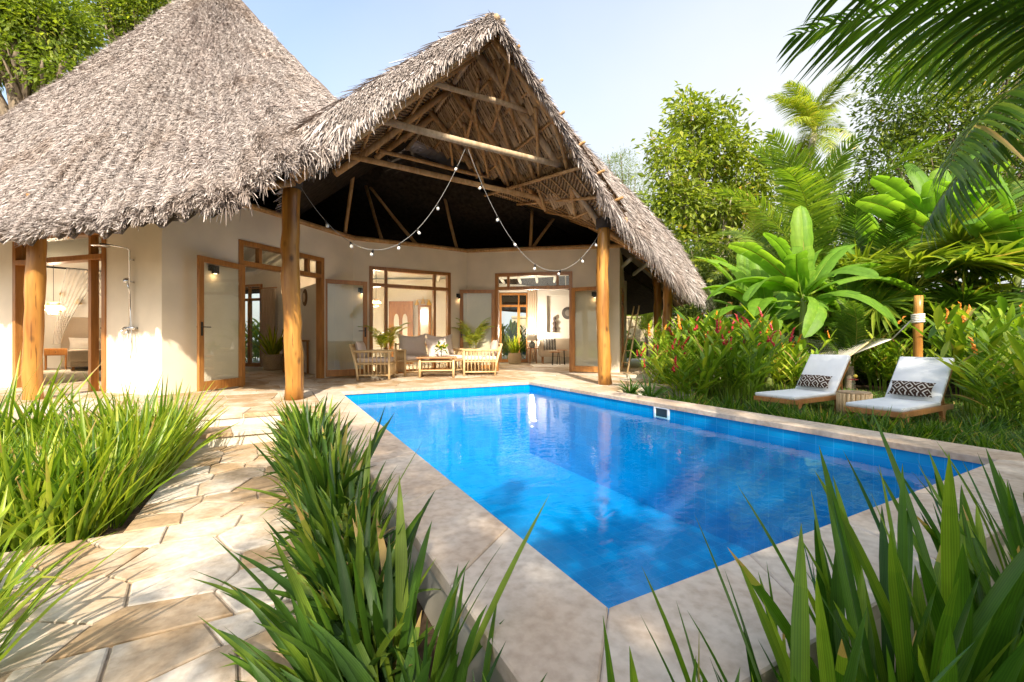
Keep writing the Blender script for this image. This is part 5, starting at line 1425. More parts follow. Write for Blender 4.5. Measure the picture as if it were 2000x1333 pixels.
for k, (x, y, h_) in enumerate(((1.42, 14.4, 0.46), (1.68, 14.6, 0.52))):
    t = thing("nesting_table", ("lower of the two thin-legged nesting tables before the indoor sofa", "taller of the two thin-legged nesting tables before the indoor sofa")[k], "side table", (x, y, 0), 0, "nesting tables")
    mb = MB(); mb.lathe((0, 0, h_-0.03), [(0.001, 0), (0.19, 0), (0.19, 0.03), (0.001, 0.03)], 20); mb.build("tabletop", M['teak'], t)
    for j in range(3):
        a = j*2.094+k; mb = MB(); mb.tube([(0.17*math.cos(a), 0.17*math.sin(a), 0), (0.13*math.cos(a), 0.13*math.sin(a), h_-0.03)], 0.012, 6); mb.build("leg", M['black'], t)
sta = thing("carved_figure", "dark carved stacked figure standing in the wall niche", "statue", (1.60, 16.40, 1.1205))
mb = MB(); mb.lathe((0, 0, 0), [(0.09, 0), (0.09, 0.03), (0.05, 0.06), (0.085, 0.13), (0.05, 0.2), (0.035, 0.24), (0.08, 0.32), (0.07, 0.38), (0.03, 0.42), (0.03, 0.45), (0.055, 0.50), (0.05, 0.57), (0.001, 0.61)], 14); mb.build("body", plain('dark_carved_wood', (0.09, 0.06, 0.05), 0.6), sta, smooth=True)
wdisc = thing("wall_disc", "round dark grey disc on the back of the wall niche", "wall disc", (2.12, 16.50, 1.86))
mb = MB(); mb.lathe((0, 0, 0), [(0.001, 0.03), (0.12, 0.035), (0.23, 0.01), (0.235, 0.0), (0.001, -0.002)], 26, Matrix.Rotation(R(90), 3, 'X')); mb.build("disc", disc_mat('grey_rings', (0.10, 0.09, 0.085), (0.26, 0.24, 0.22)), wdisc, smooth=True)
mb = MB(); mb.box((1.6, 14.3, 0.008), (1.9, 1.5, 0.012), 0.05); o = mb.build("rug", M['linen']); tag(o, "pale flat rug on the floor of the right room", "rug")
cf = thing("ceiling_fan", "white three-bladed ceiling fan in the right room", "ceiling fan", (1.75, 14.2, 2.55))
mb = MB(); mb.tube([(0, 0, 0), (0, 0, 0.5)], 0.014, 6); mb.lathe((0, 0, -0.08), [(0.001, 0), (0.08, 0.01), (0.09, 0.08), (0.03, 0.12)], 16); mb.build("motor", M['plastic'], cf, smooth=True)
for k in range(3):
    mb = MB(); mb.box((0, 0, 0), (0.55, 0.12, 0.012)); b = mb.build("blade", M['plastic'], cf); a = k*2.094+0.4; b.location = (0.36*math.cos(a), 0.36*math.sin(a), -0.03); b.rotation_euler = (R(10), 0, a)

# garden wall behind
gw = thing("garden_wall", "low weathered beige boundary wall with a flat cap beyond the side veranda", "garden wall", (3.0, 22.0, GZ), R(1.5))
mb = MB(); mb.box((7, 0, 1.13), (20, 0.2, 2.26)); mb.build("wall", M['garden_wall'], gw)
mb = MB(); mb.box((7, 0, 2.31), (20.05, 0.30, 0.095), bev=0.012); mb.build("cap", M['garden_wall'], gw)
# ------------------------------------------------------------------ plants
def at(px, Y, py=None, z=None):
    """world point seen at photo pixel column px at distance Y (and row py)"""
    X = (px-1000)/850*Y
    return Vector((X, Y, (CAM_Z-(py-664)/850*Y) if py is not None else (GZ if z is None else z)))
PROF_IRIS = lambda n: np.array([0.55, *[0.9+0.1*math.sin(math.pi*i/n) for i in range(1, n-2)], 0.74, 0.45, 0.02]) if n > 3 else None
def blade_mesh(name, n, r, L, w, tilt, droop, seed, nseg=7, fold=0.35, tmean=0.45, tsd=0.22, clear=None, hmin=0.40):
    """clear: blades leaning to local +x must be higher than the coping by this horizontal distance"""
    g = np.random.default_rng(seed)
    rr = r*np.sqrt(g.random(n)); th = g.uniform(0, 2*np.pi, n)
    base = np.stack([rr*np.cos(th), rr*np.sin(th), np.zeros(n)-0.02], 1)
    az = th + g.normal(0, 0.7, n); tl = np.abs(g.normal(tilt, tilt*0.45, n))*(0.45+0.75*rr/r)
    d = unit(np.stack([np.cos(az)*tl, np.sin(az)*tl, np.ones(n)], 1))
    LL_ = g.uniform(*L, n); dr_ = np.abs(g.normal(droop, droop*0.6, n))
    if clear is not None:
        tt_ = np.linspace(0, 1, 14)
        hx = base[:, :1] + d[:, :1]*LL_[:, None]*tt_ + (np.cos(az)*0.12*LL_)[:, None]*tt_**2
        hz = d[:, 2:3]*LL_[:, None]*tt_ - (dr_*LL_)[:, None]*tt_**2
        over = hx > clear; first = over & (np.cumsum(over, 1) == 1)
        bad = (first & (hz < hmin)).any(1) | (over & (hz < hmin-0.03)).any(1) | (hx < -0.40).any(1)
        keep = ~bad; base, az, d, rr, LL_, dr_ = base[keep], az[keep], d[keep], rr[keep], LL_[keep], dr_[keep]; n = len(base)
    fa = az + np.pi/2 + g.normal(0, 0.6, n)
    side = unit(np.cross(d, unit(np.stack([np.cos(fa+np.pi/2), np.sin(fa+np.pi/2), np.zeros(n)], 1))))
    side = unit(np.stack([np.cos(fa), np.sin(fa), np.zeros(n)], 1)); side = unit(side - d*(side*d).sum(1, keepdims=True))
    curl = np.stack([np.cos(az), np.sin(az), np.zeros(n)], 1)*np.clip(np.abs(g.normal(0.10, 0.10, n)), 0, 0.3)[:, None]
    prof = PROF_IRIS(nseg)
    v, f, t = strips(base, d, side, LL_, g.uniform(*w, n), dr_, nseg, prof, fold, np.clip(g.normal(tmean, tsd, n), 0, 1), curl)
    v[:, 2] = np.maximum(v[:, 2], -0.02)
    acr_ = np.tile(np.array([0.0, 0.5, 1.0]), len(v)//3) if fold else None
    # blade tips a little yellower
    k = len(t)//n; tt = t.reshape(n, k); tt = np.clip(tt, 0, 0.80); tt[:, -4:] += 0.05; tp_ = g.random(n) < 0.08; tt[tp_, -2:] = 1.12; tt[tp_, -4:-2] = 0.90; dd_ = g.random(n) < 0.006; tt[dd_] = 1.05
    me = np_mesh(name, v, f, tt.ravel(), smooth=True)
    if acr_ is not None and len(me.vertices) == len(acr_): me.attributes.new('across', 'FLOAT', 'POINT').data.foreach_set('value', acr_.astype(np.float32))
    return me
ORD = ["first", "second", "third", "fourth", "fifth", "sixth", "seventh", "eighth", "ninth", "tenth", "eleventh", "twelfth", "thirteenth", "fourteenth", "fifteenth", "sixteenth", "seventeenth", "eighteenth", "nineteenth", "twentieth", "twenty-first", "twenty-second"]
rp = random.Random(12)
def clumps(name, meshes, mat, pts, cat, group, labelf, smin=0.85, smax=1.15, face=None):
    for m in meshes:
        if not m.materials: m.materials.append(mat)
    out = []
    for i, p in enumerate(pts):
        me = meshes[i % len(meshes)]
        o = bpy.data.objects.new(name, me); C.objects.link(o)
        o.location = (p[0], p[1], p[2] if len(p) > 2 else GZ); o.rotation_euler = (0, 0, rp.uniform(0, 6.28) if face is None else face+rp.uniform(-0.2, 0.2)); s = rp.uniform(smin, smax)*(p[3] if len(p) > 3 else 1); o.scale = (s, s, s*rp.uniform(0.92, 1.1))
        tag(o, labelf(i), cat, group); out.append(o)
    return out
# planting strip between path and pool
ms = [blade_mesh("strap_clump", 130, 0.16, (0.36, 0.76), (0.0105, 0.021), 0.72, 0.24, 40+i, tmean=0.42, tsd=0.26, nseg=8, clear=0.235, hmin=0.385) for i in range(4)]
pts = []
for i in range(19):
    u = -0.62 + i*0.285; p = W(u, -0.595+rp.uniform(-0.03, 0.02)); pts.append((p.x, p.y, GZ+0.02, 1.0 if i > 1 else 0.92))
clumps("strap_clump", ms, M['strap'], pts, "plant", "strappy clumps between path and pool", lambda i: f"{ORD[i]} strappy dark green clump from the camera in the strip between path and pool", face=ANG)
# left bed
mi_ = [blade_mesh("iris_clump", 60, 0.17, (0.52, 1.02), (0.009, 0.017), 0.30, 0.15, 60+i, tmean=0.5, tsd=0.24) for i in range(4)]
pts = []
for i in range(13): p = W(2.36+i*0.175, -1.90+rp.uniform(-0.05, 0.05)); pts.append((p.x, p.y, GZ, 0.84))
clumps("iris_clump", mi_, M['iris'], pts, "plant", "blade clumps edging the path", lambda i: f"{ORD[i]} grassy clump from the camera along the left edge of the path")
pts = []
for i in range(13): p = W(4.55+rp.uniform(-0.15, 0.12), -2.3-i*0.36); pts.append((p.x, p.y, GZ, 0.98))
clumps("iris_clump", mi_, M['iris'], pts, "plant", "blade clumps before the terrace", lambda i: f"{ORD[i]} grassy clump from the step along the front of the left terrace")
pts = []
for i in range(9): p = W(2.40+rp.uniform(-.05, .06), -2.15-i*0.24); pts.append((p.x, p.y, GZ, 0.78))
for i in range(20):
    u, v = rp.uniform(2.35, 3.5), rp.uniform(-3.9, -2.15); p = W(u, v); pts.append((p.x, p.y, GZ, 0.72))
for i in range(14):
    u, v = rp.uniform(3.5, 4.4), rp.uniform(-4.6, -2.2); p = W(u, v); pts.append((p.x, p.y, GZ, 0.60))
clumps("iris_clump", mi_, M['iris'], pts, "plant", "blade clumps inside the left bed", lambda i: "yellow-green grassy clump standing inside the left garden bed, away from its edges")
ml = [blade_mesh("arching_clump", 34, 0.12, (0.55, 0.98), (0.009, 0.017), 0.32, 0.28, 90+i, nseg=9, tmean=0.62, tsd=0.2) for i in range(3)]
pts = [(-1.86, 1.38), (-2.08, 1.58), (-1.66, 1.08), (-2.3, 1.85), (-1.98, 1.18)]
clumps("arching_clump", ml, M['iris'], pts, "plant", "arching clumps at the path corner", lambda i: f"{ORD[i]} bright arching grass clump of the group at the near left path corner", 0.85, 1.0)
# big blades at the near right
mr_ = [blade_mesh("tall_iris_clump", 31, 0.15, (0.55, 1.06), (0.0115, 0.023), 0.26, 0.10, 120+i, nseg=13, tmean=0.45, tsd=0.25, clear=0.24, hmin=0.53) for i in range(5)]
pts = []
for i, (u, v, s) in enumerate(((-0.62, -0.40, 0.76), (-0.64, -0.14, 0.80), (-0.64, 0.12, 0.84), (-0.56, 0.02, 0.76), (-0.58, 0.26, 0.86), (-0.58, 0.52, 0.94), (-0.68, 0.38, 0.90), (-0.64, 0.66, 0.98), (-0.72, 0.90, 1.02), (-0.60, 1.15, 0.94), (-0.70, 1.40, 0.98), (-0.58, 1.68, 1.0), (-0.72, 1.96, 0.95), (-0.60, 2.25, 0.92), (-0.70, 2.55, 0.9), (-0.58, 2.9, 0.88), (-0.68, 3.25, 0.85), (-0.60, 3.6, 0.85), (-0.62, 4.0, 0.85))):
    p = W(u, v); pts.append((p.x, p.y, GZ, s))
clumps("tall_iris_clump", mr_, M['dark_iris'], pts, "plant", "tall blade clumps along the near coping", lambda i: f"{ORD[i]} tall dark-bladed clump from the pool's near left corner, along the near coping", 0.9, 1.05, face=ANG+R(90))
# low edging beyond the right coping
mg = [blade_mesh("edging_clump", 60, 0.15, (0.22, 0.46), (0.006, 0.012), 0.55, 0.25, 150+i, nseg=6, tmean=0.4, tsd=0.22, clear=0.16) for i in range(3)]
pts = []
for i in range(17): p = W(-0.6+i*0.29, 4.2+rp.uniform(-0.03, 0.08)); pts.append((p.x, p.y, GZ, 0.95))
clumps("edging_clump", mg, M['dark_iris'], pts, "plant", "low clumps along the right coping", lambda i: f"{ORD[i]} low strappy clump from the camera along the outer edge of the right coping", face=ANG+R(180))
pts = []
for i in range(34): p = W(rp.uniform(-0.8, 3.6), rp.uniform(4.45, 5.7)); pts.append((p.x, p.y, GZ, 0.85))
for i in range(22): p = W(rp.uniform(3.4, 5.0), rp.uniform(4.25, 5.3)); pts.append((p.x, p.y, GZ, rp.uniform(0.9, 1.35)))
for i in range(14): p = W(rp.uniform(0.2, 3.4), rp.uniform(5.25, 5.75)); pts.append((p.x, p.y, GZ, rp.uniform(0.8, 1.05)))
for i in range(6): p = W(rp.uniform(1.0, 2.3), rp.uniform(5.2, 5.6)); pts.append((p.x, p.y, GZ, rp.uniform(1.0, 1.25)))
for i in range(10): p = W(rp.uniform(0.2, 1.1), rp.uniform(5.9, 7.6)); pts.append((p.x, p.y, GZ, 0.9))
clumps("edging_clump", mg, M['dark_iris'], pts, "plant", "low clumps before the loungers", lambda i: "low strappy clump in the bed between right coping and loungers or bushes")
mro = [blade_mesh("rosette_plant", 30, 0.05, (0.28, 0.46), (0.010, 0.017), 0.85, 0.25, 170+i, tmean=0.2, tsd=0.15) for i in range(2)]
for k, (px, Y, lab) in enumerate(((1232, 7.35, "dark spiky rosette plant right beside the right log post"), (1268, 6.95, "small dark spiky rosette plant between right post and flowering bush"))):
    p = at(px, Y); clumps("rosette_plant", [mro[k]], M['dark_iris'], [(p.x, p.y, -0.06)], "plant", None, lambda i: lab)

# lawn and ground cover nobody could count
def lawn(name, n, regs, L, mat, seed):
    g = np.random.default_rng(seed); B_ = []
    for (u0, u1, v0, v1, fr) in regs:
        k = int(n*fr); u = g.uniform(u0, u1, k); v = g.uniform(v0, v1, k)
        B_.append(np.stack([O[0]+u*U[0]+v*V[0], O[1]+u*U[1]+v*V[1], np.full(k, GZ)], 1))
    b = np.concatenate(B_); n = len(b); az = g.uniform(0, 6.28, n); tl = np.abs(g.normal(0.5, 0.3, n))
    d = unit(np.stack([np.cos(az)*tl, np.sin(az)*tl, np.ones(n)], 1)); sd = np.stack([-np.sin(az), np.cos(az), np.zeros(n)], 1)
    v, f, t = strips(b, d, sd, g.uniform(*L, n), g.uniform(0.003, 0.007, n), 0.35, 3, np.array([0.8, 1, 0.7, 0.05]), 0, np.clip(g.normal(0.5, 0.25, n), 0, 1))
    o = link_mesh(name, np_mesh(name, v, f, t), mat); o["kind"] = "stuff"; return o
lawn("grass", 60000, [(-2, 6, 5.6, 10.5, 0.55), (-1.5, 4.5, 4.02, 5.8, 0.2), (2.3, 4.8, -6.5, -1.85, 0.25)], (0.07, 0.19), M['grass'], 3)

# flowering ginger bush
def ginger_mesh(n, H, seed, Ll=(0.30, 0.52), wl=(0.028, 0.048), r=0.32):
    g = np.random.default_rng(seed); parts = []; tops = []
    stems = MB()
    B_, D_, S_, LL_, WW_, TT_ = [], [], [], [], [], []
    for i in range(n):
        th = g.uniform(0, 6.28); rr = r*math.sqrt(g.random()); h = H*g.uniform(0.6, 1.05); az = th+g.normal(0, 0.5); ln = abs(g.normal(0.30, 0.15))
        b = np.array([rr*math.cos(th), rr*math.sin(th), 0.0]); o_ = np.array([math.cos(az), math.sin(az), 0])
        P_ = [b + o_*ln*h*(s**1.6) + np.array([0, 0, h*s*(1-0.12*s)]) for s in np.linspace(0, 1, 8)]
        stems.tube([tuple(p) for p in P_], [0.011]*4+[0.008]*3+[0.004], 5)
        tops.append(P_[-1]); ph = g.uniform(0, 6.28); ti = g.normal(0.5, 0.18)
        nl = int(7+5*g.random())
        for k in range(nl):
            s = 0.25+0.75*k/(nl-1); j = min(6, int(s*7)); fr = s*7-j; p = P_[j]*(1-fr)+P_[j+1]*fr
            a = ph + (0 if k % 2 else math.pi) + g.normal(0, 0.35); up = 0.80+0.95*s
            d = np.array([math.cos(a), math.sin(a), up]); d /= np.linalg.norm(d)
            sd = np.array([-math.sin(a), math.cos(a), g.normal(0, 0.3)]); sd /= np.linalg.norm(sd)
            B_.append(p); D_.append(d); S_.append(sd); LL_.append(g.uniform(*Ll)*(0.8+0.3*math.sin(math.pi*s))); WW_.append(g.uniform(*wl)); TT_.append(np.clip(ti+g.normal(0, 0.12), 0, 1))
    prof = np.array([0.12, 0.62, 0.95, 1.0, 0.8, 0.42, 0.02])
    parts.append(strips(np.array(B_), np.array(D_), np.array(S_), np.array(LL_), np.array(WW_), np.abs(g.normal(0.32, 0.12, len(B_))), 6, prof, 0.4, np.array(TT_)))
    v, f, t = mb_np(stems, 0.55); parts.append((v, f, t))
    return merge(parts), tops
gm = []
for k in range(3):
    (v, f, t), tops = ginger_mesh(24, 1.45, 200+k, (0.38, 0.72), (0.028, 0.050)); me = np_mesh("ginger_bush", v, f, t, smooth=True); me.materials.append(M['ginger']); gm.append((me, tops))
def flower_mesh(kind, seed):
    mb = MB(); rg = random.Random(seed)
    for i in range(7):
        a = i*2.4; z = i*0.022; r = 0.030*(1-i/9)
        mb.lathe((math.cos(a)*r*0.5, math.sin(a)*r*0.5, z), [(0.001, -0.01), (0.016*(1-i/10)+0.004, 0.012), (0.001, 0.05)], 6, Matrix.Rotation(0.5, 3, (math.sin(a), -math.cos(a), 0)))
    me = bpy.data.meshes.new("flower"); me.from_pydata(mb.v, [], mb.f); me.materials.append(M[kind]); return me
fm = {k: flower_mesh(k, i) for i, k in enumerate(('red', 'orange'))}
bushes = [(1345, 7.6, 0.72, 'red', "red-flowered ginger bush nearest the right coping"), (1440, 7.9, 0.82, 'red', "red-flowered ginger bush just left of the nearer lounger's foot"), (1385, 9.0, 0.95, 'red', "leafy ginger bush with red flowers in the middle of the bed"), (1450, 9.1, 1.0, 'red', "tall ginger bush with a dark red bract in front of the hammock's far end"), (1330, 9.8, 0.9, 'orange', "ginger bush with orange flowers beside the veranda posts"), (1418, 10.8, 1.0, 'orange', "tall orange-tipped ginger bush below the slim hammock post"), (1545, 9.3, 0.72, 'orange', "tall ginger bush behind the hammock net, below the banana"), (1310, 8.4, 0.62, 'red', "low ginger bush at the terrace edge by the rosette plants"),
          (1940, 6.6, 0.95, 'orange', "leafy bush with orange flowers at the right edge behind the farther lounger"), (1985, 5.6, 0.75, 'orange', "low leafy bush at the right edge beside the farther lounger"), (1905, 8.2, 1.0, 'orange', "tall leafy bush right of the hammock post"), (1640, 10.8, 0.85, 'red', "leafy bush in shade behind the hammock net"), (1730, 9.9, 0.75, 'red', "leafy bush in shade just left of the hammock post")]
for k, (px, Y, s, col, lab) in enumerate(bushes):
    p = at(px, Y); me, tops = gm[k % 3]
    t = thing("ginger_bush", lab, "bush", (p.x, p.y, GZ), k*1.3, "flowering ginger bushes"); s *= 1.22; t.scale = (s, s, s)
    o = bpy.data.objects.new("foliage", me); C.objects.link(o); o.parent = t
    rg = random.Random(k)
    for q in rg.sample(range(len(tops)), 12 if (Y < 10 and px < 1600) else 4):
        f_ = bpy.data.objects.new("flower", fm[col]); C.objects.link(f_); f_.parent = t; f_.location = tuple(tops[q]-np.array([0, 0, rg.uniform(-0.14, 0.10)])); f_.rotation_euler = (rg.uniform(-.5, .5), rg.uniform(-.5, .5), 0); sc_ = rg.uniform(1.0, 1.7); f_.scale = (sc_, sc_, sc_)

# palms
def frond_mesh(name, L, nl, ll, w, arch, droop, seed, lift=0.35, fwd=0.55, ldroop=0.45, tm=0.45, r0=0.018, nseg=5, start=0.14):
    """frond along +x: rachis curve and leaflets"""
    g = np.random.default_rng(seed)
    t = np.linspace(0, 1, 25)
    R_ = np.stack([L*(t-0.10*droop*t**3), 0.03*L*np.sin(t*2.2+seed), L*(arch*np.sin(t*1.5)*0.6-droop*t**2)], 1)
    tb = MB(); tb.tube([tuple(p) for p in R_[::3]], [r0*(1-0.85*i/8) for i in range(9)], 6)
    parts = [mb_np(tb, 0.85)]
    s = np.linspace(start, 0.995, nl); s = np.concatenate([s, s]); sg = np.repeat([1, -1], nl); s = np.clip(s+g.normal(0, 0.004, len(s)), 0, 1)
    i0 = np.clip((s*24).astype(int), 0, 23); fr = (s*24-i0)[:, None]
    p = R_[i0]*(1-fr)+R_[i0+1]*fr; tn = unit(R_[i0+1]-R_[i0])
    y = np.array([0, 1.0, 0]); sd = unit(np.cross(tn, np.broadcast_to(np.array([0, 0, 1.0]), tn.shape)))*(-sg)[:, None]*1.0
    up = unit(np.cross(sd*sg[:, None], tn)); up = np.where(up[:, 2:3] < 0, -up, up)
    n = len(s)
    d = unit(sd + tn*(fwd+0.5*s[:, None]**2) + up*(lift*np.ones((n, 1))+g.normal(0, 0.10, (n, 1))) + g.normal(0, 0.05, (n, 3)))
    ln = ll*(np.sin(np.pi*np.clip(0.12+s*0.86, 0, 1))**0.6)*g.uniform(0.9, 1.08, n)
    side = unit(tn - d*(tn*d).sum(1, keepdims=True) + up*0.25)
    parts.append(strips(p, d, side, ln, w*g.uniform(0.85, 1.15, n), ldroop*g.uniform(0.6, 1.35, n), nseg, np.array([0.5, 0.95, 1.0, 0.85, 0.5, 0.03])[:nseg+1] if nseg == 5 else None, 0.25, np.clip(g.normal(tm, 0.16, n), 0, 1)))
    return np_mesh(name, *merge(parts), smooth=True)
_pm = {}
def palm_copy(m, mat):
    """the same frond mesh in another leaf colour"""
    if not m.materials: m.materials.append(mat)
    if m.materials[0] == mat: return m
    k = (m.name, mat.name)
    if k not in _pm: c = m.copy(); c.materials[0] = mat; _pm[k] = c
    return _pm[k]
def palm(name, label, cat, base, top, r, fronds, meshes, mat, group=None, trunkmat='bark', fname="frond", seed=0):
    t = thing(name, label, cat, base, 0, group); rg = random.Random(seed)
    b = Vector(base); tp = Vector(top)-b
    mb = MB(); pts = []; rs = []
    for i in range(22):
        s = i/21; pts.append((tp.x*s**1.5, tp.y*s**1.5, tp.z*s)); rs.append(r*(1.25-0.5*s)*(1+(0.07 if i % 2 else -0.05)))
    mb.tube(pts, rs, 12, wob=0.05); mb.build("trunk", M[trunkmat], t, smooth=True)
    meshes = [palm_copy(m, mat) for m in meshes]
    for i, (az, el, s) in enumerate(fronds):
        o = bpy.data.objects.new(fname, meshes[i % len(meshes)]); C.objects.link(o); o.parent = t; o.location = tp
        o.rotation_euler = Euler((R(rg.uniform(-18, 18)), R(-el), R(az)), 'XYZ'); o.scale = (s, s, s)
    return t
fa = [frond_mesh("frond", 2.25, 50, 0.56, 0.015, 0.5, 0.34, 300+i, ldroop=0.75, lift=0.10, tm=0.40) for i in range(3)]
# the palm whose fronds hang in from the right
palm("coconut_palm", "palm outside the right edge whose long dark fronds hang into the top right", "palm tree", (4.75, 2.95, GZ), (4.55, 2.95, 2.75), 0.12,
     [(178, 14, 1.12), (168, 38, 1.15), (196, 30, 1.05), (150, 24, 1.1), (186, -22, 0.95), (128, 48, 1.1), (214, 55, 1.0), (240, 20, 1.0), (95, 30, 1.1), (60, 20, 1.0), (20, 25, 1.0), (-30, 25, 1.0), (-70, 30, 1.0), (270, 45, 1.0), (160, -34, 0.8)], fa, M['palm'], seed=5)
fb = [frond_mesh("frond", 3.4, 52, 0.85, 0.022, 0.5, 0.42, 320+i, ldroop=0.6, tm=0.55, nseg=5) for i in range(3)]
cp = at(1590, 24, 262)
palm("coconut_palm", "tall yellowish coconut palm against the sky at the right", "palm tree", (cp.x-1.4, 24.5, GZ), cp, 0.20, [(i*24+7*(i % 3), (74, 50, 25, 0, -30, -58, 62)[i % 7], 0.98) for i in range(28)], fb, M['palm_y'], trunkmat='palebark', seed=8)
cp2 = Vector((-17.7, 19.0, 16.6))
palm("coconut_palm", "palm at the upper left with fronds drooping over the thatch", "palm tree", (-16.0, 19.3, GZ), cp2, 0.13, [(i*26, (60, 35, 5, -25, -45)[i % 5], 1.0) for i in range(15)], fb, M['palm'], trunkmat='bark', seed=9)
fc = [frond_mesh("frond", 2.9, 58, 0.55, 0.016, 0.7, 0.30, 340+i, ldroop=0.25, lift=0.30, tm=0.5) for i in range(3)]
def feather(label, px, Y, z0, n, s, mat, seed, els=(78, 62, 45, 70, 30), lean=0):
    p = at(px, Y); rg = random.Random(seed)
    palm("feather_palm", label, "palm tree", (p.x, p.y, GZ), (p.x+lean, p.y, z0), 0.09, [(i*360/n+rg.uniform(-15, 15), els[i % len(els)]+rg.uniform(-6, 6), s*rg.uniform(0.85, 1.1)) for i in range(n)], fc, mat, "feather palms behind the garden", seed=seed)
feather("upright feather palm whose tall frond rises beside the big tree", 1575, 13.0, 2.4, 14, 1.5, M['palm_mid'], 21)
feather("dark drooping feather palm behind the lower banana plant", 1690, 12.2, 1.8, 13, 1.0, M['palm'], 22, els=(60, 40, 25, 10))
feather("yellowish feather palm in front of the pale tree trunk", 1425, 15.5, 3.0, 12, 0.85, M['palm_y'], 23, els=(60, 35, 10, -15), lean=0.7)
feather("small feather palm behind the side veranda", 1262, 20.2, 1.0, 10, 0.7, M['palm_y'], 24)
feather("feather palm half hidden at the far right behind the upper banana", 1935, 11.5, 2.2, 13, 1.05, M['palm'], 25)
feather("low feather palm under the lower banana plant", 1660, 9.9, 0.25, 11, 0.55, M['palm'], 26)

# fan palms
def fan_mesh(name, Rr_, ns, seed, spread=300, tm=0.45):
    g = np.random.default_rng(seed)
    a = np.radians(np.linspace(-spread/2, spread/2, ns)) + g.normal(0, 0.015, ns)
    d = np.stack([np.cos(a), np.sin(a), np.full(ns, 0.10)], 1); d = unit(d + g.normal(0, 0.03, (ns, 3)))
    side = np.stack([-np.sin(a), np.cos(a), 0.35*np.where(np.arange(ns) % 2, 1, -1)], 1); side = unit(side)
    L = Rr_*(0.80+0.22*np.cos(a*0.55))*g.uniform(0.93, 1.05, ns)
    w = Rr_*math.radians(spread)/ns*0.30
    b = np.zeros((ns, 3)) + d*0.03
    v, f, t = strips(b, d, side, L, w, np.abs(g.normal(0.28, 0.14, ns)), 7, np.array([0.10, 0.62, 1.1, 1.25, 0.95, 0.6, 0.3, 0.02]), 0.5, np.clip(g.normal(tm, 0.15, ns), 0, 1))
    tb = MB(); tb.tube([(-1.0, 0, -0.16), (-0.5, 0, -0.05), (0, 0, 0)], [0.016, 0.012, 0.010], 6)
    return np_mesh(name, *merge([(v, f, t), mb_np(tb, 0.8)]), smooth=True)
ff = [fan_mesh("fan_leaf", 0.98, 44, 400+i) for i in range(3)]
def fan_palm(label, px, Y, zc_, n, s, mat, seed, els):
    p = at(px, Y); t = thing("fan_palm", label, "palm tree", (p.x, p.y, GZ), 0, "fan palms behind the hammock"); rg = random.Random(seed)
    mb = MB(); mb.pole((0, 0, 0), (0.03, 0, zc_-GZ), 0.10, 0.08, 12, 0.01, seed, 8); mb.build("trunk", M['bark'], t, smooth=True)
    fl_ = [palm_copy(m, mat) for m in ff]
    for i in range(n):
        el = R(els[i % len(els)]+rg.uniform(-8, 8)); az = R(i*137.5+rg.uniform(-12, 12)); pl = s*1.0
        m3 = Matrix.Rotation(az, 3, 'Z') @ Matrix.Rotation(-el, 3, 'Y')
        o = bpy.data.objects.new("fan_leaf", fl_[i % 3]); C.objects.link(o); o.parent = t
        tip = m3 @ Vector((pl, 0, 0)); o.location = Vector((0.03, 0, zc_-GZ)) + tip
        m4 = Matrix.Rotation(az, 3, 'Z') @ Matrix.Rotation(-(el-R(28)), 3, 'Y') @ Matrix.Rotation(R(rg.uniform(-25, 25)), 3, 'X')
        o.rotation_euler = m4.to_euler(); o.scale = (s, s, s)
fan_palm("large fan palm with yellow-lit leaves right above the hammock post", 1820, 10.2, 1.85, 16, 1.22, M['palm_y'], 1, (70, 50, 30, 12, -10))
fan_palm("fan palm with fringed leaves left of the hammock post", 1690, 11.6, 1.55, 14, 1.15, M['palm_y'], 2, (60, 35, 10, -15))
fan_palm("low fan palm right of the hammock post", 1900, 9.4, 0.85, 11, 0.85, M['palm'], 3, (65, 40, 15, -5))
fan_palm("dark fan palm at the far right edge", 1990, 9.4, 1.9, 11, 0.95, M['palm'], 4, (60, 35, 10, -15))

# bananas
def banana_leaf(name, L, wd, droop, seed):
    rg = random.Random(seed); mb = MB(); n = 26; m = 4
    rib = lambda s: Vector((L*(s-0.12*droop*s**3), 0.02*L*math.sin(s*3+seed), L*(0.25*math.sin(s*1.6)-droop*0.55*s**2.2)))
    rows = []; tears = set(i for i in range(4, n-2) if rg.random() < 0.30)
    prof = lambda s: max(0.0, min(1, (s-0.10)/0.10))**0.6*(1-max(0, (s-0.62)/0.38)**2.2)**0.5 if s < 1 else 0.0
    for sg in (1, -1):
        segs = []; cur = []; drop = 0.0; shift = 0.0
        for i in range(n+1):
            s = i/n; p = rib(s); w = wd*prof(s)*(1+0.04*math.sin(i*1.3+seed*2)); 
            def mk(dr, sh):
                return [p + Vector(((0.16*w+sh)*q, sg*w*q*(0.96-0.10*q*dr), w*(0.42*q-0.42*q*q-dr*0.55*q*q))) for q in (j/m for j in range(m+1))]
            cur.append(mk(drop, shift))
            if i in tears and 4 < i < n-2 and (i*7+sg+seed) % 3:
                segs.append(cur); drop = rg.uniform(0.0, 0.55); shift = rg.uniform(-0.01, 0.02); cur = [mk(drop, shift)]
        segs.append(cur)
        for sgm in segs:
            tb_ = 0.46 + rg.uniform(-.10, .10)
            for k_ in range(len(sgm)-1):
                pr_ = sgm[k_:k_+2]; mb.grid(pr_ if sg > 0 else [r[::-1] for r in pr_], tb_ + (0.014 if k_ % 2 else -0.014) + rg.uniform(-.03, .03))
    n0 = len(mb.f)
    mb.tube([rib(s)+Vector((0, 0, -0.008)) for s in np.linspace(-0.0, 0.98, 12)], [0.020*(1-0.8*s) for s in np.linspace(0, 1, 12)], 6); 
    for i in range(n0, len(mb.f)): mb.t[i] = 0.85
    return mb
bm_ = []
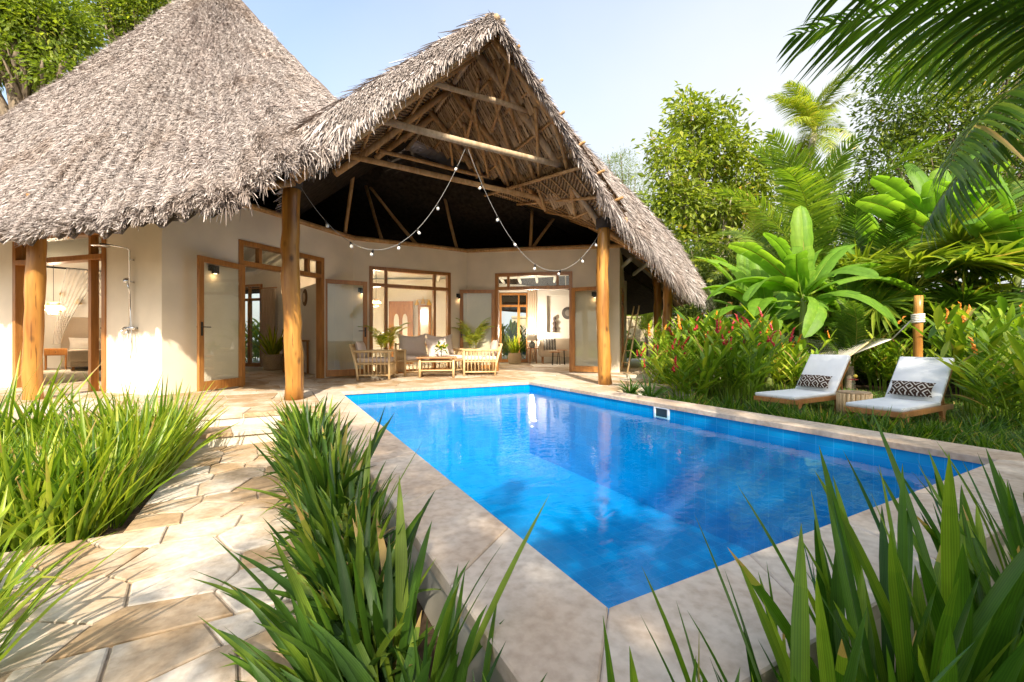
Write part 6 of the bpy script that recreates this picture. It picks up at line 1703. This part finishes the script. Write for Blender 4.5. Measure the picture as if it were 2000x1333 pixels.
for k in range(4):
    mb = banana_leaf("banana_leaf", 1.95, 0.245, (0.5, 0.95, 1.25, 0.18)[k], 500+k)
    me = bpy.data.meshes.new("banana_leaf"); me.from_pydata([tuple(v) for v in mb.v], [], mb.f); a = me.attributes.new("tint", 'FLOAT', 'FACE'); a.data.foreach_set("value", np.array(mb.t, dtype=np.float32)); me.polygons.foreach_set("use_smooth", [True]*len(me.polygons)); me.materials.append(M['banana']); bm_.append(me)
def banana(label, px, Y, h, lv, s, seed):
    p = at(px, Y); t = thing("banana_plant", label, "banana plant", (p.x, p.y, GZ), 0, "banana plants"); rg = random.Random(seed)
    mb = MB(); mb.pole((0, 0, 0), (0.05, 0.02, h), 0.10*s, 0.055*s, 12, 0.01, seed, 8); mb.build("stem", M['green_stem'], t, smooth=True)
    for i, (az, el, sc_, kd) in enumerate(lv):
        o = bpy.data.objects.new("leaf", bm_[kd]); C.objects.link(o); o.parent = t
        o.location = (0.05, 0.02, h-0.06*i*s/len(lv)*4); o.rotation_euler = Euler((R(rg.uniform(-30, 30)), R(-el), R(az)), 'XYZ'); o.scale = (s*sc_,)*3
banana("banana plant left of the fan palms, with one leaf pointing straight up", 1568, 10.3, 2.25, [(100, 82, 1.0, 3), (182, 34, 1.1, 0), (200, 10, 1.05, 1), (5, 26, 1.2, 1), (340, 12, 1.2, 1), (175, 16, 1.15, 1), (12, 44, 1.0, 0), (225, 45, 0.9, 1), (150, 30, 0.9, 1), (40, 50, 0.9, 0), (270, 25, 0.95, 1), (170, -12, 0.95, 1), (300, 5, 0.9, 2), (250, -5, 0.85, 2), (190, 58, 1.0, 0)], 1.08, 1)
banana("tall banana plant rising above the fan palms at the right", 1850, 10.6, 3.55, [(165, 48, 1.0, 0), (180, 26, 1.05, 0), (120, 64, 0.95, 3), (20, 52, 1.2, 3), (205, 60, 0.85, 1), (240, 36, 1.0, 1), (330, 35, 1.0, 0), (60, 70, 0.9, 3), (270, 55, 0.9, 0), (290, 5, 0.8, 2)], 1.28, 2)
banana("small banana plant at the left of the hammock, under the larger one", 1485, 11.4, 1.35, [(180, 30, 1.0, 0), (220, 10, 1.0, 1), (150, 55, 0.9, 0), (260, 40, 0.9, 1), (0, 40, 1.0, 0), (320, 20, 0.9, 2), (90, 70, 0.8, 3)], 0.95, 3)
banana("broad-leaved plant behind the hammock net", 1655, 11.5, 1.1, [(200, 30, 0.8, 1), (250, 45, 0.85, 1), (160, 40, 0.8, 0), (300, 30, 0.85, 1), (20, 35, 0.85, 0), (100, 60, 0.8, 3)], 0.95, 4)

banana("banana plant just right of the larger one, its leaves arching over the hammock", 1650, 11.3, 1.9, [(185, 40, 1.0, 1), (10, 34, 1.2, 1), (350, 10, 1.1, 1), (60, 66, 1.0, 3), (140, 58, 1.0, 0), (215, 20, 1.0, 1), (300, 30, 1.0, 2), (30, 50, 1.1, 0)], 1.05, 8)
banana("banana plant close behind the red-flowered bush, left of the larger one", 1500, 10.9, 1.75, [(180, 28, 1.2, 1), (195, 6, 1.1, 1), (160, 50, 1.1, 0), (20, 40, 1.0, 1), (100, 74, 0.9, 3), (230, 30, 1.0, 2), (340, 20, 0.9, 1)], 1.05, 9)
banana("tall banana plant between the feather palms and the upper right fan palm", 1735, 13.2, 3.6, [(150, 60, 1.1, 0), (190, 40, 1.1, 1), (30, 55, 1.1, 0), (350, 30, 1.0, 1), (90, 78, 1.0, 3), (230, 30, 1.0, 1), (300, 45, 1.0, 0), (270, 15, 0.9, 2)], 1.25, 5)
banana("banana plant at the far right edge, its leaves reaching over the fan palms", 1985, 9.4, 2.9, [(170, 50, 1.1, 0), (200, 30, 1.1, 1), (140, 68, 1.1, 3), (185, 8, 1.0, 1), (240, 45, 1.0, 0), (20, 40, 1.0, 0), (300, 30, 1.0, 2), (90, 60, 1.0, 0)], 1.15, 6)
banana("banana plant behind the slim hammock post, below the big tree", 1455, 13.4, 2.2, [(180, 45, 1.1, 0), (210, 20, 1.0, 1), (150, 62, 1.0, 0), (20, 50, 1.1, 0), (340, 25, 1.0, 1), (90, 80, 1.0, 3), (260, 30, 0.9, 2)], 1.1, 7)
# potted plants
rngp = np.random.default_rng(77)
pot_f = [frond_mesh("frond", 0.95, 26, 0.26, 0.011, 0.6, 0.45, 600+i, r0=0.007, ldroop=0.4, nseg=5, tm=0.55) for i in range(2)]
for m in pot_f: m.materials.append(M['palm_y'])
def potted(label, loc, n, s, hs, els, pot=(0.2, 0.34)):
    t = thing("potted_palm", label, "potted plant", loc, 0, "potted palms"); basket_pot(t, *pot); rg = random.Random(int(loc[0]*100))
    for i in range(n):
        az = R(i*137.5+rg.uniform(-20, 20)); el = els[i % len(els)]+rg.uniform(-6, 6); hh = hs*rg.uniform(0.6, 1.0)
        mb = MB(); mb.tube([(0.04*math.cos(az), 0.04*math.sin(az), pot[1]*0.8), (0.10*math.cos(az), 0.10*math.sin(az), pot[1]+hh)], [0.009, 0.006], 6); mb.build("stem", M['green_stem'], t, smooth=True)
        o = bpy.data.objects.new("frond", pot_f[i % 2]); C.objects.link(o); o.parent = t; o.location = (0.10*math.cos(az), 0.10*math.sin(az), pot[1]+hh); o.rotation_euler = Euler((0, R(-el), az), 'XYZ'); o.scale = (s, s, s)
potted("potted palm behind the left armchair, its fronds against the glass", (-3.02, 10.42, 0), 9, 0.85, 0.35, (60, 40, 25, 50))
potted("potted palm between sofa and right armchair, sunlit against the wall", (-1.02, 11.35, 0), 9, 0.9, 0.40, (70, 45, 30, 55))
mp = blade_mesh("foliage", 60, 0.09, (0.45, 0.95), (0.014, 0.026), 0.36, 0.2, 610, tmean=0.6); mp.materials.append(M['iris'])
for lab, loc, pr_, s in (("yellow-green plant in a wide woven basket inside the left room", (-6.75, 12.3, 0), (0.25, 0.44), 1.3), ("leafy plant in a striped basket at the right room's garden door", (0.10, 15.5, 0), (0.23, 0.38), 1.0)):
    t = thing("basket_plant", lab, "potted plant", loc, 0, "plants in woven baskets"); basket_pot(t, *pr_)
    o = bpy.data.objects.new("foliage", mp); C.objects.link(o); o.parent = t; o.location = (0, 0, pr_[1]*0.85); o.scale = (s, s, s)

# trees
def tree(name, label, base, lobes, n_clump, leaf, lw, mat, seed, trunk_r, group=None, per=18, barkm='bark', limbs=7, spread=0.34, fork=0.45):
    """lobes: (x, y, z, r) in world space"""
    g = np.random.default_rng(seed); t = thing(name, label, "tree", base, 0, group)
    lb = np.array(lobes, float); b = np.array(base, float)
    wts = lb[:, 3]**2.2; wts /= wts.sum()
    k = g.choice(len(lb), n_clump, p=wts)
    d = unit(g.normal(0, 1, (n_clump, 3))); rr = lb[k, 3]*(0.45+0.6*g.random(n_clump)**0.5)
    c = lb[k, :3] + d*rr[:, None]*np.array([1, 1, 0.85])
    n = n_clump*per
    ci = np.repeat(np.arange(n_clump), per)
    pos = c[ci] + g.normal(0, 1, (n, 3))*(leaf*2.0*np.array([1, 1, 0.7]))*spread*2.2
    out = unit(pos - lb[k[ci], :3]); tint = np.clip(g.normal(0.45, 0.16, n_clump)[ci] + g.normal(0, 0.10, n), 0, 1)
    v, f, tt = leaves(pos, out, leaf, lw, g, tint)
    link_mesh("crown", np_mesh("crown", v-b, f, tt), mat, t)
    cen = lb[:, :3].mean(0)
    fk = b + (cen-b)*np.array([0.85, 0.85, fork])
    mb = MB(); ctl = [b, b+(fk-b)*np.array([0.2, 0.2, 0.5])+g.normal(0, trunk_r*0.6, 3)*np.array([1, 1, 0]), fk]
    mb.tube([Vector(p-b) for p in catmull(ctl, 6)], list(np.linspace(trunk_r*1.2, trunk_r*0.75, 13)), 12, wob=0.06)
    order = np.argsort(-lb[:, 3])[:limbs]
    for i in order:
        e = lb[i, :3]; mid = (fk*0.5+e*0.5) + g.normal(0, 0.12, 3)*lb[i, 3]
        mb.tube([Vector(p-b) for p in catmull([fk, mid, e + (e-fk)*0.12], 5)], list(np.linspace(trunk_r*0.55, trunk_r*0.12, 11)), 7)
        for q in range(5):
            tip = lb[i, :3] + unit(g.normal(0, 1, 3))*lb[i, 3]*0.8
            mb.tube([Vector(mid-b), Vector((mid*0.45+tip*0.55)-b+g.normal(0, 0.06, 3)), Vector(tip-b)], [trunk_r*0.20, trunk_r*0.12, trunk_r*0.04], 5)
    mb.build("trunk", M[barkm], t, smooth=True)
    return t
def L_(px, py, Y, rp_): p = at(px, Y, py); return (p.x, p.y, p.z, rp_/850*Y)
tree("broadleaf_tree", "large sunlit broadleaf tree with pale trunk, right of the gable", at(1400, 21), [L_(1352, 232, 21, 30), L_(1340, 205, 21.5, 16), L_(1368, 262, 21, 26), L_(1312, 300, 20, 22), L_(1305, 340, 20, 28), L_(1400, 300, 21, 42), L_(1452, 350, 21, 38), L_(1335, 400, 20, 40), L_(1390, 410, 22, 44), L_(1300, 470, 20, 32), L_(1478, 300, 21, 20), L_(1350, 490, 21, 46), L_(1440, 460, 22, 46), L_(1292, 285, 20.5, 14), L_(1405, 232, 21, 17), L_(1432, 250, 21, 15), L_(1390, 560, 22, 55), L_(1345, 320, 20.5, 26), L_(1425, 400, 20, 30), L_(1500, 330, 21, 16), L_(1492, 400, 21, 30), L_(1275, 400, 20, 22), L_(1420, 205, 21.4, 9), L_(1455, 265, 21.4, 11), L_(1322, 262, 21, 12)], 1050, 0.32, 0.22, M['tree'], 11, 0.22, per=17, barkm='palebark', limbs=13, spread=0.26)
tree("feathery_tree", "pale feathery tree in the gap between the thatch and the big tree", at(1225, 28), [L_(1215, 330, 28, 30), L_(1240, 370, 28, 32), L_(1192, 330, 28, 24), L_(1258, 430, 28, 34), L_(1225, 420, 28, 30), L_(1265, 330, 28, 18), L_(1290, 500, 28, 40)], 520, 0.17, 0.10, M['tree_y'], 12, 0.18, per=22, limbs=6)
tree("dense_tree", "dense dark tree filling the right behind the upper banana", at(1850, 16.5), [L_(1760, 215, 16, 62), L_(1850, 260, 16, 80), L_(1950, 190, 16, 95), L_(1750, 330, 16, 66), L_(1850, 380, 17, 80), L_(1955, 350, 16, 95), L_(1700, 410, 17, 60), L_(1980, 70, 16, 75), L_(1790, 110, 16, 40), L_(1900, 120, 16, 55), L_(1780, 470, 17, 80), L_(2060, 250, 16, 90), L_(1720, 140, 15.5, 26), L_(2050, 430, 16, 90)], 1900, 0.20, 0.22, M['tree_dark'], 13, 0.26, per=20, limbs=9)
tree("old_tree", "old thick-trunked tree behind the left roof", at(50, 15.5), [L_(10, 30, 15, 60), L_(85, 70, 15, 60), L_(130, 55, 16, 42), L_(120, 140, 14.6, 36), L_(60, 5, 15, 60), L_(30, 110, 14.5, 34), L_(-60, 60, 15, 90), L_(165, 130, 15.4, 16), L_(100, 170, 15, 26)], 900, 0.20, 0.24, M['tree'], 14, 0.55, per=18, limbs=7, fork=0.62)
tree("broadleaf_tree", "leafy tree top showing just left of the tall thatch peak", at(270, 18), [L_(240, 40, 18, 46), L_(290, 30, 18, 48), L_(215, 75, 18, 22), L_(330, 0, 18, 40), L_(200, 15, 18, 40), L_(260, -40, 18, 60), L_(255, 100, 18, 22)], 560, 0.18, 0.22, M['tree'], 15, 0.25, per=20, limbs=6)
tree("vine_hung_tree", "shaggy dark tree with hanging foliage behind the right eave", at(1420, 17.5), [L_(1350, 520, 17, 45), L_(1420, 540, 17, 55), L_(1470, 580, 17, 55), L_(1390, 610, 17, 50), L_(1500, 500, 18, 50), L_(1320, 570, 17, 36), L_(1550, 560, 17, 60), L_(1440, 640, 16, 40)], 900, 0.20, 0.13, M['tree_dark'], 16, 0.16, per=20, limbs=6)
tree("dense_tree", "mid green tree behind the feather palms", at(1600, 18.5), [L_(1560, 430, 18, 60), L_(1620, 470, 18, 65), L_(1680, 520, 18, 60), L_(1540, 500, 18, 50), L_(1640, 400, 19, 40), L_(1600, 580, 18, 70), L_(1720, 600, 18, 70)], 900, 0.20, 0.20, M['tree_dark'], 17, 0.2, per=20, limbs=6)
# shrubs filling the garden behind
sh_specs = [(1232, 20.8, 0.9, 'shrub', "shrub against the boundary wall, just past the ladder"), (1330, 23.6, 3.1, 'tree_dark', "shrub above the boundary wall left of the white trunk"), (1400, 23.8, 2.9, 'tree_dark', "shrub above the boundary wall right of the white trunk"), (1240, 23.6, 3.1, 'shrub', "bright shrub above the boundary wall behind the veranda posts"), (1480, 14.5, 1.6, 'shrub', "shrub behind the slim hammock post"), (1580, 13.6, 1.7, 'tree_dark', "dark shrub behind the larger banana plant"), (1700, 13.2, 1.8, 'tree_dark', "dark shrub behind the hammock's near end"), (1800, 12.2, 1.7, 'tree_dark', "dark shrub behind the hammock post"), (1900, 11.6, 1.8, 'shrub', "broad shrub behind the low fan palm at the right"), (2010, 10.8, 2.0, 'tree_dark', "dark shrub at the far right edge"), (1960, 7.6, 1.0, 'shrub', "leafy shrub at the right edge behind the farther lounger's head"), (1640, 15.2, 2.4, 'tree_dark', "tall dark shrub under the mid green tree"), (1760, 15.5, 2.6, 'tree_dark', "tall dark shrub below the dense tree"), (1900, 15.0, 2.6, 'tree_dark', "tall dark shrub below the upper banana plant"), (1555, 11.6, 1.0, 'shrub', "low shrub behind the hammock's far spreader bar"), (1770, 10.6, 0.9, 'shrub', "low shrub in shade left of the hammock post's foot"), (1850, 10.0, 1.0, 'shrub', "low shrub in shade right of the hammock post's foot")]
shm = {}
for i, (px, Y, h, mt, lab) in enumerate(sh_specs):
    p = at(px, Y); t = thing("shrub", lab, "shrub", (p.x, p.y, GZ), i*0.9, "shrubs behind the garden"); key = (mt, i % 2)
    if key not in shm:
        g = np.random.default_rng(700+len(shm)); nc = 260; per = 14
        lob = np.array([(g.normal(0, 0.32), g.normal(0, 0.32), g.uniform(0.35, 0.85), g.uniform(0.22, 0.4)) for _ in range(9)]); k = g.integers(0, 9, nc)
        c = lob[k, :3]+unit(g.normal(0, 1, (nc, 3)))*lob[k, 3:4]*g.uniform(0.5, 1.1, (nc, 1)); ci = np.repeat(np.arange(nc), per)
        pos = c[ci]+g.normal(0, 0.05, (nc*per, 3)); pos[:, 2] = np.maximum(pos[:, 2], 0.02)
        me = np_mesh("foliage", *leaves(pos, unit(pos-np.array([0, 0, 0.4])), 0.11, 0.24, g, np.clip(g.normal(0.45, 0.16, nc)[ci]+g.normal(0, 0.1, nc*per), 0, 1))); me.materials.append(M[mt])
        sm = MB(); rg = random.Random(len(shm))
        for q in range(9):
            a = rg.uniform(0, 6.28); sm.pole((0.03*math.cos(a), 0.03*math.sin(a), 0), (0.45*math.cos(a), 0.45*math.sin(a), rg.uniform(0.5, 0.9)), 0.018, 0.006, 5, 0.03, q)
        ms_ = bpy.data.meshes.new("stem"); ms_.from_pydata(sm.v, [], sm.f); ms_.materials.append(M['bark']); shm[key] = (me, ms_)
    for nm, me in zip(("foliage", "stem"), shm[key]):
        o = bpy.data.objects.new(nm, me); C.objects.link(o); o.parent = t
    t.scale = (h*1.15, h*1.15, h)
# gardens seen through the rooms' back doors
for i, (x, y, s, lab) in enumerate(((-10.0, 17.2, 1.5, "bright bush outside the left room's garden door"), (-8.9, 16.6, 1.3, "bright bush outside the left room's garden door, nearer the curtain"), (-0.3, 18.6, 1.35, "bright strappy bush outside the right room's garden door"), (0.7, 18.4, 1.3, "bright strappy bush outside the right room's garden door, by the curtain"))):
    me, tops = gm[i % 3]; t = thing("ginger_bush", lab, "bush", (x, y, GZ), i, "bushes behind the villa"); t.scale = (s, s, s); o = bpy.data.objects.new("foliage", me); C.objects.link(o); o.parent = t
# slim white trunk by the boundary wall
wt = thing("palm_trunk", "slim white-painted trunk standing before the boundary wall, under the eave tip", "tree trunk", at(1373, 20.8), 0)
mb = MB(); mb.pole((0, 0, 0), (0.05, 0, 3.3), 0.15, 0.13, 12, 0.006, 3, 10); mb.build("trunk", plain('limewashed_bark', (0.62, 0.58, 0.52), 0.9, noise=0.2, nscale=8, bmp=0.4), wt, smooth=True)
# trees at the photographer's back: their shade falls over the near right of the garden and the pool
fd_ = [frond_mesh("frond", 2.6, 50, 0.6, 0.017, 0.5, 0.36, 360+i, ldroop=0.5) for i in range(2)]
palm("coconut_palm", "palm behind the viewpoint whose feathered shade falls on the near coping", "palm tree", (0.75, -3.5, GZ), (0.65, -3.3, 4.1), 0.13, [(i*30+5*(i % 2), (40, 15, 60, 0)[i % 4], 1.0) for i in range(13)], fd_, M['palm'], seed=31)
tree("broadleaf_tree", "broad tree behind the viewpoint shading the pool and the loungers", (4.8, -7.6, GZ), [(0.9, -6.2, 5.4, 1.0), (2.1, -6.4, 6.1, 1.3), (3.4, -6.0, 5.9, 1.4), (4.6, -5.7, 5.5, 1.3), (2.8, -7.2, 7.2, 1.3), (6.0, -6.0, 6.2, 1.4), (4.2, -7.4, 7.8, 1.4), (6.2, -8.0, 11.2, 1.6), (7.4, -8.2, 12.2, 1.7), (5.0, -8.2, 9.4, 1.3), (8.2, -8.0, 10.4, 1.5), (6.6, -8.8, 13.4, 1.4), (7.0, -6.6, 7.6, 1.4)], 700, 0.26, 0.24, M['tree'], 18, 0.26, per=18, limbs=9)
